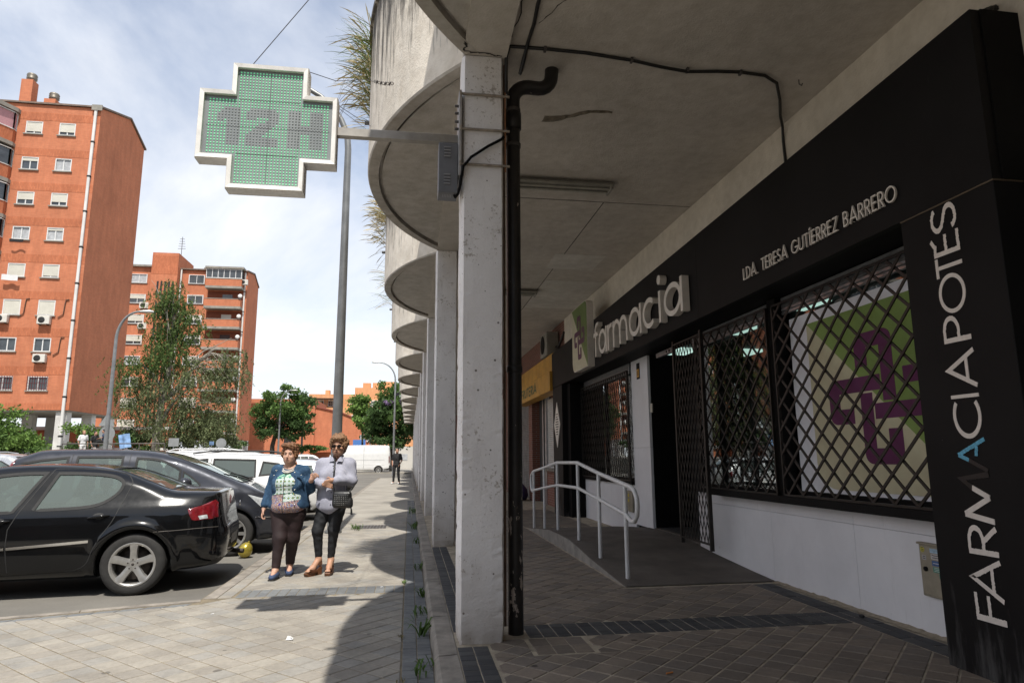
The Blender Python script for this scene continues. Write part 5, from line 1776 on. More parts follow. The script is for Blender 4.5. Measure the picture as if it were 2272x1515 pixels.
def wheel(parent, loc, R, side, rim='five', w=.20):
    """side: +1 outer face towards +y"""
    t = MB()
    ro, ri = R, R * .70
    prof = [(ri, -w / 2), (ri + .02, -w / 2 - .004), (ro - .035, -w / 2 - .008), (ro - .012, -w / 2 + .012), (ro, -w / 2 + .035)]
    prof += [(ro - .006, -w * .12), (ro - .006, -w * .10), (ro, -w * .09), (ro, w * .09), (ro - .006, w * .10), (ro - .006, w * .12)]
    prof += [(r, -h) for r, h in prof[4::-1]]
    t.lathe(prof, (0, 0, 0), 'y', 56)
    o = t.build('wheel', TYRE, parent, loc)
    BASES[o.name] = (0, 0, 0)
    s = side
    f = w / 2 * s
    d = MB()
    d.lathe([(ri + .004, f * 1.03), (ri - .008, f * 1.06), (ri - .022, f * .98), (ri - .03, f * .55), (ri - .03, -f * .9)], (0, 0, 0), 'y', 40)
    if rim == 'five':
        for i in range(5):
            a = PI / 2 + i * 2 * PI / 5
            def P(r, tt, h): return (r * math.cos(a) - tt * math.sin(a), h, r * math.sin(a) + tt * math.cos(a))
            st = [(.035, .046, .80), (.085, .041, .84), (.15, .041, .92), (ri - .012, .055, 1.0)]
            v = []
            for r, hw, hh in st:
                v += [P(r, -hw, f * hh - .03 * s), P(r, -hw * .8, f * hh), P(r, -hw * .2, f * hh + .004 * s), P(r, hw * .2, f * hh + .004 * s), P(r, hw * .8, f * hh), P(r, hw, f * hh - .03 * s)]
            d.add(v, [(q * 6 + e, q * 6 + e + 1, q * 6 + 7 + e, q * 6 + 6 + e) for q in range(3) for e in range(5)], 0, False)
        d.lathe([(0, f * .80), (.03, f * .80), (.062, f * .78), (.075, f * .60)], (0, 0, 0), 'y', 20)
    else:
        n = 9
        for i in range(n):
            a = i * 2 * PI / n
            def P(r, tt, h): return (r * math.cos(a) - tt * math.sin(a), h, r * math.sin(a) + tt * math.cos(a))
            v = [P(.05, -.02, f * .8), P(.05, .02, f * .8), P(ri - .01, .026, f * .95), P(ri - .01, -.026, f * .95), P(.05, -.02, f * .6), P(.05, .02, f * .6), P(ri - .01, .026, f * .7), P(ri - .01, -.026, f * .7)]
            d.add(v, [(0, 1, 2, 3), (0, 4, 5, 1), (2, 6, 7, 3), (1, 5, 6, 2), (3, 7, 4, 0)])
        d.lathe([(0, f * .84), (.05, f * .82), (.07, f * .7)], (0, 0, 0), 'y', 16)
    part(d, 'rim', RIMM, o)
    b = MB(); b.lathe([(0, f * .1), (ri * .72, f * .1), (ri * .72, f * .02)], (0, 0, 0), 'y', 28); b.lathe([(0, -f * .5), (ri - .02, -f * .5)], (0, 0, 0), 'y', 24)
    part(b, 'brake_disc', BRAKE, o)
    if rim == 'five':
        for i in range(5):
            a = PI / 2 + PI / 5 * 0 + i * 2 * PI / 5
            m = MB(); m.lathe([(0, f * .80), (.009, f * .80), (.009, f * .86), (.005, f * .87), (0, f * .865)], (.052 * math.cos(a), 0, .052 * math.sin(a)), 'y', 8)
            part(m, 'wheel_nut', BRAKE, o)
        m = MB(); m.lathe([(0, f * .83), (.014, f * .83), (.016, f * .80)], (0, 0, 0), 'y', 12); part(m, 'hub_cap', BRAKE, o)
    return o

class Car:
    def __init__(s, name, label, cat, loc, rot, group, prof, W, P, h, paint_m, wheels, R, ax_k=.11, glass=CGL):
        s.t = thing(name, label, cat, loc, group, rot, world=False)
        BASES[s.t.name] = (0, 0, 0)
        s.paint = paint_m; s.glass = glass
        L = max(p[0] for p in prof); H = max(p[1] for p in prof)
        W_, P_ = interp(W), interp(catmull(P, 8))
        wm = max(w[1] for w in W) + .04
        xs = np.arange(-.08, L + .08, h); ys = np.arange(-wm, wm + h, h); zs = np.arange(.08, H + .08, h)
        X2, Z2 = np.meshgrid(xs, zs, indexing='ij')
        dp = poly_sdf(X2, Z2, prof)
        wd = W_(zs)[None, :] * P_(xs)[:, None]
        ds = (np.abs(ys)[None, :, None] - wd[:, None, :]) * .96
        F = smax(np.broadcast_to(dp[:, None, :], (len(xs), len(ys), len(zs))), ds, ax_k)
        # crown: the sides fall away towards roof and bonnet centre line
        F = F + (.035 * (np.abs(ys) / wm) ** 2)[None, :, None] * np.clip((Z2 - .6) / .5, 0, 1)[:, None, :]
        Y3 = np.abs(ys)[None, :, None]
        for wx in wheels:
            dc = np.sqrt((X2 - wx) ** 2 + (Z2 - R) ** 2)[:, None, :] - (R + .055)
            cyl = np.maximum(dc, .58 - Y3)
            F = smax(F, -cyl, .012)
            # raised arch lip
            lip = np.sqrt((np.sqrt((X2 - wx) ** 2 + (Z2 - R) ** 2) - (R + .085))[:, None, :] ** 2 + (Y3 - wd[:, None, :] + .015) ** 2) - .028
            F = np.where(Z2[:, None, :] > R * .7, smin(F, np.maximum(lip, -dc), .05), F)
        F = F.astype(np.float32)
        V, Q = surface_nets(F, (xs[0], ys[0], zs[0]), h)
        V = relax(V, Q, 2, .45)
        s.V, s.Q, s.h = V, Q, h
        s.bvh = BVHTree.FromPolygons([tuple(v) for v in V], [tuple(int(i) for i in q) for q in Q])
        s.cut = np.zeros(len(Q), bool)
        s.C = V[Q].mean(1)
        a = V[Q[:, 1]] - V[Q[:, 0]]; b = V[Q[:, 3]] - V[Q[:, 0]]
        nn = np.cross(a, b); s.N = nn / (np.linalg.norm(nn, axis=1)[:, None] + 1e-12)
        s.wheels, s.R = wheels, R
    def ray(s, p, axis, side=1):
        if axis == 'y': o, d = Vector((p[0], 3 * side, p[1])), Vector((0, -side, 0))
        elif axis == 'z': o, d = Vector((p[0], p[1], 4)), Vector((0, 0, -1))
        else: o, d = Vector((s.xfar * side if False else (9 if side > 0 else -4), p[0], p[1])), Vector((-side, 0, 0))
        hit = s.bvh.ray_cast(o, d)
        if hit[0] is None: return None, None
        n = hit[1]
        if n.dot(d) > 0: n = -n
        return hit[0], n
    def sheet(s, poly, axis, side, off, step=.04):
        """triangulated panel following the body"""
        pts = [Vector(p) for p in poly]
        xs = [p.x for p in pts]; zs = [p.y for p in pts]
        inner = []
        n = len(pts)
        x = min(xs) + step / 2
        while x < max(xs):
            z = min(zs) + step / 2
            while z < max(zs):
                c = False
                for i in range(n):
                    a, b = pts[i], pts[i - 1]
                    if (a.y > z) != (b.y > z) and x < (b.x - a.x) * (z - a.y) / (b.y - a.y) + a.x: c = not c
                if c: inner.append(Vector((x, z)))
                z += step
            x += step
        co = pts + inner
        r = delaunay_2d_cdt(co, [], [list(range(n))], 1, 1e-5)
        v = []; ok = []
        for p in r[0]:
            q, nr = s.ray(p, axis, side)
            if q is None:
                v.append((0, 0, 0)); ok.append(False); continue
            v.append(tuple(q + nr * off)); ok.append(True)
        fs = [f for f in r[2] if all(ok[i] for i in f)]
        m = MB(); m.add(v, fs, 0, True)
        return m
    def strip(s, pts, axis, side, w, off, thick=0.0, dens=.03, mb=None, closed=False):
        if closed: pts = list(pts) + [pts[0]]
        fine = []
        for i in range(len(pts) - 1):
            a, b = Vector(pts[i]), Vector(pts[i + 1]); m = max(1, int((b - a).length / dens))
            for j in range(m): fine.append(tuple(a.lerp(b, j / m)))
        fine.append(tuple(pts[-1]))
        fine = dedupe(fine)
        L, Rr = ribbon(fine, w)
        if closed:
            L[-1] = L[0]; Rr[-1] = Rr[0]
        rows = []
        for p, q in zip(L, Rr):
            a, na = s.ray(p, axis, side); b, nb = s.ray(q, axis, side)
            if a is None or b is None: rows.append(None); continue
            rows.append((a + na * (off - thick), a + na * off, b + nb * off, b + nb * (off - thick)) if thick else (a + na * off, b + nb * off))
        mb = mb or MB()
        for r0, r1 in zip(rows[:-1], rows[1:]):
            if r0 is None or r1 is None: continue
            k = len(r0)
            mb.add(list(r0) + list(r1), [(i, i + 1, k + i + 1, k + i) for i in range(k - 1)], 0, k == 2)
        return mb
    def cut_poly(s, poly, axis, side):
        ax = {'y': (0, 2), 'z': (0, 1), 'x': (1, 2)}[axis]
        a2 = {'y': 1, 'z': 2, 'x': 0}[axis]
        d = poly_sdf(s.C[:, ax[0]], s.C[:, ax[1]], poly)
        s.cut |= (d < 0) & (np.abs(s.N[:, a2]) > .12) & ((s.C[:, a2] * side > 0) if axis == 'y' else (s.C[:, 2] > .8))
    def window(s, poly, axis='y', sides=(1, -1), seal=.032, glass=None, mirror=False, name='window'):
        for sd in sides:
            pl = poly
            s.cut_poly(pl, axis, sd)
            g = s.sheet(pl, axis, sd, -.006, .07)
            w = part(g, name, glass or s.glass, s.t, fix=False)
            if seal:
                r = s.strip(pl, axis, sd, seal, .0035, .010, .035, closed=True)
                part(r, 'seal', RUB, w, fix=False)
    def finish(s):
        Q = s.Q[~s.cut]
        mi = np.zeros(len(Q), int)
        C = s.C[~s.cut]
        low = (np.abs(C[:, 1]) < .72) & (C[:, 2] < .34)
        for wx in s.wheels:
            r = np.sqrt((C[:, 0] - wx) ** 2 + (C[:, 2] - s.R) ** 2)
            low |= (r < s.R + .052)
        mi[low] = 1
        me = np_mesh('body', s.V, Q, [s.paint, BLKPL], mi)
        o = partm(me, 'body', None, s.t)
        # seats seen through the panes
        return o
    def seats(s, rows, zb, y=.36):
        for x in rows:
            for yy in (-y, y):
                m = MB()
                m.box(x - .10, x + .08, yy - .23, yy + .23, zb - .5, zb, ch=.06)
                sobj = part(m, 'seat', CABIN, s.t)
                m = MB(); m.box(x - .12, x - .02, yy - .13, yy + .13, zb + .05, zb + .22, ch=.04); m.box(x - .08, x - .06, yy - .06, yy + .06, zb - .02, zb + .06)
                part(m, 'headrest', CABIN, sobj)

# ---------------------------------------------------------------- black saloon, nearest
def saloon():
    prof = catmull([(.20, .27), (.06, .36), (.005, .50), (.0, .62), (.035, .70), (.085, .76), (.15, .92), (.215, 1.07), (.245, 1.105), (.32, 1.118), (.55, 1.13), (.80, 1.15), (1.05, 1.25), (1.32, 1.355), (1.6, 1.415), (1.9, 1.44), (2.25, 1.447), (2.6, 1.425), (2.95, 1.355), (3.3, 1.215), (3.62, 1.055), (3.85, .985), (4.2, .91), (4.48, .79), (4.62, .64), (4.68, .48), (4.62, .28)], 4) + [(4.4, .22), (3.0, .19), (1.5, .19), (.5, .24)]
    prof = [((.165 + x * .45) if x < .3 else x, z) for x, z in prof]
    W = [(0, .76), (.18, .80), (.30, .865), (.45, .89), (.62, .905), (.78, .905), (.88, .892), (.95, .868), (1.02, .825), (1.2, .735), (1.42, .60), (1.5, .5)]
    P = [(.05, .42), (.15, .60), (.20, .70), (.27, .80), (.38, .89), (.55, .95), (.8, .985), (1.2, 1.0), (3.6, 1.0), (4.0, .975), (4.3, .92), (4.55, .80), (4.7, .62)]
    pm = paint('black_car_paint', (.0035, .0037, .0042), .0, .18)
    c = Car('parked_car', 'glossy black saloon parked nearest, its alloy rear wheel by the kerb', 'car', (-2.036, 9.254, -.13), PI + R_(6.5), 'cars parked along the pavement', prof, W, P, .02, pm, (1.10, 3.82), .335)
    rear_win = catmull([(2.135, .945), (2.06, 1.14), (1.985, 1.335), (1.75, 1.335), (1.5, 1.318), (1.36, 1.285), (1.30, 1.225), (1.32, 1.14), (1.39, 1.06), (1.50, .995), (1.65, .965), (1.88, .952)], 3, closed=True)
    rear_win = [(2.135, .945), (2.06, 1.14), (1.985, 1.335)] + catmull([(1.985, 1.335), (1.75, 1.332), (1.5, 1.312), (1.37, 1.278), (1.305, 1.222), (1.32, 1.14), (1.39, 1.06), (1.50, .995), (1.65, .965), (1.88, .952), (2.135, .945)], 3)[1:-1]
    front_win = [(2.325, .928), (2.11, 1.338)] + catmull([(2.11, 1.338), (2.35, 1.335), (2.62, 1.30), (2.9, 1.20), (3.15, 1.06), (3.28, .965), (3.2, .925)], 3)[1:] + [(2.6, .92)]
    c.window(rear_win, name='rear_door_window'); c.window(front_win, name='front_door_window')
    c.window([(.80, -.60), (.80, .60), (1.1, .585), (1.46, .50), (1.46, -.50), (1.1, -.585)], 'z', (1,), .03, name='rear_window')
    c.window([(3.60, -.64), (3.60, .64), (3.2, .61), (2.75, .52), (2.75, -.52), (3.2, -.61)], 'z', (1,), .03, name='windscreen')
    body = c.finish()
    for sd in (1, -1):
        g = c.strip([(2.04, 1.385), (2.16, 1.14), (2.265, .92), (2.335, .75), (2.335, .55), (2.30, .27)], 'y', sd, .009, .0012)
        g = c.strip(catmull([(1.60, 1.378), (1.32, 1.33), (1.225, 1.25), (1.215, 1.2), (1.243, 1.10), (1.293, .94), (1.345, .80), (1.422, .674), (1.50, .52), (1.55, .38), (1.63, .315), (1.75, .29)], 3), 'y', sd, .009, .0012, mb=g)
        g = c.strip([(2.04, 1.387), (1.80, 1.388), (1.60, 1.378)], 'y', sd, .007, .0012, mb=g)
        part(g, 'door_gap', RUB, body, fix=False)
        g = c.strip([(3.35, .95), (3.42, .75), (3.40, .5), (3.34, .29)], 'y', sd, .009, .0012); part(g, 'door_gap', RUB, body, fix=False)
        g = c.strip([(1.60, .288), (2.3, .268), (3.34, .262)], 'y', sd, .009, .0012)
        part(g, 'door_gap', RUB, body, fix=False)
        g = c.strip([(.94, .684), (.70, .69), (.50, .702), (.35, .708), (.26, .705)], 'y', sd, .006, .0012); part(g, 'bumper_seam', simple('pale_seam', (.10, .09, .08), .6), body, fix=False)
        part(c.strip([(2.325, .553), (1.55, .604)], 'y', sd, .028, .010, .012), 'chrome_trim', CHROME, c.t, fix=False)
        part(c.strip([(3.33, .50), (2.345, .552)], 'y', sd, .028, .010, .012), 'chrome_trim', CHROME, c.t, fix=False)
        tl = c.sheet([(.585, .918), (.45, .952), (.315, 1.012), (.285, .98), (.28, .90), (.27, .815), (.33, .800), (.49, .790), (.53, .80), (.56, .85)], 'y', sd, .006, .03)
        t_ = part(tl, 'tail_light', REDL, c.t, fix=False)
        part(c.sheet([(.47, .84), (.38, .85), (.37, .81), (.45, .80)], 'y', sd, .009, .03), 'lamp_inset', LAMPC, t_, fix=False)
        hl = c.sheet([(4.15, .80), (4.5, .70), (4.62, .62), (4.5, .60), (4.25, .68)], 'y', sd, .006, .04); part(hl, 'headlight', LAMPC, c.t, fix=False)
        for x0, zc in ((1.48, .862), (2.43, .828)):
            pts = []
            for i in range(9):
                t = i / 8
                q, n = c.ray((x0 - .105 + .21 * t, zc + .012 - .022 * t), 'y', sd)
                pts.append(q + n * (.012 + .018 * math.sin(PI * min(1, max(0, t)))))
            m = MB(); m.tube(pts, [.007, .012, .015, .016, .016, .016, .015, .012, .007], 10); hd = part(m, 'door_handle', pm, c.t)
            part(c.sheet([(x0 + .06 * math.cos(a), zc + .008 + .034 * math.sin(a)) for a in [2 * PI * i / 14 for i in range(14)]], 'y', sd, .0015, .05), 'handle_cup', BLKPL, hd, fix=False)
        m = MB()
        q, n = c.ray((3.12, .98), 'y', sd)
        m.lathe([(0, -.10), (.05, -.09), (.085, -.03), (.09, .03), (.07, .08), (0, .10)], tuple(q + Vector((0, sd * .14, .03))), 'y', 16)
        m.box(q.x - .02, q.x + .04, min(q.y, q.y + sd * .12), max(q.y, q.y + sd * .12), q.z - .03, q.z + .02)
        part(m, 'wing_mirror', pm, c.t)
    part(c.strip([(-.55, .685), (-.3, .70), (0, .704), (.3, .70), (.55, .685)], 'x', -1, .020, .008, .01), 'chrome_trim', CHROME, c.t, fix=False)
    pl = c.sheet([(-.26, .46), (.26, .46), (.26, .575), (-.26, .575)], 'x', -1, .006, .2)
    plo = part(pl, 'number_plate', simple('plate_dark', (.10, .10, .10), .5), c.t, fix=False)
    for i, ch in enumerate("0586DJN"[:0] + "5381 FMH".replace(' ', '')):
        pass
    part(c.sheet([(-.70, .78), (.70, .78), (.66, .83), (-.66, .83)], 'x', -1, .004, .1), 'boot_recess', BLKPL, body, fix=False)
    g = c.strip([(-.62, 1.04), (-.60, .74)], 'x', -1, .008, .0012); g = c.strip([(.62, 1.04), (.60, .74)], 'x', -1, .008, .0012, mb=g)
    part(g, 'boot_gap', RUB, body, fix=False)
    m = MB(); m.lathe([(0, 0), (.035, 0), (.035, -.006), (0, -.008)], (.12, 0, .93), 'x', 16); part(m, 'boot_badge', CHROME, c.t)
    for wx in c.wheels:
        for sd in (1, -1): wheel(c.t, (wx, sd * .775, .335), .335, sd)
    c.seats((1.85, 2.75), 1.06)
    m = MB(); m.box(.9, 1.5, -.6, .6, .95, 1.04, ch=.03); part(m, 'parcel_shelf', CABIN, c.t)
    m = MB(); m.box(3.05, 3.5, -.62, .62, .7, .93, ch=.05); part(m, 'dashboard', CABIN, c.t)
    m = MB(); m.tube([(2.85 + .07 * math.sin(a) * .4, .36 + .18 * math.cos(a), .92 + .18 * math.sin(a)) for a in [2 * PI * i / 20 for i in range(20)]], .014, 6, closed=True); part(m, 'steering_wheel', CABIN, c.t)
    m = MB(); m.tube([(.55, -.7, .30), (.1, -.55, .26)], .03, 8); part(m, 'exhaust', BRAKE, c.t)
saloon()

# ---------------------------------------------------------------- dark grey people carrier behind it
def carrier():
    L = 4.62
    prof = catmull([(.50, .28), (.43, .40), (.42, .55), (.43, .72), (.45, .95), (.48, 1.2), (.56, 1.44), (.66, 1.54), (.8, 1.59), (1.0, 1.645), (1.6, 1.655), (2.2, 1.64), (2.55, 1.605), (2.85, 1.53), (3.2, 1.40), (3.55, 1.25), (3.86, 1.115), (4.05, 1.03), (4.3, .90), (4.48, .76), (4.58, .60), (4.62, .45), (4.55, .27)], 4) + [(4.35, .22), (2.5, .2), (.5, .22)]
    W = [(0, .78), (.18, .82), (.32, .885), (.5, .915), (.75, .925), (.95, .915), (1.05, .885), (1.2, .835), (1.45, .755), (1.62, .66), (1.7, .6)]
    P = [(.3, .7), (.42, .84), (.5, .92), (.7, .965), (1.1, .995), (3.4, 1.0), (3.9, .965), (4.2, .90), (4.45, .78), (4.65, .55)]
    pm = paint('dark_grey_car_paint', (.030, .032, .040), .35, .34)
    c = Car('parked_car', 'dark grey people carrier with sloping windscreen parked behind the black saloon', 'car', (-6.527, 11.63, -.13), R_(6.5), 'cars parked along the pavement', prof, W, P, .023, pm, (1.12, 3.72), .34, .13)
    w1 = [(.66, 1.05), (.68, 1.26), (.76, 1.43), (1.0, 1.48), (1.36, 1.52), (1.35, 1.04)]
    w2 = [(1.47, 1.04), (1.485, 1.525), (2.10, 1.525), (2.11, 1.04)]
    w3 = [(2.29, 1.03), (2.30, 1.505)] + catmull([(2.30, 1.505), (2.56, 1.485), (2.76, 1.42), (2.935, 1.315)], 3)[1:] + [(2.94, 1.045)]
    w4 = [(2.985, 1.05), (2.985, 1.29), (3.11, 1.21), (3.24, 1.10), (3.24, 1.06)]
    c.window(w1, glass=CGD, name='rear_quarter_window'); c.window(w2, name='rear_door_window'); c.window(w3, name='front_door_window'); c.window(w4, seal=.022, name='quarter_light')
    c.window([(3.83, -.66), (3.86, -.3), (3.87, 0), (3.86, .3), (3.83, .66), (3.5, .70), (3.1, .66), (2.72, .58), (2.62, .3), (2.60, 0), (2.62, -.3), (2.72, -.58), (3.1, -.66), (3.5, -.70)], 'z', (1,), .03, name='windscreen')
    body = c.finish()
    for sd in (1, -1):
        g = c.strip([(2.20, 1.575), (2.20, 1.0), (2.21, .6), (2.19, .3)], 'y', sd, .009, .0012)
        g = c.strip([(1.41, 1.57), (1.41, 1.0), (1.40, .75), (1.5, .5), (1.53, .3)], 'y', sd, .009, .0012, mb=g)
        g = c.strip([(3.27, 1.06), (3.33, .8), (3.30, .5), (3.22, .3)], 'y', sd, .009, .0012, mb=g)
        g = c.strip([(3.95, .71), (4.1, .735), (4.25, .75), (4.4, .74)], 'y', sd, .007, .0012, mb=g)
        part(g, 'door_gap', RUB, body, fix=False)
        part(c.strip([(4.08, .585), (4.38, .57)], 'y', sd, .022, .008, .01), 'chrome_trim', CHROME, c.t, fix=False)
        part(c.sheet([(.58, 1.0), (.47, 1.0), (.50, 1.28), (.58, 1.47), (.66, 1.47), (.60, 1.26)], 'y', sd, .006, .05), 'tail_light', REDL, c.t, fix=False)
        part(c.sheet([(3.95, .93), (4.25, .86), (4.42, .76), (4.35, .68), (4.15, .74)], 'y', sd, .006, .05), 'headlight', LAMPC, c.t, fix=False)
        m = MB(); q, n = c.ray((3.05, 1.09), 'y', sd)
        m.lathe([(0, -.11), (.07, -.10), (.10, -.03), (.10, .03), (.08, .08), (0, .10)], tuple(q + Vector((0, sd * .15, .02))), 'y', 14); part(m, 'wing_mirror', pm, c.t)
    m = MB()
    for y0, x1, y1 in ((-.15, 3.55, -.62), (.35, 3.58, -.10)):
        a, _ = c.ray((3.90, y0), 'z'); b, _ = c.ray((x1, y1), 'z')
        m.tube([a + Vector((0, 0, .03)), (a + b) / 2 + Vector((0, 0, .035)), b + Vector((0, 0, .014))], .011, 6)
    part(m, 'wiper', BLKPL, c.t)
    part(c.sheet([(-.5, .62), (.5, .62), (.45, .78), (-.45, .78)], 'x', 1, .004, .1), 'grille', BLKPL, c.t, fix=False)
    part(c.sheet([(-.26, .42), (.26, .42), (.26, .53), (-.26, .53)], 'x', 1, .006, .2), 'number_plate', PLATE, c.t, fix=False)
    for wx in c.wheels:
        for sd in (1, -1): wheel(c.t, (wx, sd * .79, .34), .34, sd, 'multi')
    c.seats((1.1, 1.85, 2.6), 1.20, .40)
    m = MB(); m.box(3.0, 3.7, -.68, .68, .8, 1.03, ch=.05); part(m, 'dashboard', CABIN, c.t)
    m = MB(); m.lathe([(0, 0), (.035, 0), (.035, .004), (0, .004)], (3.36, -.2, 1.16), 'x', 12); part(m, 'hanging_disc', PLATE, c.t)
carrier()

# ---------------------------------------------------------------- other parked cars
def hatch(label, loc, rot, col, kind='hatch', h=.032, metal=0.0, group='cars parked along the pavement', rough=.3):
    if kind == 'suv':
        L, prof = 4.35, [(.12, .35), (.02, .5), (.0, .66), (.05, .82), (.09, 1.0), (.18, 1.22), (.30, 1.45), (.34, 1.53), (.6, 1.565), (1.2, 1.60), (1.9, 1.605), (2.4, 1.56), (2.8, 1.42), (3.2, 1.18), (3.45, 1.05), (3.8, .98), (4.1, .88), (4.28, .72), (4.35, .5), (4.28, .3)]
        wins = [[(.46, 1.20), (.56, 1.38), (.85, 1.42), (.90, 1.16)], [(.98, 1.13), (1.0, 1.46), (1.75, 1.48), (1.76, 1.08)], [(1.86, 1.07), (1.87, 1.48), (2.3, 1.44), (2.65, 1.30), (2.95, 1.10), (2.9, 1.04)]]
    elif kind == 'van':
        L, prof = 4.3, [(.10, .3), (.0, .5), (.02, .8), (.05, 1.2), (.12, 1.6), (.22, 1.74), (.6, 1.78), (1.4, 1.80), (2.2, 1.78), (2.6, 1.70), (3.0, 1.42), (3.35, 1.12), (3.8, 1.0), (4.15, .85), (4.28, .65), (4.3, .45), (4.22, .28)]
        wins = [[(.35, 1.12), (.38, 1.56), (1.05, 1.58), (1.05, 1.10)], [(1.15, 1.10), (1.15, 1.58), (1.85, 1.58), (1.86, 1.08)], [(1.96, 1.07), (1.97, 1.56), (2.35, 1.53), (2.75, 1.30), (2.95, 1.12), (2.9, 1.06)]]
    else:
        L, prof = 3.95, [(.10, .3), (.0, .48), (.0, .64), (.04, .85), (.12, 1.05), (.30, 1.32), (.42, 1.41), (.7, 1.445), (1.3, 1.47), (1.8, 1.46), (2.15, 1.40), (2.5, 1.25), (2.85, 1.06), (3.2, .97), (3.6, .87), (3.85, .7), (3.95, .5), (3.88, .28)]
        wins = [[(.52, 1.02), (.60, 1.27), (1.25, 1.34), (1.28, .97)], [(1.38, .96), (1.36, 1.345), (1.85, 1.33), (2.15, 1.22), (2.5, 1.00), (2.45, .95)]]
    if kind == 'van': prof = [(x, z * .94) for x, z in prof]; wins = [[(x, z * .94) for x, z in w] for w in wins]
    prof = catmull(prof, 3) + [(L - .3, .22), (.4, .22)]
    H = max(p[1] for p in prof)
    W = [(0, .74), (.2, .78), (.4, .86), (.65, .885), (.85, .87), (.98, .84), (1.1, .80), (H - .05, .60), (H, .55)]
    P = [(-.1, .72), (0, .82), (.15, .92), (.4, .97), (.9, 1), (L - 1, 1), (L - .5, .93), (L - .2, .80), (L + .05, .55)]
    pm = paint('car_paint_%s' % kind + '_%d' % int(col[0] * 1000), col, metal, rough)
    c = Car('parked_car', label, 'car', loc, rot, group, prof, W, P, h, pm, (.80, L - .85), .315, .12, CGD if kind == 'suv' else CGL)
    for w in wins: c.window(w, seal=.03, name='side_window')
    xt = {'suv': 2.75, 'van': 2.75, 'hatch': 2.25}[kind]; xb = {'suv': 3.35, 'van': 3.3, 'hatch': 2.8}[kind]
    c.window([(xb, -.60), (xb, .60), (xt - .1, .5), (xt - .1, -.5)], 'z', (1,), .03, name='windscreen')
    zr = {'suv': (1.12, 1.44), 'van': (1.1, 1.6), 'hatch': (1.06, 1.32)}[kind]
    c.cut_poly([(-.55, zr[0]), (.55, zr[0]), (.48, zr[1]), (-.48, zr[1])], 'x', -1) if False else None
    body = c.finish()
    g = c.sheet([(-.56, zr[0]), (.56, zr[0]), (.49, zr[1]), (-.49, zr[1])], 'x', -1, .004, .1); part(g, 'rear_window', CGD, c.t, fix=False)
    for sd in (1, -1):
        tz = {'suv': [(.10, .86), (.06, .98), (.30, 1.06), (.36, .98), (.2, .88)], 'van': [(.05, .85), (.06, 1.1), (.18, 1.1), (.18, .85)], 'hatch': [(.06, .82), (.14, 1.02), (.28, 1.02), (.24, .82)]}[kind]
        part(c.sheet(tz, 'y', sd, .006, .06), 'tail_light', REDL, c.t, fix=False)
        part(c.sheet([(L - .5, .80), (L - .2, .72), (L - .16, .62), (L - .35, .64)], 'y', sd, .006, .06), 'headlight', LAMPC, c.t, fix=False)
        part(c.strip([(1.8, H - .12), (1.84, .95), (1.84, .35)], 'y', sd, .01, .0012), 'door_gap', RUB, body, fix=False)
        q, n = c.ray((xb - .45, 1.02), 'y', sd)
        m = MB(); m.lathe([(0, -.09), (.07, -.08), (.09, 0), (.07, .07), (0, .09)], tuple(q + Vector((0, sd * .13, .02))), 'y', 12); part(m, 'wing_mirror', pm, c.t)
        if kind in ('suv', 'van'):
            m = MB(); m.tube([(.5, sd * .56, H - .04), (.7, sd * .58, H + .02), (1.8, sd * .58, H + .03), (2.15, sd * .56, H - .02)], .014, 6); part(m, 'roof_rail', BLKPL if kind == 'suv' else pm, c.t)
    part(c.sheet([(-.26, .62), (.26, .62), (.26, .73), (-.26, .73)], 'x', -1, .006, .2), 'number_plate', PLATE, c.t, fix=False)
    for wx in c.wheels:
        for sd in (1, -1): wheel(c.t, (wx, sd * .76, .315), .315, sd, 'multi')
    c.seats((1.1, 2.0), 1.02 if kind == 'hatch' else 1.15)
    return c
hatch('white crossover with dark roof rails parked beyond the grey people carrier', (-2.05, 14.55, -.13), PI + R_(6), (.62, .62, .61), 'suv', .03)
hatch('white people mover with a high roof parked behind the white crossover', (-6.2, 17.3, -.13), R_(6), (.60, .60, .59), 'van', .035)
hatch('pale silver hatchback seen between the two walking women', (-2.15, 20.2, -.13), PI + R_(5), (.50, .52, .53), 'hatch', .035, .3)
hatch('black hatchback with red tail light just right of the striped shirt', (-2.0, 26.4, -.13), PI + R_(4), (.010, .010, .011), 'hatch', .035)
hatch('silver people mover on the far side of the parking road', (-14.2, 22.5, -.13), 0, (.42, .43, .45), 'van', .04, .5, 'cars parked across the road')
hatch('white car at the far left edge across the parking road', (-11.4, 16.5, -.13), PI, (.58, .58, .57), 'hatch', .04, 0, 'cars parked across the road')
# ================================================================== people
def skin_mat(name, c, ruddy=.5):
    k = Nodes(name)
    p = k.obj()
    col = k.ramp(k.noise(p, 14, 5, .6), [(0.3, [x * .82 for x in c]), (0.7, [min(1, x * 1.1) for x in c])])
    col = k.mix(k.ramp(k.noise(p, 6, 4, .6), [(0.5, (0, 0, 0)), (0.75, (ruddy * .5,) * 3)]), col, (c[0] * .95, c[1] * .62, c[2] * .55))
    k.base(col)
    k.b.inputs['Subsurface Weight'].default_value = .12
    k.b.inputs['Subsurface Radius'].default_value = (.012, .005, .003)
    k.bump(k.noise(p, 120, 4, .6), .25, .002)
    return k.set(.55, 0, .4)
SK1 = skin_mat('skin_fair', (.47, .28, .20)); SK2 = skin_mat('skin_tanned', (.43, .24, .155)); SK3 = skin_mat('skin_far', (.40, .22, .15))
LIP = simple('lips', (.36, .165, .13), .5)
LIP2 = simple('lips_tanned', (.24, .09, .07), .5)
EYEW = simple('eye_white', (.50, .47, .44), .3); IRIS = simple('eye_iris', (.02, .014, .010), .2); BROW = simple('brow_hair', (.10, .06, .035), .8)
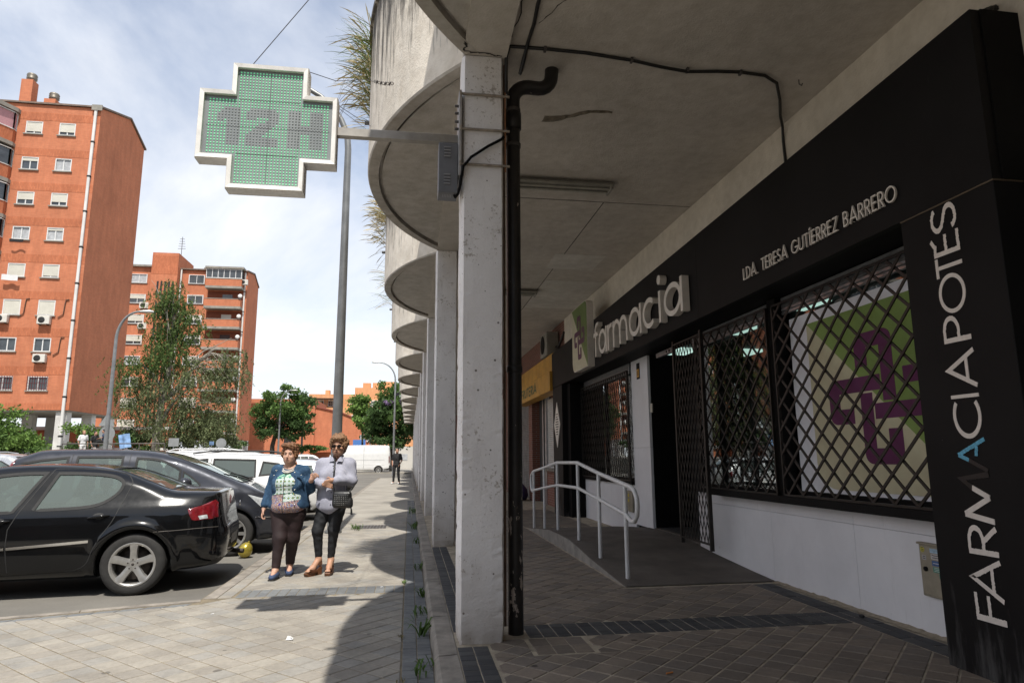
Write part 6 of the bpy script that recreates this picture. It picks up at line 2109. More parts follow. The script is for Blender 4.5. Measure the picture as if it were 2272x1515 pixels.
def hair_mat(name, a, b, sc=60):
    k = Nodes(name); p = k.obj()
    n = k.noise(p, sc, 5, .65, dist=1.5)
    k.base(k.ramp(n, [(0.3, a), (0.5, tuple((x + y) / 2 for x, y in zip(a, b))), (0.72, b)]))
    k.bump(n, .9, .006)
    return k.set(.55, 0, .4)
HAIR1 = hair_mat('hair_auburn', (.055, .022, .010), (.26, .125, .055)); HAIR2 = hair_mat('hair_sandy_curls', (.075, .035, .018), (.36, .20, .10)); HAIRD = hair_mat('hair_dark', (.008, .006, .005), (.03, .022, .018))
def denim_mat():
    k = Nodes('denim'); p = k.obj()
    n = k.noise(p, 9, 6, .7)
    col = k.ramp(n, [(0.28, (.012, .030, .062)), (0.55, (.030, .070, .130)), (0.78, (.11, .19, .28))])
    w = k.noise(p, 400, 2, .5)
    col = k.mix(.4, col, k.ramp(w, [(0.35, (.7, .7, .7)), (0.65, (1.25, 1.25, 1.25))]), 'MULTIPLY')
    k.base(col); k.bump(k.noise(p, 35, 5, .7), .6, .006)
    return k.set(.85, 0, .25)
DENIM = denim_mat()
def blouse_mat():
    k = Nodes('print_blouse'); p = k.obj()
    s = k.n('SeparateXYZ'); k.l(p, s.inputs[0])
    x, z = s.outputs['X'], s.outputs['Z']
    c = k.n('CombineXYZ'); k.l(x, c.inputs[0]); k.l(z, c.inputs[1])
    v = k.n('TexVoronoi', i_Scale=21.0, i_Randomness=0.12, voronoi_dimensions='2D'); k.l(c.outputs[0], v.inputs['Vector'])
    d = v.outputs['Distance']
    ring = k.ramp(d, [(0.0, (.35, .22, .04)), (0.13, (.35, .22, .04)), (0.16, (.05, .20, .16)), (0.30, (.10, .30, .26)), (0.34, (.60, .62, .58)), (0.46, (.60, .62, .58)), (0.50, (.04, .20, .20)), (0.56, (.55, .58, .55))])
    n = k.noise(p, 24, 3, .6, dist=1.4)
    fl = k.ramp(n, [(0.28, (.02, .04, .20)), (0.38, (.06, .03, .17)), (0.42, (.50, .48, .44)), (0.47, (.38, .13, .02)), (0.51, (.05, .03, .10)), (0.55, (.48, .46, .40)), (0.60, (.03, .06, .26)), (0.66, (.36, .15, .03)), (0.70, (.05, .03, .06)), (0.8, (.04, .20, .18))])
    top = k.ramp(k.noise(p, 30, 3, .6, dist=1.2), [(0.36, (.01, .13, .12)), (0.5, (.14, .33, .22)), (0.6, (.5, .55, .48))])
    zz = k.math('ADD', z, k.math('MULTIPLY', x, -.12))
    lowm = k.math('LESS_THAN', zz, .955)
    lowm = k.math('MULTIPLY', lowm, k.math('MAXIMUM', k.math('LESS_THAN', x, -.012), k.math('LESS_THAN', zz, .865)))
    col = k.mix(lowm, ring, fl)
    col = k.mix(k.math('GREATER_THAN', zz, 1.135), col, top)
    l1 = k.math('LESS_THAN', k.math('ABSOLUTE', k.math('ADD', x, .012)), .004)
    l2 = k.math('LESS_THAN', k.math('ABSOLUTE', k.math('ADD', zz, -1.04)), .004); l3 = k.math('LESS_THAN', k.math('ABSOLUTE', k.math('ADD', zz, -.955)), .004)
    ln = k.math('MAXIMUM', l1, k.math('MAXIMUM', l2, l3))
    col = k.mix(ln, col, (.01, .012, .015))
    k.base(col)
    return k.set(.7, 0, .3)
BLOUSE = blouse_mat()
def stripe_mat():
    k = Nodes('striped_shirt'); p = k.obj()
    w = k.n('TexWave', wave_type='BANDS', bands_direction='X', i_Scale=27.0, i_Distortion=.9, i_Detail=1.0)
    k.l(p, w.inputs['Vector'])
    col = k.ramp(w.outputs['Color'], [(0.25, (.13, .145, .22)), (0.5, (.30, .31, .38)), (0.7, (.50, .49, .53))])
    col = k.mix(.4, col, k.ramp(k.noise(p, 10, 4, .6), [(0.35, (.72, .72, .74)), (0.65, (1.15, 1.15, 1.15))]), 'MULTIPLY')
    k.base(col)
    return k.set(.8, 0, .25)
STRIPE = stripe_mat()
MAROON = simple('maroon_trousers', (.016, .006, .0065), .75, var=.3, scale=10, bump=.4, bscale=25)
BLKJ = simple('black_jeans', (.008, .009, .011), .75, var=.45, scale=12, bump=.4, bscale=25)
SLIP = simple('blue_canvas_shoe', (.035, .055, .115), .8, var=.25, scale=60); SOLE = simple('dark_sole', (.02, .018, .016), .8)
CLOG = simple('brown_clog_leather', (.060, .022, .010), .35, var=.4, scale=30); WOODS = simple('clog_wood', (.13, .05, .02), .5, var=.3, scale=14)
WHITEC = simple('white_cloth', (.62, .62, .62), .8, var=.08, scale=20); BLACKC = simple('black_cloth', (.012, .012, .013), .85, var=.3, scale=20); NAVY = simple('navy_cloth', (.035, .05, .09), .85, var=.3, scale=20)
BEAD = simple('white_beads', (.55, .52, .47), .35)
BUTTON = simple('metal_button', (.6, .58, .52), .25, .9)
LEATH = simple('black_leather', (.012, .012, .012), .4, bump=.4, bscale=60)
STUD = simple('silver_stud', (.7, .7, .68), .25, 1.0)
SHADE = simple('sunglass_lens', (.010, .008, .008), .08, coat=1.0)

def head(F, c, s=1.0, nose=1.0):
    x, y, z = c
    e = lambda dx, dy, dz, rx, ry, rz, k=.02, op='add': F.ell((x + dx * s, y + dy * s, z + dz * s), (rx * s, ry * s, rz * s), k * s, op)
    e(0, .015, .035, .075, .093, .088)            # skull
    e(0, -.018, -.030, .064, .070, .078, .03)     # face
    e(0, -.045, -.085, .036, .036, .030, .03)     # chin
    e(-.038, -.020, -.062, .030, .050, .036, .03); e(.038, -.020, -.062, .030, .050, .036, .03)   # jaw
    e(-.040, -.062, -.030, .024, .022, .022, .02); e(.040, -.062, -.030, .024, .022, .022, .02)   # cheeks
    e(-.031, -.094, .010, .020, .018, .013, .012, 'sub'); e(.031, -.094, .010, .020, .018, .013, .012, 'sub')  # eye sockets
    e(-.030, -.080, .029, .022, .012, .007, .01); e(.030, -.080, .029, .022, .012, .007, .01)     # brow ridge
    F.cap((x, y - .086 * s, z + .008 * s), (x, y - .110 * s * nose, z - .030 * s), .008 * s, .0125 * s, .008 * s)  # nose
    e(-.012, -.100, -.034, .008, .009, .007, .006); e(.012, -.100, -.034, .008, .009, .007, .006)
    e(0, -.088, -.060, .022, .010, .0055, .006); e(0, -.086, -.070, .020, .010, .006, .006)       # lips
    e(0, -.098, -.0645, .024, .010, .0016, .003, 'sub')
    e(-.078, .010, -.010, .012, .020, .030, .006); e(.078, .010, -.010, .012, .020, .030, .006)   # ears
def eyes(parent, c, s=1.0, lid=.72):
    x, y, z = c
    for sd in (-1, 1):
        m = MB(); m.lathe([(0, -.011 * s)] + [(.011 * s * math.sin(a), -.011 * s * math.cos(a)) for a in [PI * i / 8 for i in range(1, 8)]] + [(0, .011 * s)], (x + sd * .031 * s, y - .0765 * s, z + .009 * s), 'y', 12)
        e = part(m, 'eye', EYEW, parent)
        m = MB(); m.lathe([(0, -.0122 * s), (.0055 * s, -.0108 * s)], (x + sd * .031 * s, y - .0765 * s, z + .009 * s), 'y', 12); part(m, 'iris', IRIS, e)
        m = MB(); m.tube([(x + sd * .014 * s, y - .091 * s, z + .027 * s), (x + sd * .03 * s, y - .092 * s, z + .033 * s), (x + sd * .046 * s, y - .084 * s, z + .028 * s)], [.002 * s, .0035 * s, .0015 * s], 6); part(m, 'eyebrow', BROW, parent)
        m = MB(); m.tube([(x + sd * .018 * s, y - .0855 * s, z + .0145 * s), (x + sd * .031 * s, y - .0895 * s, z + .0175 * s), (x + sd * .044 * s, y - .0825 * s, z + .0135 * s)], .0028 * s, 6); part(m, 'eyelid', SK1, parent)
def hand(F, w, tip, n, th, s=1.0, curl=.5):
    """w wrist, tip direction, n palm normal (towards palm side), th thumb side direction"""
    w, d, n, th = Vector(w), Vector(tip).normalized(), Vector(n).normalized(), Vector(th).normalized()
    p0 = w + d * .012 * s; p1 = w + d * .075 * s
    F.cap(tuple(w - d * .03), tuple(p0), .021 * s, .022 * s, .012)
    for o in (-.024, -.008, .008, .024):
        F.cap(tuple(p0 + th * o * .6 * s), tuple(p1 + th * o * s), .012 * s, .011 * s, .012 * s, flat=None)
    for i, (o, L) in enumerate(((.026, .066), (.009, .074), (-.008, .068), (-.024, .054))):
        a = p1 + th * o * s
        b = a + (d * (1 - curl * .35) + n * curl * .5 + th * (o * 1.2)).normalized() * L * .45 * s
        c = b + (d * (1 - curl * 1.1) + n * curl * 1.3).normalized() * L * .33 * s
        e = c + (d * (.6 - curl * 1.4) + n * curl * 1.6).normalized() * L * .26 * s
        F.cap(tuple(a), tuple(b), .0088 * s, .0082 * s, .004); F.cap(tuple(b), tuple(c), .0082 * s, .0075 * s, .004); F.cap(tuple(c), tuple(e), .0075 * s, .0066 * s, .004)
    a = p0 + th * .018 * s
    b = a + (d * .6 + th * .8 + n * .3).normalized() * .042 * s
    c = b + (d * .9 + th * .25 + n * .5).normalized() * .030 * s
    F.cap(tuple(p0), tuple(a), .014 * s, .013 * s, .01); F.cap(tuple(a), tuple(b), .012 * s, .010 * s, .006); F.cap(tuple(b), tuple(c), .0095 * s, .008 * s, .004)
def lipfn(c, s=1.0):
    cx, cy, cz = c
    def f(C):
        d = ((C[:, 0] - cx) / (.021 * s)) ** 2 + ((C[:, 2] - cz + .065 * s) / (.0075 * s)) ** 2
        return ((d < 1) & (C[:, 1] < cy - .07 * s)).astype(int)
    return f
def folds(a, *w):
    def f(X, Y, Z):
        r = 0
        for kx, ky, kz, ph in w: r = r + np.sin(kx * X + ky * Y + kz * Z + ph)
        return a * r / len(w)
    return f

YAW = -.1528
def shrink(o, c, s):
    o.scale = (s, s, s); o.location = tuple(v * (1 - s) for v in c)
    return o
def woman_denim():
    t = thing('person', 'older woman in open denim jacket, print blouse and maroon trousers, walking arm in arm', 'person', (-1.405, 8.40, 0), 'people walking on the pavement', YAW, world=False)
    BASES[t.name] = (0, 0, 0)
    del t['group']
    h = .0065
    HC = (-.005, -.03, 1.405)
    F = Field((-.40, -.36, -.01), (.48, .32, 1.58), h)
    head(F, HC, .94)
    F.cap((0, .0, 1.24), (-.003, -.015, 1.36), .058, .052, .03)                      # neck
    F.ell((-.003, -.055, 1.315), (.04, .03, .025), .03)                             # under chin
    F.cap((-.13, .02, 1.225), (.13, .02, 1.225), .055, k=.05)                       # shoulders
    F.ell((0, .0, 1.08), (.155, .115, .17), .06); F.ell((0, -.01, .88), (.175, .135, .16), .08)
    F.ell((0, -.085, 1.08), (.14, .07, .09), .06)
    EL, WL = (-.245, .04, .985), (-.285, -.015, .775)
    F.cap((-.165, .015, 1.215), EL, .048, .04, .04); F.cap(EL, WL, .038, .026, .02)
    ER, WR = (.235, .05, 1.0), (.305, -.155, 1.115)
    F.cap((.165, .015, 1.215), ER, .048, .04, .04); F.cap(ER, WR, .038, .026, .02)
    hand(F, WL, (-.12, -.25, -1), (1, .1, -.1), (.1, -1, -.2), .92, .45)
    hand(F, WR, (.55, -.35, .55), (.2, .6, -.5), (-.6, -.1, .7), .9, .6)
    KA, AA = (-.055, -.095, .445), (-.070, -.135, .10)
    KB, AB = (.060, .03, .435), (-.005, .17, .115)
    F.cap((-.09, 0, .74), KA, .09, .06, .05); F.cap(KA, AA, .055, .035, .02); F.cap((.09, 0, .74), KB, .09, .06, .05); F.cap(KB, AB, .055, .035, .02)
    F.cap(AA, (-.07, -.235, .035), .035, .028, .02); F.cap(AB, (.025, .06, .035), .035, .028, .02)
    part_b = partm(F.mesh('body', [SK1, LIP], 1, lipfn(HC, .94)), 'body', None, t)
    eyes(t, HC, .94)
    # short back-combed hair
    H = Field((-.14, -.16, 1.30), (.14, .16, 1.60), .005)
    x, y, z = HC
    H.ell((x, y + .030, z + .045), (.104, .106, .106), .02); H.ell((x - .02, y - .04, z + .115), (.078, .055, .038), .03); H.ell((x + .045, y - .025, z + .10), (.052, .06, .048), .03)
    H.ell((x, y + .07, z - .03), (.07, .05, .07), .03); H.ell((x - .080, y + .002, z + .012), (.026, .052, .066), .02); H.ell((x + .080, y + .002, z + .012), (.026, .052, .066), .02)
    H.ell((x, y - .085, z + .010), (.063, .06, .064), .015, 'sub'); H.ell((x, y - .08, z - .06), (.07, .07, .07), .015, 'sub')
    H.warp(lambda X, Y, Z: .004 * np.sin(85 * X + 30 * Z) * np.sin(90 * Z + 40 * Y) + .003 * np.sin(140 * X + 90 * Y) + .002 * np.sin(200 * Z + 60 * X))
    shrink(partm(H.mesh('hair', HAIR1, 0), 'hair', None, t), HC, .95)
    # blouse
    B = Field((-.28, -.30, .70), (.28, .26, 1.33), .0075)
    B.ell((0, .0, 1.08), (.165, .125, .18), .06); B.ell((0, -.015, .90), (.195, .165, .19), .08); B.ell((0, -.02, .80), (.20, .175, .10), .06); B.ell((-.06, -.095, 1.075), (.085, .085, .09), .06); B.ell((.06, -.095, 1.075), (.085, .085, .09), .06)
    B.cap((-.12, .01, 1.215), (.12, .01, 1.215), .058, k=.05)
    B.ell((-.003, -.05, 1.30), (.072, .085, .085), .02, 'sub'); B.half((0, 0, .755), (0, .15, -1), .01)
    B.warp(folds(.0035, (30, 0, 18, 0), (-22, 0, 35, 1), (50, 10, -12, 2)))
    partm(B.mesh('blouse', BLOUSE, 1), 'blouse', None, t)
    nb = MB()
    for r_, zz in ((.070, 1.268), (.078, 1.252)):
        nb.tube([(-.003 + r_ * math.sin(a), -.035 - (r_ + .045) * math.cos(a) * .9 + .02, zz - .045 * (math.cos(a) + .2)) for a in [-1.9 + 3.8 * i / 22 for i in range(23)]], .0075, 7)
    part(nb, 'collar_trim', BEAD, t)
    # denim jacket, open at the front
    J = Field((-.40, -.28, .72), (.42, .26, 1.33), .0075)
    J.ell((0, .02, 1.08), (.19, .150, .20), .06); J.ell((0, .015, .90), (.225, .175, .20), .08); J.ell((0, .015, .81), (.235, .185, .10), .06); J.ell((-.09, -.085, 1.07), (.09, .085, .10), .06); J.ell((.09, -.085, 1.07), (.09, .085, .10), .06)
    J.cap((-.14, .015, 1.225), (.14, .015, 1.225), .066, k=.05)
    J.cap((-.165, .015, 1.205), EL, .068, .056, .04); J.cap(EL, (-.278, -.005, .825), .055, .048, .03)
    J.cap((.165, .015, 1.205), ER, .068, .056, .04); J.cap(ER, (.285, -.10, 1.085), .055, .045, .03)
    J.ell((-.003, -.02, 1.30), (.080, .10, .075), .015, 'sub')
    J.ell((-.025, -.24, 1.00), (.110, .155, .32), .012, 'sub'); J.ell((-.02, -.26, .80), (.135, .17, .2), .02, 'sub')
    X0 = np.meshgrid(*J.ax, indexing='ij', sparse=True)
    J.F = np.where(np.abs(X0[0]) < .23, np.maximum(J.F, (.785 - X0[2])), J.F).astype(np.float32)
    J.warp(folds(.005, (20, 15, 42, 0), (-35, 10, 28, 1.3), (48, -20, 14, 2), (10, 30, -60, .5)))
    jk = partm(J.mesh('denim_jacket', DENIM, 1), 'denim_jacket', None, t)
    for x, y, z in ((.108, -.163, 1.20), (.112, -.170, 1.10), (.118, -.175, 1.00), (.122, -.176, .92), (.124, -.172, .83), (.175, -.135, 1.165), (-.145, -.135, 1.165), (-.11, -.165, 1.22)):
        m = MB(); m.lathe([(0, -.006), (.0075, -.004), (.0085, .003), (0, .006)], (x, y, z), 'y', 10); part(m, 'button', BUTTON, jk)
    m = MB(); m.box(.128, .21, -.150, -.128, 1.135, 1.16, ch=.004); part(m, 'pocket_flap', DENIM, jk)
    m = MB()
    for i in range(26):
        a = 1.75 * (i / 25 * 2 - 1)
        m.lathe([(0, -.005), (.005, 0), (0, .005)], (-.003 + .088 * math.sin(a), .0 - .105 * math.cos(a) * .75 - .01, 1.268 - .03 * math.cos(a)), 'y', 6)
    stuff(part(m, 'collar_beads', BEAD, jk))
    # trousers
    T = Field((-.26, -.22, .07), (.26, .26, .86), .0075)
    T.ell((0, .02, .73), (.195, .155, .13), .05)
    T.cap((-.085, 0, .72), KA, .122, .074, .03); T.cap(KA, (AA[0], AA[1] + .01, .135), .072, .047, .04)
    T.cap((.085, .01, .72), KB, .120, .072, .03); T.cap(KB, (AB[0], AB[1], .14), .078, .052, .04)
    T.half((0, 0, .80), (0, 0, 1), .01)
    T.warp(folds(.003, (34, 20, 42, 0), (-42, 12, 28, 1), (28, -30, 55, .3)))
    partm(T.mesh('trousers', MAROON, 1), 'trousers', None, t)
    for a, tip in ((AA, (-.068, -.245, .034)), (AB, (.028, .05, .034))):
        S = Field((-.2, -.34, -.01), (.2, .28, .16), .006)
        hx, hy = a[0], a[1]
        S.cap((hx, hy + .035, .045), tip, .042, .038, .02, flat=((0, 0, 1), .85)); S.cap((hx, hy - .01, .065), (hx, hy - .05, .055), .040, .040, .03)
        S.half((0, 0, .008), (0, 0, -1), .004); S.half((hx, hy, .088), (0, -.25, 1), .006)
        sh = partm(S.mesh('shoe', SLIP, 1), 'shoe', None, t)
        m = MB(); m.tube([(hx, hy + .045, .010), ((hx + tip[0]) / 2, (hy + tip[1]) / 2, .010), (tip[0], tip[1] - .03, .010)], [.038, .045, .036], 12)
        m.v = [(x_, y_, max(0.001, min(.018, z_))) for x_, y_, z_ in m.v]; part(m, 'sole', SOLE, sh)
woman_denim()

def woman_stripes():
    t = thing('person', 'tall curly haired older woman in striped shirt, sunglasses and platform sandals', 'person', (-.905, 8.46, 0), None, YAW, world=False)
    BASES[t.name] = (0, 0, 0)
    h = .0065
    HC = (.055, -.03, 1.495)
    F = Field((-.34, -.40, -.01), (.36, .26, 1.66), h)
    head(F, HC, .94, 1.04)
    F.cap((.03, .01, 1.33), (.053, -.012, 1.45), .052, .046, .03)
    F.cap((-.14, .02, 1.31), (.18, .02, 1.31), .055, k=.05)
    F.ell((.015, .0, 1.16), (.15, .105, .18), .06); F.ell((-.01, 0, .93), (.15, .115, .18), .08)
    EL, WL = (-.205, -.03, 1.075), (-.055, -.205, 1.055)
    F.cap((-.16, .015, 1.29), EL, .045, .038, .03); F.cap(EL, WL, .036, .025, .02)
    ER, WR = (.235, -.03, 1.095), (.045, -.225, 1.105)
    F.cap((.20, .015, 1.29), ER, .045, .038, .03); F.cap(ER, WR, .036, .025, .02)
    hand(F, WL, (1, -.30, -.16), (0, .8, -.3), (.1, -.1, 1), .93, .45)
    hand(F, WR, (-1, -.12, -.35), (-.1, .7, -.6), (.1, -.3, .95), .93, .6)
    KA, AA = (-.150, -.055, .515), (-.142, .01, .175)
    KB, AB = (.028, .0, .515), (-.005, .05, .165)
    F.cap((-.095, 0, .80), KA, .07, .055, .04); F.cap(KA, AA, .05, .032, .02); F.cap((.075, 0, .80), KB, .07, .055, .04); F.cap(KB, AB, .05, .032, .02)
    F.cap(AA, (-.185, -.075, .085), .036, .032, .02); F.cap((-.185, -.075, .085), (-.222, -.125, .063), .032, .022, .02); F.cap(AB, (-.003, -.035, .085), .036, .032, .02); F.cap((-.003, -.035, .085), (.0, -.085, .063), .032, .022, .02)
    F.cap(AA, (-.13, .035, .125), .034, .030, .02); F.cap(AB, (-.005, .08, .115), .034, .03, .02)
    for bx, by, dx, dy in ((-.222, -.125, -.5, -.86), (.0, -.085, .05, -1)):
        for i in range(5):
            o = (i - 2) * .0125
            px_, py_ = bx + dy * -o * 1.0, by + dx * o
            L = .026 - abs(i - 1.2) * .003
            F.cap((px_, py_, .060), (px_ + dx * L, py_ + dy * L, .055), .0085, .0075, .004)
    partm(F.mesh('body', [SK2, LIP2], 1, lipfn(HC, .94)), 'body', None, t)
    # big curls
    H = Field((-.12, -.19, 1.36), (.23, .19, 1.70), .005)
    x, y, z = HC
    H.ell((x, y + .035, z + .055), (.108, .112, .108), .02); H.ell((x, y - .045, z + .108), (.085, .06, .042), .03); H.ell((x, y + .085, z - .02), (.085, .05, .08), .03)
    H.ell((x - .085, y + .01, z + .035), (.032, .06, .066), .02); H.ell((x + .085, y + .01, z + .035), (.032, .06, .066), .02)
    H.ell((x, y - .09, z + .005), (.064, .065, .072), .012, 'sub'); H.ell((x, y - .08, z - .07), (.08, .075, .07), .015, 'sub')
    rg = random.Random(6)
    for i in range(70):
        a, b = rg.uniform(0, 2 * PI), rg.uniform(-.25, 1)
        cz = b; cr = math.sqrt(max(0, 1 - b * b))
        px_, py_, pz_ = x + .108 * cr * math.cos(a), y + .035 + .112 * cr * math.sin(a), z + .06 + .108 * cz
        if py_ < y - .045 and pz_ < z + .075: continue
        H.ell((px_, py_, pz_), (rg.uniform(.014, .024),) * 3, .008)
    H.warp(lambda X, Y, Z: .003 * np.sin(150 * X) * np.sin(150 * Z + 60 * Y) + .002 * np.sin(230 * Y + 120 * Z))
    shrink(partm(H.mesh('hair', HAIR2, 0), 'hair', None, t), HC, .95)
    g = MB()
    for sd in (-1, 1):
        lens = [(x + sd * .034 + .029 * math.cos(a), z + .010 + .021 * math.sin(a) * (1 if math.sin(a) < 0 else .8)) for a in [2 * PI * i / 18 for i in range(18)]]
        g.prism(lens, y - .104, y - .099, axis='y')
        g.tube([(x + sd * .063, y - .10, z + .016), (x + sd * .080, y - .05, z + .012), (x + sd * .082, y + .01, z + .006)], .004, 6)
    g.tube([(x - .01, y - .104, z + .014), (x + .01, y - .104, z + .014)], .004, 6)
    shrink(part(g, 'sunglasses', SHADE, t), HC, .95)
    m = MB()
    for sd in (-1, 1): m.tube([(x + sd * .012, y - .094, z + .036), (x + sd * .03, y - .096, z + .041), (x + sd * .05, y - .087, z + .036)], [.002, .0035, .0015], 6)
    shrink(part(m, 'eyebrows', BROW, t), HC, .95)
    # shirt
    S = Field((-.33, -.34, .68), (.35, .25, 1.42), .0075)
    S.cap((-.135, .02, 1.30), (.175, .02, 1.30), .070, k=.05); S.ell((.015, .0, 1.17), (.180, .130, .19), .06); S.ell((-.01, .0, .93), (.178, .145, .22), .08)
    S.ell((-.065, -.095, 1.15), (.085, .075, .085), .06); S.ell((.095, -.095, 1.15), (.085, .075, .085), .06)
    S.ell((-.02, -.01, .80), (.175, .14, .11), .06)
    S.cap((-.16, .015, 1.28), EL, .070, .060, .04); S.cap(EL, (-.085, -.175, 1.06), .060, .050, .03)
    S.cap((.20, .015, 1.28), ER, .070, .060, .04); S.cap(ER, (.085, -.200, 1.105), .060, .048, .03)
    S.ell((.045, -.07, 1.395), (.050, .075, .075), .015, 'sub')
    XX, YY, ZZ = np.meshgrid(*S.ax, indexing='ij', sparse=True)
    S.F = np.maximum(S.F, (.755 - .05 * np.cos((XX + .02) * 16) + .02 * XX - ZZ)).astype(np.float32)
    S.warp(folds(.005, (24, 15, 30, 0), (-35, 10, 24, 1.3), (44, -20, 10, 2), (6, 30, -55, .5)))
    sh = partm(S.mesh('striped_shirt', STRIPE, 1), 'striped_shirt', None, t)
    c = MB()
    for sd in (-1, 1):
        b = [(.045 + sd * .012, -.105, 1.325), (.045 + sd * .075, -.085, 1.315), (.045 + sd * .082, -.02, 1.365), (.045 + sd * .062, .01, 1.405), (.045 + sd * .05, -.055, 1.385)]
        c.add(b, [(0, 1, 2, 3, 4)]); c.add([(p[0] + sd * .003, p[1] - .008, p[2] + .003) for p in b], [(0, 1, 2, 3, 4)])
    part(c, 'collar', STRIPE, sh)
    m = MB()
    m.box(.005, .030, -.178, -.150, .80, 1.0); 
    for z_ in (.82, .89, .96, 1.20, 1.27):
        m = MB(); m.lathe([(0, -.004), (.006, -.003), (.006, .003), (0, .004)], (.018 if z_ < 1.1 else .03, -.152 if z_ < 1.1 else -.148, z_), 'y', 8); part(m, 'button', LEATH, sh)
    T = Field((-.28, -.2, .12), (.22, .2, .88), .0075)
    T.ell((-.01, .0, .81), (.16, .125, .10), .05)
    T.cap((-.09, 0, .78), KA, .096, .066, .03); T.cap(KA, (AA[0], AA[1], .215), .064, .042, .03); T.cap((.07, 0, .78), KB, .096, .066, .03); T.cap(KB, (AB[0], AB[1], .205), .064, .042, .03)
    T.warp(folds(.003, (44, 20, 60, 0), (-42, 12, 75, 1), (38, -30, 90, .3)))
    partm(T.mesh('jeans', BLKJ, 1), 'jeans', None, t)
    # platform clogs
    for (ax_, ay_), (tx_, ty_) in (((-.128, .045), (-.235, -.145)), ((-.006, .085), (.001, -.108))):
        d = Vector((tx_ - ax_, ty_ - ay_)); L = d.length; d.normalize(); n = Vector((-d.y, d.x))
        m = MB()
        prof = [(0, .095), (.25, .078), (.55, .045), (.8, .038), (1.02, .042), (1.05, .03), (1.0, .002), (.55, .002), (.42, .03), (.30, .045), (.26, .002), (.0, .002)]
        wf = lambda q: (.030 + .012 * min(1, max(0, (q - .3) / .4))) * (1 if q < .95 else .75)
        v = []
        for sd in (-1, 1):
            for q, z_ in prof:
                p = Vector((ax_, ay_)) + d * (q * L) + n * (sd * wf(q)); v.append((p.x, p.y, z_))
        k_ = len(prof)
        m.add(v, [tuple(range(k_))[::-1], tuple(range(k_, 2 * k_))] + [(i, (i + 1) % k_, k_ + (i + 1) % k_, k_ + i) for i in range(k_)])
        so = part(m, 'clog_sole', WOODS, t)
        m = MB()
        rows = []
        for i in range(9):
            a = PI * i / 8
            for q in (.46, .86):
                c0 = Vector((ax_, ay_)) + d * (q * L); hh = .062 if q < .6 else .045
                p = c0 + n * (.047 * math.cos(a)); rows.append((p.x, p.y, .042 + hh * math.sin(a) * (1.0 if q > .6 else 1.05)))
        m.add(rows, [(2 * i, 2 * i + 2, 2 * i + 3, 2 * i + 1) for i in range(8)], 0, True)
        part(m, 'clog_strap', CLOG, so)
woman_stripes()
# studded shoulder bag carried by the second woman
bag = thing('shoulder_bag', 'small black studded shoulder bag hanging in front of striped shirt', 'bag', (-.862, 8.453, 0), None, YAW, world=False)
BASES[bag.name] = (0, 0, 0)
Bf = Field((-.05, -.36, .74), (.30, -.08, 1.04), .006)
Bf.ell((.13, -.235, .885), (.115, .05, .088), .02); Bf.cap((.06, -.235, .83), (.20, -.235, .83), .045, k=.03); Bf.cap((.055, -.235, .945), (.205, -.235, .945), .035, k=.03); Bf.cap((.225, -.235, .82), (.228, -.235, .87), .035, .03, k=.02)
partm(Bf.mesh('bag_body', LEATH, 1), 'bag_body', None, bag)
st_ = MB()
for i in range(8):
    for j in range(6):
        X_, Z_ = .055 + i * .021, .825 + j * .021
        dd = 1 - ((X_ - .13) / .115) ** 2 - ((Z_ - .885) / .10) ** 2
        yy = -.235 - .05 * math.sqrt(max(.08, dd)) - .010
        st_.lathe([(0, -.006), (.0060, -.001), (.0060, .006)], (X_, yy, Z_), 'y', 6)
stuff(part(st_, 'studs', STUD, bag, fix=False))
m = MB(); m.tube([(.03, -.22, .96), (.015, -.215, 1.05), (.012, -.195, 1.18), (.005, -.155, 1.27), (-.005, -.11, 1.335), (-.03, -.01, 1.388), (-.05, .06, 1.36)], .010, 6); part(m, 'strap', LEATH, bag)
m = MB(); m.tube([(.21, -.235, .97), (.24, -.18, 1.02), (.24, -.05, 1.06)], .010, 6); part(m, 'strap', LEATH, bag)
m = MB(); m.tube([(.24, -.25, .80), (.248, -.25, .76), (.25, -.25, .71)], [.006, .011, .013], 6); part(m, 'tassel', LEATH, bag)

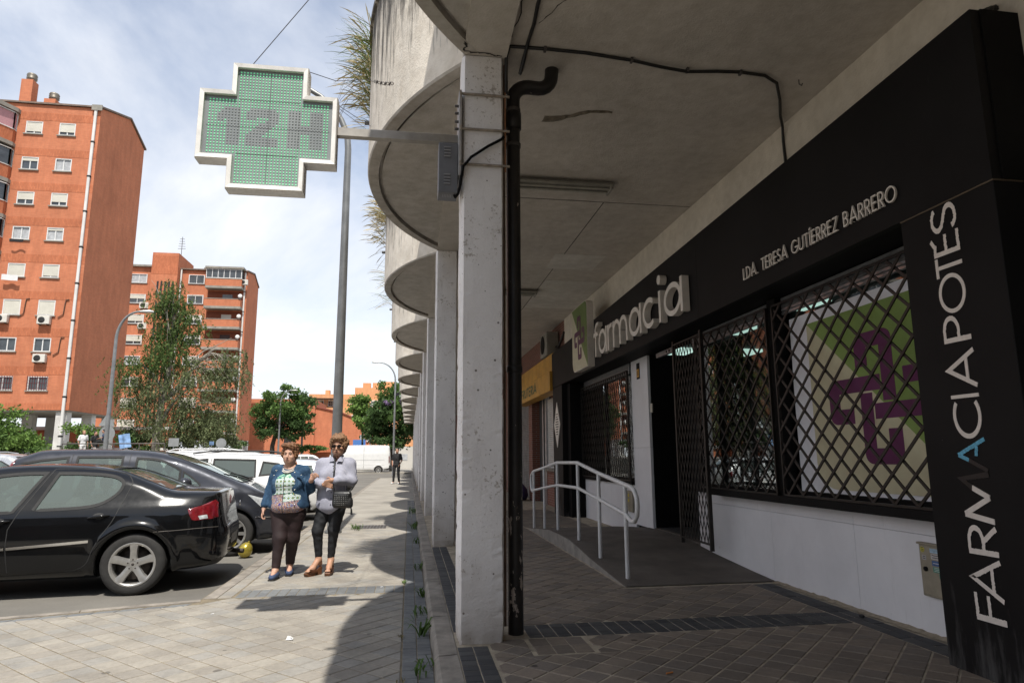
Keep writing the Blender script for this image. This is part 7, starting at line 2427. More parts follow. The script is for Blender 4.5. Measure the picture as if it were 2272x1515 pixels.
def simple_person(label, loc, rot, top, bot, shoes, hairm, pose, s=1.0, cap=None, h=.014, cat='person'):
    t = thing('person', label, cat, loc, None, rot, world=False)
    BASES[t.name] = (0, 0, 0); t.scale = (s, s, s)
    g = dict(hip=.92, kneeL=(-.10, -.02, .50), ankL=(-.11, .0, .09), kneeR=(.10, -.03, .50), ankR=(.12, .0, .09), elL=(-.25, .03, 1.14), wrL=(-.23, -.05, .92), elR=(.25, .03, 1.14), wrR=(.23, -.05, .92), hc=(0, -.02, 1.63), dz=0.0)
    g.update(pose)
    dz = g['dz']; HC = g['hc']; SH = HC[2] - .20
    F = Field((-.6, -.6, -.01), (.6, .5, 1.85), h)
    head(F, HC)
    F.cap((0, .01, SH - .03), (HC[0], HC[1] + .01, HC[2] - .06), .058, .05, .03)
    F.ell((0, .01, SH - .18), (.16, .10, .22), .05); F.cap((-.16, .01, SH), (.16, .01, SH), .05, k=.04)
    for e, w, sd in ((g['elL'], g['wrL'], -1), (g['elR'], g['wrR'], 1)):
        F.cap((sd * .18, .01, SH - .02), e, .046, .037, .03); F.cap(e, w, .036, .025, .02)
        dv = (Vector(w) - Vector(e)).normalized(); hand(F, w, tuple(dv), (-sd, 0, 0), (0, -1, .1), 1.0, .4)
    hip = g['hip']
    for k_, a in ((g['kneeL'], g['ankL']), (g['kneeR'], g['ankR'])):
        F.cap((k_[0] * .9, 0, hip), k_, .075, .055, .04); F.cap(k_, a, .05, .035, .02); F.cap(a, (a[0] * 1.1, a[1] - .13, max(.03, a[2] - .05)), .035, .03, .02)
    partm(F.mesh('body', [SK3, LIP], 1, lipfn(HC)), 'body', None, t)
    S = Field((-.4, -.3, .6), (.4, .3, 1.75), h)
    S.ell((0, .005, SH - .16), (.185, .125, .24), .05); S.ell((0, .005, hip + .08), (.165, .12, .14), .06); S.cap((-.16, .01, SH), (.16, .01, SH), .062, k=.04)
    for e, sd in ((g['elL'], -1), (g['elR'], 1)):
        b = Vector((sd * .18, .01, SH - .02)); S.cap(tuple(b), tuple(b.lerp(Vector(e), .75)), .065, .062, .03)
    S.half((0, 0, hip - .04), (0, 0, -1), .01); S.warp(folds(.006, (24, 15, 30, 0), (-35, 10, 24, 1.3)))
    partm(S.mesh('shirt', top, 1), 'shirt', None, t)
    T = Field((-.45, -.6, .06), (.45, .4, 1.2), h)
    T.ell((0, 0, hip), (.165, .125, .11), .05)
    for k_, a in ((g['kneeL'], g['ankL']), (g['kneeR'], g['ankR'])):
        T.cap((k_[0] * .9, 0, hip - .03), k_, .095, .07, .03); T.cap(k_, tuple(Vector(a).lerp(Vector(k_), .08)), .068, .052, .03)
    T.warp(folds(.005, (14, 20, 60, 0), (-22, 12, 80, 1)))
    partm(T.mesh('trousers', bot, 1), 'trousers', None, t)
    for a in (g['ankL'], g['ankR']):
        Q_ = Field((a[0] - .2, a[1] - .35, a[2] - .12), (a[0] + .2, a[1] + .2, a[2] + .08), h * .8)
        Q_.cap((a[0], a[1] + .03, a[2] - .045), (a[0] * 1.15, a[1] - .16, a[2] - .055), .046, .04, .02); Q_.half((0, 0, a[2] - .085), (0, 0, -1), .004)
        partm(Q_.mesh('shoe', shoes, 1), 'shoe', None, t)
    H = Field((HC[0] - .14, HC[1] - .15, HC[2] - .12), (HC[0] + .14, HC[1] + .16, HC[2] + .18), .010)
    x, y, z = HC
    H.ell((x, y + .028, z + .045), (.084, .094, .092), .02); H.ell((x, y - .085, z + .0), (.062, .06, .07), .012, 'sub'); H.ell((x, y - .06, z - .08), (.09, .09, .07), .012, 'sub')
    partm(H.mesh('hair', hairm, 1), 'hair', None, t)
    return t
simple_person('young man in black tee shirt and trousers with white shoes by the arcade', (-.63, 35.7, 0), -.35, BLACKC, BLACKC, WHITEC, HAIRD, dict(wrL=(-.19, -.10, .93), wrR=(.19, -.12, .93), ankL=(-.17, .02, .09), kneeL=(-.13, -.02, .5), ankR=(.15, -.02, .09), hc=(.02, -.02, 1.62)), 1.05, h=.016)
PZ = 1.20
simple_person('person in white top and trousers standing at the plaza railing', (-17.75, 40.0, PZ), .9, WHITEC, WHITEC, WHITEC, hair_mat('hair_fair', (.12, .07, .03), (.42, .27, .13)), dict(), .98, h=.022)
simple_person('person dressed in black leaning by the plaza railing', (-17.25, 40.2, PZ), 1.2, BLACKC, BLACKC, SOLE, HAIRD, dict(wrR=(.2, -.3, 1.1), elR=(.24, -.05, 1.12)), .96, h=.022)
simple_person('child in navy shirt sitting up on the plaza railing', (-16.72, 40.0, PZ + .62), -1.2, NAVY, BLACKC, WHITEC, HAIRD, dict(hip=.62, kneeL=(-.1, -.38, .58), ankL=(-.1, -.34, .16), kneeR=(.1, -.36, .60), ankR=(.1, -.46, .2), hc=(0, -.05, 1.28), elL=(-.22, -.08, .86), wrL=(-.15, -.3, .78), elR=(.22, -.08, .86), wrR=(.15, -.3, .78)), .82, h=.022)
# ================================================================== plaza and brick apartment blocks
def brick_mat(name, a, b, m, band=False, rot=False):
    k = Nodes(name)
    p = k.pos()
    s = k.n('SeparateXYZ'); k.l(p, s.inputs[0])
    c = k.n('CombineXYZ')
    h = k.math('ADD', s.outputs['X'], s.outputs['Y'])
    if band: k.l(s.outputs['Z'], c.inputs[0]); k.l(h, c.inputs[1])
    else: k.l(h, c.inputs[0]); k.l(s.outputs['Z'], c.inputs[1])
    t = k.n('TexBrick', i_Scale=1.0)
    t.inputs['Brick Width'].default_value = .26; t.inputs['Row Height'].default_value = .095 if band else .07; t.inputs['Mortar Size'].default_value = .008
    t.inputs['Color1'].default_value = (*a, 1); t.inputs['Color2'].default_value = (*b, 1); t.inputs['Mortar'].default_value = (*m, 1)
    k.l(c.outputs[0], t.inputs['Vector'])
    col = t.outputs['Color']
    col = k.mix(.55, col, k.ramp(k.noise(p, .35, 6, .65), [(0.3, (.74, .72, .70)), (0.7, (1.16, 1.14, 1.12))]), 'MULTIPLY')
    col = k.mix(.6, col, k.ramp(k.noise(p, 2.2, 5, .7, stretch=(1, 1, .25)), [(0.35, (.80, .78, .77)), (0.65, (1.1, 1.1, 1.1))]), 'MULTIPLY')
    col = k.mix(k.ramp(k.noise(p, .9, 6, .75), [(0.62, (0, 0, 0)), (0.78, (.35, .35, .35))]), col, (.12, .055, .04))
    k.base(col)
    return k.set(.85, 0, .25)
BR_A = brick_mat('orange_brick', (.47, .152, .074), (.54, .185, .090), (.40, .20, .13))
BR_B = brick_mat('soldier_brick_band', (.41, .13, .06), (.51, .172, .082), (.30, .125, .08), True)
BR_C = brick_mat('pale_orange_brick', (.60, .29, .135), (.66, .33, .16), (.55, .30, .17))
CONCR = simple('grey_concrete', (.25, .235, .205), .9, var=.25, scale=1.5, world=True)
WFR = simple('white_window_frame', (.62, .62, .61), .4, var=.06)
SHB = simple('cream_shutter', (.55, .53, .46), .6, var=.08, scale=1.5)
WGL = simple('window_dark_glass', (.045, .052, .058), .06, var=.5, scale=1.2, coat=.6)
CURT = simple('net_curtain', (.36, .37, .38), .5, var=.25, scale=4)
PIPEW = simple('white_downpipe', (.58, .57, .55), .5, var=.12, scale=1)
ACM = simple('ac_cream', (.56, .54, .49), .5, var=.1, scale=3)
ROOFT = simple('brown_roof_tile', (.16, .115, .09), .9, var=.3, scale=3)
POST = simple('painted_pillar', (.50, .49, .47), .8, var=.2, scale=1.5, world=True)

pz = MB(); pz.box(-75, -11.2, 36.5, 130, -.16, PZ)
struct(pz.build('plaza', CONCR))
def facade_window(parent, x, z, y, w, h, shut=0.0, curtain=False, bars=False, deep=.02):
    """window whose centre is x, z on a wall that faces -Y at y: frame > panes, shutter, sill"""
    f = MB(); t = .07
    x0, x1, z0, z1 = x - w / 2, x + w / 2, z - h / 2, z + h / 2
    f.box(x0 - .04, x0 + t, y + deep - .15, y + deep, z0, z1); f.box(x1 - t, x1 + .04, y + deep - .15, y + deep, z0, z1)
    f.box(x0 + t, x1 - t, y + deep - .15, y + deep, z0, z0 + t); f.box(x0 + t, x1 - t, y + deep - .15, y + deep, z1 - t, z1); f.box(x - .035, x + .035, y + deep - .10, y + deep, z0 + t, z1 - t)
    fr = part(f, 'window', WFR, parent)
    for a, b in ((x0 + t, x - .035), (x + .035, x1 - t)):
        m = MB(); m.box(a, b, y + deep - .06, y + deep - .05, z0 + t, z1 - t); part(m, 'pane', CURT if curtain else WGL, fr)
    if shut > 0:
        m = MB(); n = max(2, int(shut * 12))
        for i in range(n):
            zz = z1 - t - (i + 1) * (shut * (h - 2 * t)) / n
            m.box(x0 + t, x1 - t, y + deep - .12, y + deep - .10, zz + .006, zz + shut * (h - 2 * t) / n)
        part(m, 'shutter', SHB, fr)
    m = MB(); m.box(x0 - .10, x1 + .10, y - .10, y + .1, z0 - .08, z0 - .003); part(m, 'sill', CONCR, fr)
    if bars:
        m = MB()
        for i in range(9): m.box(x0 + i * w / 8 - .014, x0 + i * w / 8 + .014, y - .10, y - .072, z0 - .02, z1 + .02)
        for zz in (z0 + .1, z, z1 - .1): m.box(x0 - .02, x1 + .02, y - .112, y - .10, zz - .014, zz + .014)
        part(m, 'window_bars', simple('oxblood_iron', (.10, .015, .018), .6), fr)
    return fr
def ac_unit(parent, x, z, y, s=1.0):
    m = MB(); m.box(x - .42 * s, x + .42 * s, y - .38, y - .06, z - .30 * s, z + .30 * s, ch=.03)
    a = part(m, 'ac_unit', ACM, parent)
    m = MB(); m.lathe([(0, -.01), (.20 * s, -.01), (.23 * s, 0), (.23 * s, .01)], (x - .10 * s, y - .385, z), 'y', 20); part(m, 'fan', RUB, a)
    m = MB(); m.box(x - .3, x - .26, y - .36, y + .02, z - .36 * s, z - .30 * s); m.box(x + .26, x + .3, y - .36, y + .02, z - .36 * s, z - .30 * s); part(m, 'bracket', RUB, a)
    return a
def downpipe(parent, x, y, z0, z1, step=2.8):
    z = z1
    while z > z0:
        m = MB(); m.box(x - .10, x + .10, y - .18, y - .02, max(z0, z - step + .10), z, ch=.03); p_ = part(m, 'downpipe', PIPEW, parent)
        m = MB(); m.box(x - .13, x + .13, y - .19, y - .0, max(z0, z - step), max(z0, z - step) + .10); part(m, 'pipe_joint', RUB, p_)
        z -= step

YB = 52.0
b1 = thing('apartment_block', 'tall orange brick apartment block on white pillars at the left edge', 'building', (-30, YB + 4, PZ))
XR1 = -24.25
zs0, zt = 4.81, 28.2
m = MB()
rows = [26.30, 23.40, 20.63, 17.90, 15.06, 12.28, 9.53, 6.72]
WT = .24
prof = [(YB + WT, zs0), (YB + 8.4, zs0), (YB + 8.4, 28.85), (YB + 5.1, 30.0), (YB + WT, zt + .08)]
m.prism(prof, -62, XR1, axis='x'); part(m, 'wall', BR_A, b1)
m = MB()
zprev = zt
for i, z in enumerate(rows):
    h2 = (1.02 if i != 5 else 1.15) / 2
    m.box(-62, XR1, YB, YB + WT, z + h2, zprev)
    xs_ = [-62]
    for xc, w_ in ((-28.82, 1.18 if i < 7 else 1.35), (-26.5, 1.15 if i < 7 else 1.32)): xs_ += [xc - w_ / 2, xc + w_ / 2]
    xs_.append(XR1)
    for q in range(0, 6, 2): m.box(xs_[q], xs_[q + 1], YB, YB + WT, z - h2, z + h2)
    zprev = z - h2
m.box(-62, XR1, YB, YB + WT, zs0, zprev)
part(m, 'front_wall', BR_A, b1)
m = MB(); m.prism([(YB - .15, zt + .003), (YB - .15, zt + .14), (YB + 5.1, 30.16), (YB + 8.6, 29.0), (YB + 8.6, 28.86), (YB + 5.1, 30.003)], -62.1, XR1 + .12, axis='x'); part(m, 'roof', ROOFT, b1)
m = MB(); m.box(XR1 - .6, XR1 + .15, YB - .22, YB - .152, zt - .25, zt + .2); part(m, 'gutter_end', CONCR, b1)
m = MB(); m.box(-62, XR1 - .05, YB + .05, YB + 8.3, zs0 - .10, zs0 - .003); part(m, 'soffit', CONCR, b1)
spec = [(.85, .75, 0, 0), (.28, 0, 0, 1), (.62, .72, 0, 0), (0, .18, 1, 1), (1, .92, 0, 0), (.98, .98, 0, 0), (.0, .0, 0, 0), (0, 0, 0, 0)]
for i, z in enumerate(rows):
    a, b_, ca, cb_ = spec[i]
    big = 1.18 if i < 7 else 1.35
    facade_window(b1, -28.82, z, YB, big, 1.02 if i != 5 else 1.15, a, bool(ca), i == 7, .16); facade_window(b1, -26.50, z, YB, big - .03, 1.02 if i != 5 else 1.15, b_, bool(cb_), i == 7, .16)
    m = MB(); m.box(-29.9, XR1 - .003, YB - .012, YB + .05, z + .62, z + 1.22); part(m, 'soldier_course', BR_B, b1)
m = MB(); m.box(-62, XR1 + .004, YB - .014, YB + .05, zs0 + .002, zs0 + .5); part(m, 'soldier_course', BR_B, b1)
ac_unit(b1, -29.25, 11.35, YB); ac_unit(b1, -26.45, 11.30, YB); ac_unit(b1, -26.45, 8.50, YB)
for x, z, dx in ((-28.0, 12.9, .5), (-25.35, 12.9, .5), (-25.4, 10.1, .5)):
    m = MB(); m.tube([(x - .3, YB - .06, z - 1.35), (x + .05, YB - .06, z - 1.1), (x + .10, YB - .06, z - .3), (x + .15, YB - .06, z), (x + .35, YB - .06, z + .02)], .035, 6); part(m, 'ac_pipe', simple('brown_pipe', (.10, .055, .035), .7), b1)
downpipe(b1, XR1 - .32, YB, 2.2, zt - .1)
# washing on the lines of two windows
m = MB(); m.grid(lambda a, b: (-29.55 + a * 1.1, YB - .35 - .04 * math.sin(a * 9), 14.62 - b * .42 - .06 * a), 8, 4); part(m, 'hung_sheet', WHITEC, b1, fix=False)
m = MB(); m.grid(lambda a, b: (-29.3 + a * .95, YB - .40 - .05 * math.sin(a * 7), 17.28 - b * .2), 8, 4); part(m, 'hung_mat', BLACKC, b1, fix=False)
# glazed balconies at the left edge
xb0, xb1 = -35.5, -29.95
for i, z in enumerate(rows):
    zf = z - 1.45
    pl = [(xb0, YB), (xb0, YB - 1.7), (xb1 - .75, YB - 1.7), (xb1, YB - .35), (xb1, YB)]
    m = MB(); m.prism(pl, zf - .28, zf, axis='z'); bl = part(m, 'balcony', CONCR, b1)
    m = MB(); ins = [(xb0 + .05, YB - .01), (xb0 + .05, YB - 1.62), (xb1 - .80, YB - 1.62), (xb1 - .07, YB - .38), (xb1 - .07, YB - .01)]
    m.prism(ins, zf + .003, zf + 1.0, axis='z'); part(m, 'brick_parapet', BR_B, bl)
    m = MB()
    for q in range(len(ins) - 1):
        p0, p1 = Vector(ins[q]), Vector(ins[q + 1]); n = max(1, int((p1 - p0).length / .75))
        for s_ in range(n + 1):
            c_ = p0.lerp(p1, s_ / n); m.box(c_.x - .035, c_.x + .035, c_.y - .035, c_.y + .035, zf + 1.003, zf + 2.35)
        for zz in (1.0, 2.33):
            m.bar((p0.x, p0.y, zf + zz + .03), (p1.x, p1.y, zf + zz + .03), .08, .06, (0, 0, 1))
    part(m, 'glazing_frame', WFR if i % 3 != 1 else POST, bl)
    m = MB(); pi_ = [(x + (-.03 if x > -31 else .0), y + .04) for x, y in ins]
    m.prism(pi_, zf + 1.01, zf + 2.32, axis='z'); part(m, 'glazing', WGL if i != 0 else simple('pink_blind', (.42, .22, .24), .6), bl)
m = MB(); m.prism([(xb0, YB), (xb0, YB - 1.8), (xb1 - .7, YB - 1.8), (xb1 + .1, YB - .35), (xb1 + .1, YB)], rows[0] + 1.0, rows[0] + 1.3, axis='z'); part(m, 'balcony_roof', CONCR, b1)
for x, y, h_, cw in ((-30.35, YB + 1.5, 1.9, .55), (-28.95, YB + 2.2, .75, .0), (-33.5, YB + 2, 1.4, .5)):
    m = MB(); m.box(x - .42, x + .42, y - .4, y + .4, zt - .2, zt + .75 + h_); ch_ = part(m, 'chimney', BR_A, b1)
    m = MB(); m.lathe([(.30, 0), (.30, .15), (.38, .2), (.30, .25), (.38, .35), (.30, .4), (.38, .5), (.33, .62), (0, .66)], (x + .1, y, zt + .75 + h_), 'z', 14); part(m, 'cowl', simple('cowl_metal', (.2, .18, .15), .5, .6), ch_)
for x, y in ((XR1 - .55, YB + .55), (XR1 - .55, YB + 4.4), (XR1 - .55, YB + 7.8), (-30.6, YB + .6), (-29.0, YB + 4.4), (-29, YB + 7.8), (-36, YB + .6), (-36, YB + 7.8), (-42, YB + .6)):
    m = MB(); m.box(x - .36, x + .36, y - .36, y + .36, PZ, zs0 - .102); part(m, 'pillar', POST, b1)
gw = thing('garden_wall', 'low brick ground floor wall with white coping behind the pillars', 'wall', (-32, 66, PZ))
m = MB(); m.box(-50, -22, 66, 66.4, PZ, 4.0); part(m, 'brick_wall', BR_A, gw)
m = MB(); m.box(-50, -22, 65.85, 66.5, 3.95, 4.25); m.box(-50, -22, 65.85, 66.5, PZ + .9, PZ + 1.15); part(m, 'coping', PIPEW, gw)

# ---- second block further back
Y2 = 94.0
b2 = thing('apartment_block', 'further orange brick apartment block with balconies behind the tall tree', 'building', (-29, Y2 + 4, PZ))
X2R = -22.75
zt2, zs2 = 26.9, 3.8
m = MB(); m.prism([(Y2, zs2), (Y2 + 6.6, zs2), (Y2 + 6.6, 26.3), (Y2 + 3.8, 27.5), (Y2, zt2)], -31.55, X2R, axis='x'); part(m, 'wall', BR_A, b2)
m = MB(); m.prism([(Y2 - .3, zt2 + .003), (Y2 - .3, zt2 + .18), (Y2 + 3.8, 27.75), (Y2 + 6.8, 26.5), (Y2 + 6.8, 26.32), (Y2 + 3.8, 27.53)], -31.6, X2R + .1, axis='x'); part(m, 'roof', ROOFT, b2)
m = MB(); m.box(-34.9, -31.56, Y2 - 1.2, Y2 + 5, PZ, 28.9); part(m, 'stair_tower', BR_A, b2)
m = MB()
for i in range(5):
    for z in np.arange(5.5, 25, 2.85): m.box(-34.1 + i * .48, -33.85 + i * .48, Y2 - 1.215, Y2 - 1.15, z, z + 2.3)
part(m, 'stair_slot', RUB, b2)
m = MB(); m.box(-34.9, -31.56, Y2 - 1.22, Y2 - 1.19, 25.9, 28.5); part(m, 'soldier_course', BR_B, b2)
m = MB(); m.prism([(-41, Y2 + .3), (-34.93, Y2 + .3), (-34.93, Y2 + 8), (-41, Y2 + 8)], PZ, 27.2); part(m, 'left_wing', BR_A, b2)
m = MB(); m.box(-39.5, -34.6, Y2 - .1, Y2 + 8.1, 27.203, 27.45); part(m, 'wing_roof', CONCR, b2)
for i in range(9):
    z = 26.05 - i * 2.82 - .6
    if z < 3: break
    facade_window(b2, -36.9, z + .1, Y2 + .3, 2.0, 1.25, [0, .5, .75, .7, 0, .3, .8, .9, 0][i], i in (0, 4))
    if i in (1, 2): ac_unit(b2, -35.9, z - .85, Y2 + .3, 1.4)
    # right part: window and deep balcony
    facade_window(b2, -29.4, z + .15, Y2, 2.0, 1.25, [0, .1, .55, .35, .5, .5, .9, .9, .9][i])
    zf = z - .95
    if zf < 4: continue
    m = MB(); m.box(-27.9, -23.15, Y2 - 1.35, Y2 - .01, zf - .32, zf); bl = part(m, 'balcony', CONCR, b2)
    m = MB(); m.box(-27.85, -23.2, Y2 - 1.30, Y2 - 1.18, zf + .003, zf + 1.0); m.box(-23.32, -23.2, Y2 - 1.175, Y2 - .02, zf + .003, zf + 1.0); part(m, 'brick_parapet', BR_A, bl)
    m = MB(); m.box(-27.9, -23.15, Y2 - 1.34, Y2 - 1.14, zf + 1.003, zf + 1.08); part(m, 'parapet_coping', CONCR, bl)
    if i == 0:
        m = MB(); m.box(-27.8, -23.25, Y2 - 1.22, Y2 - .02, zf + 1.09, zf + 2.3); part(m, 'glazing', WGL, bl)
        m = MB()
        for s_ in range(7): m.box(-27.85 + s_ * .76 - .04, -27.85 + s_ * .76 + .04, Y2 - 1.27, Y2 - 1.2, zf + 1.09, zf + 2.35)
        m.box(-27.9, -23.2, Y2 - 1.28, Y2 - 1.2, zf + 2.3, zf + 2.42); m.box(-27.9, -23.2, Y2 - 1.28, Y2 - 1.2, zf + 1.085, zf + 1.17); part(m, 'glazing_frame', WFR, bl)
        m = MB(); m.box(-28.0, -23.0, Y2 - 1.5, Y2 - .02, zf + 2.43, zf + 2.7); part(m, 'balcony_roof', CONCR, bl)
        ac_unit(b2, -23.0, zf + .7, Y2 - .6, 1.2)
    else:
        m = MB(); m.box(-27.85, -23.3, Y2 - .03, Y2 - .012, zf + .01, zf + 2.3); part(m, 'painted_recess_shade', simple('recess_shade_brick', (.20, .06, .03), .9), bl)  # flat darker brick sheet, the recess shade is put into its colour
        m = MB(); m.box(-25.9, -24.6, Y2 - .06, Y2 - .035, zf + .9, zf + 1.9); part(m, 'balcony_window', WGL if i % 2 else SHB, bl)
        m = MB(); m.lathe([(0, .10), (.17, .07), (.29, 0), (.30, -.02), (0, .08)], (-23.25, Y2 - 1.45, zf + 1.4), 'y', 16); part(m, 'satellite_dish', PIPEW, bl)
downpipe(b2, -22.95 - .1, Y2, 2.5, zt2 - .1, 2.82); downpipe(b2, -31.4, Y2 - .1, 9, zt2, 2.82); downpipe(b2, -35.1, Y2 + .25, 2.5, 27.1, 2.82)
for x, y in ((X2R - .4, Y2 + .5), (X2R - .4, Y2 + 3.2), (X2R - .4, Y2 + 6.1)):
    m = MB(); m.box(x - .35, x + .35, y - .35, y + .35, 0, zs2 - .003); part(m, 'pillar', POST, b2)
m = MB(); m.box(-27, X2R - .8, Y2 - 2.2, Y2 - .05, 3.2, 3.8); part(m, 'entrance_canopy', CONCR, b2)
m = MB(); m.tube([(-31.7, Y2, 28.8), (-31.7, Y2, 31.6)], .04, 5)
for i in range(5): m.tube([(-32.2 + .05 * i, Y2, 29.9 + i * .35), (-31.2 - .05 * i, Y2, 29.9 + i * .35)], .03, 4)
part(m, 'aerial', IRON, b2)
for x in (-38.2, -29.3):
    m = MB(); m.lathe([(.3, 0), (.3, .5), (.38, .55), (.38, .8), (0, .9)], (x, Y2 + 3.6, 27.5), 'z', 12); part(m, 'roof_vent', CONCR, b2)
# ---- low brick hall
b3 = thing('brick_hall', 'low orange brick hall with sloping roof line at the end of the street', 'building', (-16, 112, 0))
Y3 = 110.0
m = MB(); m.prism([(-27, 0), (-15.0, 0), (-15.0, 10.6), (-27, 10.6)], Y3 - .02, Y3 + 14, axis='y'); part(m, 'wall', BR_A, b3)
m = MB(); m.prism([(-14.98, 0), (-8.1, 0), (-8.1, 7.2), (-11, 8.4), (-14.98, 9.3)], Y3, Y3 + 14, axis='y'); part(m, 'wall', BR_A, b3)
m = MB(); m.prism([(-14.97, 9.303), (-11, 8.41), (-8.0, 7.2), (-8.0, 7.4), (-11, 8.6), (-14.97, 9.5)], Y3 - .2, Y3 + 14, axis='y'); part(m, 'roof_edge', simple('red_metal', (.22, .06, .04), .6), b3)
m = MB(); m.box(-15.4, -14.985, Y3 - .5, Y3 - .025, 0, 10.4); part(m, 'buttress', BR_A, b3)
m = MB(); m.box(-8.3, -7.9, Y3 - .3, Y3 - .003, 0, 7.15); part(m, 'buttress', BR_A, b3)
m = MB(); m.box(-8.08, -5.2, Y3 + .4, Y3 + 10, 0, 5.6); part(m, 'annexe', BR_A, b3)
for x in (-7.6, -6.4):
    for z in (2.4, 4.4): facade_window(b3, x, z, Y3 + .4, .8, 1.1, 0, True)
m = MB(); m.box(-15.5, -12.2, Y3 - 1.6, Y3 - .03, 2.2, 2.8); part(m, 'porch_roof', BR_B, b3)
m = MB(); m.box(-19.6, -18.4, Y3 - .08, Y3 - .03, 1.2, 4.6); part(m, 'dark_door', RUB, b3)
m = MB(); m.box(-17.0, -16.7, Y3 - .06, Y3 - .03, 1.5, 7.5); part(m, 'rain_pipe', RUB, b3)
# ---- pale orange flats in the distance
b4 = thing('distant_flats', 'distant pale orange flats with roof terraces above the brick hall', 'building', (-15, 165, 0))
Y4 = 160.0
for x0, x1, zt_ in ((-23.4, -13.0, 16.0), (-12.98, -4.5, 17.6)):
    m = MB(); m.box(x0, x1, Y4, Y4 + 12, 0, zt_); part(m, 'wall', BR_C, b4)
m = MB(); m.box(-22, 4, Y4 - 3, Y4 - .02, 0, 12.6); part(m, 'wall', BR_C, b4)
for x in (-21.3, -18.5, -15.5, -12.4, -9.2, -6.2): facade_window(b4, x, 10.2, Y4 - 3, 1.7, 1.5, .3)
for x in (-21.0, -18.0, -11.4, -8.2): facade_window(b4, x, 13.9, Y4, 2.0, 1.5, .2)
m = MB()
for x in np.arange(-22.5, -15.8, 1.1): m.box(x - .06, x + .06, Y4 - 2.6, Y4 - 2.5, 12.6, 14.7)
m.box(-22.9, -15.6, Y4 - 2.7, Y4 - .1, 14.7, 14.85); m.box(-22.9, -15.6, Y4 - 2.65, Y4 - 2.55, 13.5, 13.58); part(m, 'pergola', simple('dark_timber', (.07, .04, .025), .8), b4)
m = MB(); m.box(-14, -2, Y4 - 2.9, Y4 - 2.8, 13.5, 13.6); part(m, 'terrace_rail', WFR, b4)
for x, z, w_ in ((-19.5, 16.0, .5), (-17.6, 16.0, .5), (-10.4, 17.6, .9), (-8.0, 17.6, 1.0), (-5.5, 17.6, 1.6)):
    m = MB(); m.box(x - w_, x + w_, Y4 + 2, Y4 + 4, z + .003, z + .9 + w_ * .5); part(m, 'chimney', BR_C, b4)
# ---- pale wall at the far end of the arcade
ww = thing('white_wall', 'pale rendered wall at the far end of the street behind the young man', 'wall', (0, 86, 0))
m = MB(); m.box(-2.6, 8, 86, 86.4, 0, 2.7); part(m, 'wall_face', simple('pale_render', (.46, .44, .40), .9, var=.1, scale=.6, world=True), ww)
m = MB(); m.box(-1.4, -.2, 85.96, 85.997, 1.0, 1.75); part(m, 'notice', CURT, ww)
# ---- unseen flats added behind the viewer to darken reflections
b5 = thing('added_flats', 'unseen dark flats added behind the viewpoint to darken reflections in paint and glass', 'building', (-30, -46, 0))
m = MB(); m.box(-70, 40, -58, -46, 0, 19); part(m, 'wall', simple('added_flats_dark', (.055, .042, .036), .9, var=.3, scale=.3), b5)
for i in range(12):
    for j in range(5):
        m = MB(); m.box(-66 + i * 6, -64 + i * 6, -45.99, -45.93, 2.5 + j * 3, 4.0 + j * 3); part(m, 'window', WGL, b5)

# ================================================================== trees and shrubs
def leaf_mat(name, c, var=.35, trans=.25):
    k = Nodes(name)
    oi = k.pos()
    n = k.n('TexWhiteNoise')
    g_ = k.n('NewGeometry')
    r = g_.outputs['Random Per Island']
    col = k.ramp(r, [(0, [x * (1 - var) for x in c]), (.6, c), (1, [min(1, x * (1 + var * 1.3)) for x in c])])
    k.base(col)
    k.b.inputs['Roughness'].default_value = .65
    k.b.inputs['Specular IOR Level'].default_value = .2
    tl = k.n('BsdfTranslucent'); k.l(col, tl.inputs[0])
    ms = k.n('MixShader'); ms.inputs[0].default_value = trans
    k.l(k.b.outputs[0], ms.inputs[1]); k.l(tl.outputs[0], ms.inputs[2]); k.l(ms.outputs[0], k.t.nodes['Material Output'].inputs['Surface'])
    return k.m
LF_OLIVE = leaf_mat('leaf_olive', (.085, .130, .036)); LF_GREY = leaf_mat('leaf_grey_green', (.130, .155, .070)); LF_DARK = leaf_mat('leaf_dark', (.055, .10, .030)); LF_MID = leaf_mat('leaf_mid', (.085, .150, .038)); LF_LIGHT = leaf_mat('leaf_light', (.12, .20, .045)); LF_PUR = leaf_mat('blossom_mauve', (.24, .17, .30))
BARK = simple('bark_grey', (.16, .14, .115), .95, var=.35, scale=3, bump=.5, bscale=14); BARKD = simple('bark_dark', (.05, .04, .032), .95, var=.35, scale=3); BARKP = simple('pale_grey_bark', (.27, .245, .20), .95, var=.35, scale=3, bump=.5, bscale=14); TWIG = simple('pale_bare_wood', (.30, .27, .225), .9, var=.25, scale=3)
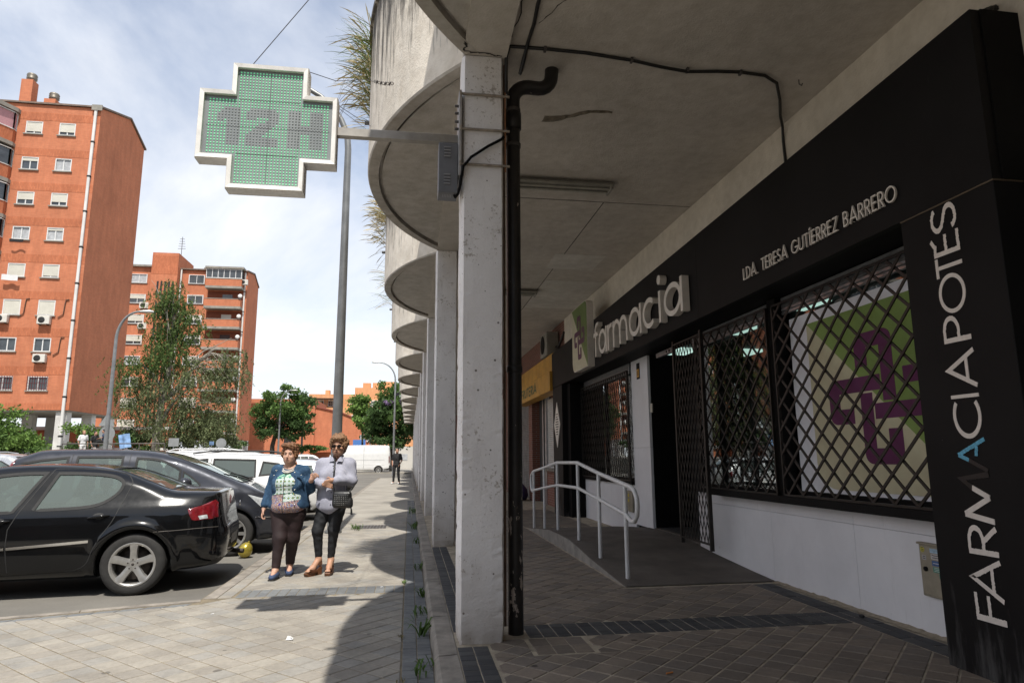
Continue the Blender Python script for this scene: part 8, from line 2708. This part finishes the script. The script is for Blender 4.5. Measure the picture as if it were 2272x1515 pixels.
def leaves(blobs, seed):
    """blobs: (centre, radii, count, leaf size, mat index, aspect, droop)"""
    rg = np.random.default_rng(seed)
    VV, QQ, MI = [], [], []
    n0 = 0
    for c, r, cnt, sz, mi, asp, droop in blobs:
        # uneven clumps inside the blob; drooping crowns hang their leaves along strands
        nc = max(4, cnt // 90)
        d = rg.normal(size=(nc, 3)); d /= np.linalg.norm(d, axis=1)[:, None]
        cc = d * (rg.uniform(.2, 1.12, nc) ** .6)[:, None]
        own = rg.integers(0, nc, cnt)
        p = cc[own] + rg.normal(scale=.20, size=(cnt, 3))
        p = p * np.array(r) + np.array(c)
        u = rg.normal(size=(cnt, 3))
        if droop > .5:
            ns = max(8, cnt // 16)
            st = rg.integers(0, ns, cnt); tt = rg.uniform(0, 1, cnt)
            root = (cc[rg.integers(0, nc, ns)] + rg.normal(scale=.22, size=(ns, 3))) * np.array(r) + np.array(c)
            dr = rg.normal(scale=.45, size=(ns, 3)); dr[:, 2] = -1.0; L = rg.uniform(.35, 1.15, ns)
            p = root[st] + dr[st] * (tt * L[st])[:, None] + rg.normal(scale=.035, size=(cnt, 3))
            u[:, 2] -= 1.2
        else:
            p[:, 2] -= droop * np.abs(rg.normal(size=cnt)) * .5
            u[:, 2] -= droop
        u /= np.linalg.norm(u, axis=1)[:, None]
        w = rg.normal(size=(cnt, 3)); w -= u * (w * u).sum(1)[:, None]; w /= np.linalg.norm(w, axis=1)[:, None]
        s = sz * rg.uniform(.6, 1.4, cnt)[:, None]
        a, b = u * s, w * s * asp
        V = np.stack([p - a, p + b, p + a, p - b], 1).reshape(-1, 3)
        VV.append(V); QQ.append(np.arange(cnt * 4).reshape(-1, 4) + n0); n0 += cnt * 4
        MI.append(np.full(cnt, mi))
    return np.concatenate(VV), np.concatenate(QQ), np.concatenate(MI)
def tree(name, label, cat, base, limbs, blobs, mats, bark, seed, group=None, bare=()):
    t = thing(name, label, cat, base, group)
    for i, (pts, r0, r1) in enumerate(limbs):
        c = catmull([tuple(p) for p in pts], 4) if False else pts
        m = MB(); n = len(pts); m.tube(pts, [r0 + (r1 - r0) * k_ / (n - 1) for k_ in range(n)], 8)
        part(m, 'trunk' if i == 0 else 'limb', bark, t)
    for pts, r0, r1 in bare:
        m = MB(); n = len(pts); m.tube(pts, [r0 + (r1 - r0) * k_ / (n - 1) for k_ in range(n)], 5); part(m, 'bare_branch', TWIG, t)
    V, Q, M_ = leaves(blobs, seed)
    partm(np_mesh('crown', V, Q, mats, M_, smooth=False), 'crown', None, t)
    return t
def at(x, y, Y):
    """pixel of the photograph -> world point on the plane at distance Y"""
    d = CAM_R * ((x - 1136) / 1469.5) + CAM_U * ((757.5 - y) / 1469.5) + CAM_F
    return Vector((d.x * Y / d.y, Y, 1.37 + d.z * Y / d.y))
YT = 45.0
def a45(x, y, dy=0): return tuple(at(x, y, YT) + Vector((0, dy, 0)))
bl = []
rg = random.Random(21)
for x, y, rx, rz, n, mi in ((385, 650, .8, 1.0, 330, 0), (375, 690, 1.1, 1.2, 450, 0), (400, 730, 1.2, 1.3, 520, 0), (370, 760, 1.1, 1.1, 380, 0), (420, 690, .8, .9, 220, 0), (350, 800, 1.3, .9, 330, 0), (300, 810, 1.3, .8, 360, 0), (285, 850, 1.0, .8, 200, 0), (330, 870, 1.4, 1.2, 480, 1), (400, 870, 1.5, 1.4, 480, 1), (465, 820, 1.3, .9, 360, 1), (505, 790, 1.1, .7, 280, 1), (520, 830, .9, .9, 240, 1), (480, 870, 1.2, 1.1, 380, 1), (440, 920, 1.6, 1.1, 560, 1), (380, 930, 1.7, 1.0, 520, 1), (310, 900, 1.2, .9, 300, 1), (490, 930, 1.2, .9, 380, 1), (340, 950, 1.3, .7, 300, 1), (460, 965, 1.5, .6, 400, 1), (400, 800, .9, 1.2, 220, 0), (365, 720, 1.0, 1.6, 300, 0), (390, 775, .9, 1.0, 250, 0)):
    bl.append((a45(x, y, rg.uniform(-.8, .8)), (rx * 1.12, 1.3, rz), int(n * 6.2), .08, mi, .34, .55))
tb = a45(345, 1000)
limbs = [([(tb[0], YT, PZ - .1), a45(347, 960), a45(358, 900), a45(372, 840), a45(382, 770), a45(386, 700), a45(384, 650)], .26, .05),
         ([a45(362, 890), a45(385, 870), a45(410, 840), a45(440, 800), a45(475, 775)], .17, .05),
         ([a45(350, 950), a45(375, 905), a45(395, 880), a45(430, 850)], .15, .05),
         ([a45(365, 870), a45(340, 830), a45(310, 805), a45(290, 800)], .10, .03),
         ([a45(380, 780), a45(372, 730), a45(368, 690)], .08, .02), ([a45(385, 760), a45(400, 710), a45(415, 670)], .08, .02)]
bare = [([a45(430, 805, -.6), a45(460, 782, -.7), a45(490, 770, -.8), a45(522, 755, -.9)], .045, .012), ([a45(440, 800, -.6), a45(480, 790, -.8), a45(515, 792, -.9), a45(530, 800, -.9)], .035, .01), ([a45(420, 830, -.7), a45(455, 815, -.8), a45(490, 815, -.9), a45(505, 840, -.9)], .035, .01),
        ([a45(400, 870, -.7), a45(430, 880, -.9), a45(460, 890, -.9), a45(480, 900, -.9)], .03, .01), ([a45(395, 880, -.8), a45(420, 850, -.8), a45(445, 830, -.9)], .04, .012), ([a45(300, 870, -.7), a45(280, 885, -.8), a45(270, 900, -.8)], .02, .008), ([a45(380, 700, -.8), a45(392, 660, -.8), a45(400, 640, -.8)], .022, .008), ([a45(440, 900, -.9), a45(470, 905, -.9), a45(500, 920, -.9)], .025, .008), ([a45(385, 740, -.8), a45(378, 700, -.8), a45(372, 660, -.8)], .025, .008)]
for i in range(26):
    # thin pale whips fanning out of the broken limbs
    if i < 16: x0, y0 = 415 + 3.2 * i, 838 - 3.4 * i; x1, y1 = x0 + rg.uniform(30, 75), y0 + rg.uniform(-30, 45)
    else: x0, y0 = 383 + rg.uniform(-12, 8), 850 - (i - 16) * 18; x1, y1 = x0 + rg.uniform(-28, 28), y0 - rg.uniform(45, 80)
    d_ = -rg.uniform(.5, 1.2)
    bare.append(([a45(x0, y0, d_ * .4), a45((x0 * 2 + x1) / 3, (y0 * 2 + y1) / 3 - 6, d_ * .8), a45((x0 + 2 * x1) / 3, (y0 + 2 * y1) / 3 - 8, d_), a45(x1, y1 + (12 if i < 16 else 0), d_)], .028, .008))
tree('poplar_tree', 'tall ragged tree with pale broken branches in front of the brick blocks', 'tree', (tb[0], YT, PZ), limbs, bl, [LF_OLIVE, LF_GREY], BARKP, 4, bare=bare)
def a80(x, y, dy=0): return tuple(at(x, y, 78) + Vector((0, dy, 0)))
bl = [(a80(x, y, rg.uniform(-1, 1)), (rx, 2, rz), int(n * 4.2), .145, mi, .5, .35) for x, y, rx, rz, n, mi in ((616, 892, 1.7, 1.1, 460, 1), (586, 908, 1.3, .9, 330, 1), (657, 903, 1.3, 1.1, 360, 1), (640, 872, 1.1, .7, 220, 1), (608, 930, 1.8, .9, 480, 0), (662, 938, 1.1, .8, 230, 0), (574, 934, .8, .7, 150, 0), (630, 908, 1.4, .8, 360, 1), (600, 876, .8, .5, 130, 1), (680, 915, .7, .6, 120, 0), (645, 925, 1.2, .7, 260, 0), (684, 945, .6, .4, 70, 0), (566, 912, .5, .4, 60, 1), (600, 960, 1.5, .8, 300, 0), (645, 960, 1.6, .8, 300, 0), (672, 885, 1.2, 1.1, 320, 0), (635, 855, .6, .4, 80, 1))]
tree('plane_tree', 'rounded green tree with dark leaning trunk behind the walking women', 'tree', (-15, 78, 0), [([(-15.0, 78, 0), a80(604, 990), a80(612, 960), a80(618, 920), a80(622, 890)], .30, .10), ([a80(612, 960), a80(640, 930), a80(655, 905)], .16, .06)], bl, [LF_DARK, LF_MID], BARKD, 5)
def a70(x, y, dy=0): return tuple(at(x, y, 72) + Vector((0, dy, 0)))
bl = [(a70(x, y, rg.uniform(-1, 1)), (rx, 1.6, rz), int(n * 3), .15, mi, .55, .3) for x, y, rx, rz, n, mi in ((803, 890, 1.2, .7, 420, 0), (790, 910, .9, .7, 300, 0), (812, 915, 1.1, .9, 360, 0), (800, 935, .8, .6, 200, 0), (815, 945, .6, .5, 140, 0))]
tree('young_tree', 'small bright green tree left of the dark trees at the arcade end', 'tree', (at(805, 1000, 72).x, 72, 0), [([(at(805, 1000, 72).x, 72, 0), a70(804, 960), a70(804, 920), a70(803, 890)], .12, .04)], bl, [LF_LIGHT], BARKD, 6)
def a66(x, y, dy=0): return tuple(at(x, y, 68) + Vector((0, dy, 0)))
bl = [(a66(x, y, rg.uniform(-1, 1)), (rx, 2, rz), int(n * 4.2), .14, mi, .5, .35) for x, y, rx, rz, n, mi in ((862, 882, 1.2, .9, 330, 1), (843, 908, 1.2, .9, 330, 0), (880, 912, 1.5, 1.1, 460, 0), (850, 942, 1.3, .9, 360, 0), (885, 952, 1.5, .9, 400, 0), (828, 922, .7, .5, 120, 1), (865, 925, 1.1, .7, 260, 1), (840, 885, .6, .5, 100, 1), (828, 940, 1.2, 1.0, 330, 0), (835, 970, 1.3, .7, 260, 0), (870, 980, 1.8, .6, 360, 0), (868, 860, 1.0, .7, 220, 1), (900, 890, 1.5, 1.3, 400, 1), (912, 930, 1.5, 1.5, 400, 0), (884, 878, .5, .5, 110, 2), (862, 893, .5, .25, 70, 2), (878, 900, .6, .3, 80, 2), (890, 890, .4, .4, 60, 2))]
tree('flowering_tree', 'dark green tree with a few mauve blossoms beside the last balconies', 'tree', (at(868, 1000, 68).x, 68, 0), [([(at(868, 1000, 68).x, 68, 0), a66(868, 975), a66(868, 930), a66(868, 880)], .16, .05), ([a66(868, 960), a66(850, 930), a66(840, 905)], .09, .04)], bl, [LF_DARK, LF_MID, LF_PUR], BARKD, 7)
def shrub(label, pts, Y, mats, seed, base):
    f = lambda x, y, dy=0: tuple(at(x, y, Y) + Vector((0, dy, 0)))
    bl = [(f(x, y, rg.uniform(-.5, .5)), (rx, 1.2, rz), int(n * 2.2), sz, mi, .5, .1) for x, y, rx, rz, n, sz, mi in pts]
    cx = sum(p[0] for p in pts) / len(pts)
    b = at(cx, 1000, Y)
    stems = [([(b.x + dx, Y, base), (b.x + dx * 1.8, Y, base + .7), (b.x + dx * 2.6, Y, base + 1.3)], .05, .02) for dx in (-.3, .1, .4)]
    return tree('shrub', label, 'shrub', (b.x, Y, base), stems, bl, mats, BARKD, seed)
shrub('large bright green shrub at the left edge behind the parked cars', [(10, 945, 1.3, .8, 600, .085, 0), (45, 965, 1.1, .7, 520, .085, 0), (70, 985, .8, .5, 300, .085, 0), (15, 985, 1.3, .7, 560, .085, 1), (0, 925, 1.0, .6, 300, .085, 0), (50, 995, 1.2, .5, 400, .085, 1), (-15, 960, 1.2, .9, 400, .085, 1)], 38, [LF_LIGHT, LF_MID], 31, PZ)
shrub('leafy shrub between the white pillars of the tall block', [(185, 955, .8, .7, 320, .10, 0), (195, 975, 1.0, .6, 320, .10, 1), (180, 980, .7, .5, 200, .10, 1)], 48, [LF_LIGHT, LF_DARK], 32, PZ)
shrub('dark low shrub under the ragged tree', [(285, 975, 1.0, .5, 380, .10, 0), (310, 965, .9, .6, 380, .10, 0), (330, 985, 1.0, .4, 280, .10, 1)], 46, [LF_DARK, LF_MID], 33, PZ)
shrub('grey green bush right of the ragged trunk', [(430, 970, 1.4, .7, 560, .10, 0), (475, 960, 1.2, .8, 460, .10, 0), (500, 980, .9, .5, 260, .10, 0), (400, 980, 1.0, .5, 300, .10, 1)], 47, [LF_GREY, LF_DARK], 34, PZ)
shrub('clipped green hedge piece by the brick hall', [(665, 992, 1.6, .5, 260, .18, 0), (690, 994, 1.4, .4, 200, .18, 0)], 82, [LF_MID], 35, 0)
shrub('dark bush under the second brick block', [(270, 985, 2.2, .8, 420, .17, 0), (300, 990, 2.2, .7, 420, .17, 0), (515, 985, 1.4, .7, 240, .17, 0)], 80, [LF_DARK], 36, 0)

# ================================================================== lamps, signs, rail, van
GALV = simple('galvanised_steel', (.235, .24, .24), .45, .55, var=.2, scale=4); GALVD = simple('galvanised_dark', (.17, .172, .17), .45, .5, var=.2, scale=4)
LHEAD = simple('lamp_housing', (.52, .52, .50), .4, .2)
def street_lamp(label, base, H, out, side, r, mat=None, ht=1.0):
    t = thing('street_lamp', label, 'street lamp', base, 'curved arm street lamps')
    x, y, z = base
    m = MB(); m.tube([(x, y, z), (x, y, z + H * .45), (x - side * 0, y, z + H - 1.4)], [r, r * .8, r * .62], 14); part(m, 'pole', mat or GALV, t)
    pts = [(x + side * out * (1 - math.cos(a)) , y, z + H - 1.4 + 1.4 * math.sin(a)) for a in [PI / 2 * i / 10 for i in range(11)]]
    m = MB(); m.tube(pts, [r * .62 - r * .2 * i / 10 for i in range(11)], 10); part(m, 'arm', mat or GALV, t)
    hx = x + side * out
    m = MB()
    m.lathe([(.02, 0), (.07, .05), (.12, .25), (.13, .5), (.08, .66), (0, .70)], (0, 0, 0), 'x', 12)
    m.v = [(hx + side * (vx - .05), y + vy, z + H + (vz * .75 + .01 if vz > 0 else vz * .35)) for vx, vy, vz in m.v]
    part(m, 'lamp_head', LHEAD, t)
    m = MB(); m.lathe([(r * 1.5, 0), (r * 1.5, .04), (r * 1.05, .06), (r * 1.05, .35), (r, .38)], (x, y, z), 'z', 14); part(m, 'base_plate', mat or GALV, t)
    return t
street_lamp('tall grey street lamp on the pavement behind the pharmacy cross', (-1.36, 13.0, 0), 8.95, 1.45, -1, .105, GALVD)
street_lamp('street lamp arching in front of the tall brick block', (-14.1, 34.0, 0), 8.42, .95, 1, .115)
street_lamp('distant street lamp standing in front of the rounded tree', (-14.1, 76.0, 0), 8.7, 1.1, 1, .12)
street_lamp('street lamp head peeping left of the far balconies', (-1.2, 53.0, 0), 8.75, 1.25, -1, .10)
street_lamp('small far street lamp between the young tree and the dark tree', (-5.0, 88.0, 0), 8.7, .9, -1, .11)
SIGNB = simple('sign_back_grey', (.27, .28, .28), .5, .3, var=.15, scale=3)
def sign(label, px, py_top, Y, shape, s, base=PZ, col=None):
    c = at(px, py_top, Y)
    t = thing('road_sign', label, 'road sign', (c.x, Y, base))
    m = MB(); m.tube([(c.x, Y, base), (c.x, Y, c.z + s * .3)], .035, 8); part(m, 'post', GALV, t)
    m = MB()
    if shape == 'round': pts = [(c.x + s * math.cos(a), c.z + s * math.sin(a)) for a in [2 * PI * i / 24 for i in range(24)]]
    elif shape == 'tri': pts = [(c.x, c.z + s), (c.x - s * .95, c.z - s * .6), (c.x + s * .95, c.z - s * .6)]
    else: pts = [(c.x - s, c.z - s * .85), (c.x + s, c.z - s * .85), (c.x + s, c.z + s * .85), (c.x - s, c.z + s * .85)]
    m.prism(pts, Y - .05, Y - .03, axis='y'); part(m, 'sign_plate', col or SIGNB, t)
    return t
sign('grey back of a square road sign near the ragged tree', 386, 981, 34, 'sq', .23)
sign('grey back of a round road sign near the brick pillars', 491, 983, 40, 'round', .28)
sign('small narrow sign with blue and white face beside the bushes', 470, 983, 40, 'sq', .12, PZ, simple('sign_blue', (.12, .20, .34), .5, var=.4, scale=8))
t_ = sign('stacked grey triangle and round sign backs behind the lamp post', 238, 962, 41, 'round', .42)
c_ = at(238, 935, 41)
m = MB(); m.prism([(c_.x, c_.z + .45), (c_.x - .42, c_.z - .25), (c_.x + .42, c_.z - .25)], 40.93, 40.95, axis='y'); part(m, 'sign_plate', SIGNB, t_)
sign('little blue parking sign in front of the brick hall', 797, 987, 100, 'sq', .9, 0, simple('sign_blue2', (.06, .16, .42), .5))
rl2 = thing('plaza_railing', 'thin dark metal railing along the raised plaza edge', 'railing', (-16.5, 39.6, PZ))
m = MB(); m.tube([(-18.6, 39.6, PZ + .98), (-13.4, 39.6, PZ + .98)], .03, 6); m.tube([(-18.6, 39.6, PZ + .5), (-13.4, 39.6, PZ + .5)], .022, 6); part(m, 'rail', IRON, rl2)
for x in np.arange(-18.6, -13.3, 1.3):
    m = MB(); m.tube([(x, 39.6, PZ), (x, 39.6, PZ + .98)], .028, 6); part(m, 'post', IRON, rl2)
m = MB(); m.grid(lambda a, b: (-15.95 + a * .55 + .15 * b, 39.9 + .08 * math.sin(a * 8), PZ + 1.45 - b * .75 + .1 * a), 8, 8)
fl = m.build('blue_flag', simple('flag_cloth', (.20, .33, .55), .8, var=.45, scale=3)); tag(fl, 'pale blue and white cloth hanging beside the seated child', 'cloth')

def cargo_van():
    prof = [(.10, .35), (.0, .5), (.0, 1.0), (.04, 2.3), (.12, 2.52), (.4, 2.60), (2.5, 2.62), (4.3, 2.58), (4.65, 2.45), (5.0, 2.0), (5.35, 1.5), (5.75, 1.25), (6.0, 1.0), (6.08, .6), (6.0, .35)]
    prof = catmull(prof, 3) + [(5.7, .28), (.4, .3)]
    W = [(0, .95), (.3, .98), (.6, 1.02), (1.2, 1.03), (1.8, 1.0), (2.5, .90), (2.7, .86)]
    P = [(-.1, .93), (.1, .98), (.5, 1), (5.0, 1), (5.6, .93), (6.0, .82), (6.2, .7)]
    c = Car('cargo_van', 'white high roofed cargo van parked across the end of the street', 'van', (-1.75, 64.6, -.13), PI, None, prof, W, P, .05, paint('van_white', (.66, .66, .65)), (1.05, 5.1), .34, .14)
    c.window([(4.35, 1.45), (4.35, 2.1), (4.75, 2.05), (5.2, 1.55), (5.2, 1.45)], seal=.04, name='cab_window')
    body = c.finish()
    for sd in (1, -1):
        part(c.strip([(.5, .80), (4.2, .80)], 'y', sd, .05, .012, .012), 'rub_strip', WFR, c.t, fix=False)
        part(c.strip([(.5, 1.25), (4.2, 1.25)], 'y', sd, .02, .004), 'panel_crease', SIGNB, body, fix=False)
        part(c.strip([(2.4, 2.5), (2.4, .5)], 'y', sd, .02, .004), 'door_gap', RUB, body, fix=False)
        part(c.sheet([(.12, .95), (.05, .95), (.06, 1.6), (.14, 1.6)], 'y', sd, .01, .08), 'tail_light', REDL, c.t, fix=False)
    m = MB(); m.box(-.12, .75, -1.0, 1.0, .36, .78, ch=.05); part(m, 'black_bumper', BLKPL, c.t)
    for wx in c.wheels:
        for sd in (1, -1): wheel(c.t, (wx, sd * .9, .34), .34, sd, 'multi')
cargo_van()
hatch('white van parked by the brick hall, left of a second one', (-12.6, 74, .0), 0.3, (.6, .6, .6), 'van', .06, 0, 'vans parked by the brick hall')
hatch('white van parked by the brick hall, nearer the cargo van', (-8.7, 75, .0), 0.2, (.6, .6, .61), 'van', .06, 0, 'vans parked by the brick hall')

# ================================================================== small things
bal = thing('balloon', 'gold foil coloured balloon lying on the road by the grey car wheel', 'balloon', (-2.44, 11.0, -.13))
GOLD = simple('gold_balloon', (.42, .33, .05), .22, .55, var=.12, scale=6, coat=.6)
m = MB(); m.lathe([(.002, -.118)] + [(.105 * math.sin(a) * (1 + .10 * math.cos(a)), -.118 * math.cos(a) * 1.0) for a in [PI * i / 14 for i in range(1, 14)]] + [(.010, .122)], (0, 0, 0), 'z', 24)
Mr = Matrix.Rotation(R_(22), 3, 'Y')
m.v = [tuple(Mr @ Vector(v) + Vector((-2.44, 11.0, -.012))) for v in m.v]; part(m, 'skin', GOLD, bal)
m = MB(); kp = Mr @ Vector((0, 0, .122)); m.lathe([(.008, -.005), (.010, .005), (.020, .018), (.004, .016)], (-2.44 + kp.x, 11.0 + kp.y, -.012 + kp.z), 'z', 10); part(m, 'knot', GOLD, bal)
# weeds along kerb and joints
WEED = leaf_mat('weed_leaf', (.075, .13, .03), .3); WEEDY = leaf_mat('weed_dry', (.17, .14, .06), .3)
def weed(label, x, y, z, h, n, spread, seed, mat=WEED):
    rg = random.Random(seed); m = MB()
    for i in range(n):
        a = rg.uniform(0, 2 * PI); L = h * rg.uniform(.5, 1.1); bx, by = x + rg.uniform(-1, 1) * spread * .5, y + rg.uniform(-1, 1) * spread
        lean = rg.uniform(.3, 1.0); w = rg.uniform(.004, .010) * (h / .1) ** .5
        dx, dy = math.cos(a), math.sin(a)
        pts = [(0, 0), (L * .35 * lean, L * .45), (L * .8 * lean, L * .75), (L * 1.15 * lean, L * (.75 - .2 * lean))]
        ws = [w * .4, w, w * .8, w * .1]
        v = []
        for (d, zz), ww in zip(pts, ws): v += [(bx + dx * d - dy * ww, by + dy * d + dx * ww, z + zz), (bx + dx * d + dy * ww, by + dy * d - dx * ww, z + zz)]
        m.add(v, [(2 * q, 2 * q + 1, 2 * q + 3, 2 * q + 2) for q in range(3)])
    o = m.build('weed', mat, fix=False)
    return tag(o, label, 'weed', 'weeds along the kerb')
weed('biggest green weed with broad leaves at the foot of the near kerb', .13, 5.52, 0, .17, 16, .05, 1)
weed('low green weed at the kerb just beyond the nearest column', .135, 6.15, 0, .10, 22, .14, 2)
weed('dark weed filling the kerb gap level with the cross shadow', .155, 7.0, 0, .11, 18, .06, 3)
weed('straggly weed at the kerb beside the nearest pavement edge', .15, 4.62, 0, .09, 26, .16, 4)
weed('thin weed sprouting at the kerb just behind the second column', .15, 8.6, 0, .10, 16, .10, 5)
weed('weed by the kerb in the third balcony shadow', .15, 11.2, 0, .12, 18, .12, 6)
weed('bushy weed by the kerb between third and fourth columns', .15, 13.4, 0, .18, 26, .16, 7)
weed('far weed along the kerb near the fifth column', .15, 17.0, 0, .2, 24, .3, 8)
weed('green weeds round the edge of the larger utility cover', -.98, 13.45, 0, .13, 34, .22, 9)
weed('yellowish weed in the joint beside the slate band', -.03, 5.48, 0, .035, 14, .04, 10, WEEDY)
weed('dry tuft in the pavement joint near the column foot', -.025, 4.45, 0, .03, 12, .05, 11, WEEDY)
weed('small weed where cross band meets the slate band', -.02, 7.72, 0, .05, 14, .05, 12)
# litter
lt_ = MB(); lt_.add([(-.9, 5.56, .004), (-.85, 5.55, .006), (-.845, 5.575, .012), (-.89, 5.58, .03), (-.875, 5.565, .035)], [(0, 1, 2), (0, 2, 3), (1, 2, 4)])
tag(lt_.build('paper_scrap', WHITEC, fix=False), 'crumpled white paper scrap on the sunny pavement in front', 'litter')
cg = MB(); cg.tube([(1.50, 3.93, .128), (1.545, 3.945, .128)], .0045, 8); tag(cg.build('cigarette_butt', simple('orange_filter', (.55, .19, .04), .8)), 'orange cigarette butt lying on the arcade tiles', 'litter')
lt_ = MB(); lt_.add([(-.43, 3.97, .004), (-.39, 3.97, .005), (-.385, 4.0, .012), (-.42, 4.01, .004)], [(0, 1, 2, 3)]); tag(lt_.build('paper_scrap', simple('blue_scrap', (.25, .42, .48), .8), fix=False), 'pale blue scrap by the balcony shadow at the lower frame edge', 'litter')
lt_ = MB(); lt_.box(3.50, 3.53, 4.96, 5.0, .122, .142, ch=.006); tag(lt_.build('plastic_cap', RUB), 'small black plastic piece by the white wall foot', 'litter')
rg = random.Random(77)
for lab, x, y in (('white confetti scrap on the pavement near the black car', -1.72, 6.55), ('tiny white scrap on the cross band near the slate strip', -.28, 7.55), ('tiny white scrap below the cross band near the slate strip', -.26, 7.0)):
    q = MB(); q.add([(x, y, .004), (x + .03, y + .005, .006), (x + .028, y + .02, .008), (x + .004, y + .018, .004)], [(0, 1, 2, 3)]); tag(q.build('paper_scrap', WHITEC, fix=False), lab, 'litter')

# ---- dry grasses hanging over the balcony rims
GRS = [leaf_mat('grass_green', (.12, .17, .045), .4), leaf_mat('grass_dry', (.42, .34, .18), .35)]
def rim_tuft(label, k, t0, t1, n, L, seed, dry=.5, flowers=0):
    ya, yb = D0 + k * SP + .12, D0 + (k + 1) * SP + .02
    h = (yb - ya) / 2; sag = .895; Ro = (h * h + sag * sag) / (2 * sag); cx, cy = .365 - sag + Ro, (ya + yb) / 2
    rg = random.Random(seed); m = MB()
    for i in range(n):
        t = rg.uniform(t0, t1); x0, y0 = cx - (Ro - .05) * math.cos(t), cy - Ro * math.sin(t)
        z0 = ZT - rg.random() ** 2.5 * .75; l = L * rg.uniform(.45, 1.1)
        if z0 < ZT - .03: x0 -= .06
        el = rg.gauss(.75, .45); az = rg.gauss(PI, .7)
        d = Vector((math.cos(az) * math.cos(el), math.sin(az) * math.cos(el), math.sin(el)))
        p = Vector((x0, y0, z0)); pts = [p.copy()]
        for s in range(5):
            d = (d + Vector((0, 0, -.10 - .08 * rg.random()))).normalized(); p = p + d * l / 5; pts.append(p.copy())
        isd = rg.random() < dry
        w = rg.uniform(.002, .0045)
        sdv = d.cross(Vector((rg.uniform(-1, 1), rg.uniform(-1, 1), rg.uniform(-1, 1)))).normalized()
        ws = [w * .7, w, w, w * (1.9 if isd else .8), w * (2.2 if isd else .5), w * .2]
        v = []
        for q, ww in zip(pts, ws): v += [q - sdv * ww, q + sdv * ww]
        m.add([tuple(a) for a in v], [(2 * q, 2 * q + 1, 2 * q + 3, 2 * q + 2) for q in range(5)], 1 if isd else 0)
    o = m.build('grass_tuft', GRS, fix=False)
    return tag(o, label, 'grass', 'grass tufts on the balcony rims')
rim_tuft('large tuft of green and dry grass over the nearest curved balcony rim', 0, -.30, .12, 620, .50, 41, .38)
rim_tuft('straw coloured grass tuft on the rim of the next balcony', 1, -.22, .06, 360, .50, 42, .8)
rim_tuft('thin dark weed on the rim of the third balcony', 2, -.2, .1, 120, .7, 43, .3)
tw = MB(); rg = random.Random(3)
for i in range(7):
    tw.tube([(-.52, 7.6, 5.95 - i * .06), (-.66 - .03 * i, 7.5, 6.02 - i * .09), (-.82 - .02 * i, 7.4, 5.9 - i * .13), (-.9 - .02 * i, 7.4, 5.62 - i * .12)], [.004, .003, .002, .001], 4)
tag(tw.build('dry_twigs', BARKD), 'bare thin twigs drooping from the nearest balcony rim', 'twig')
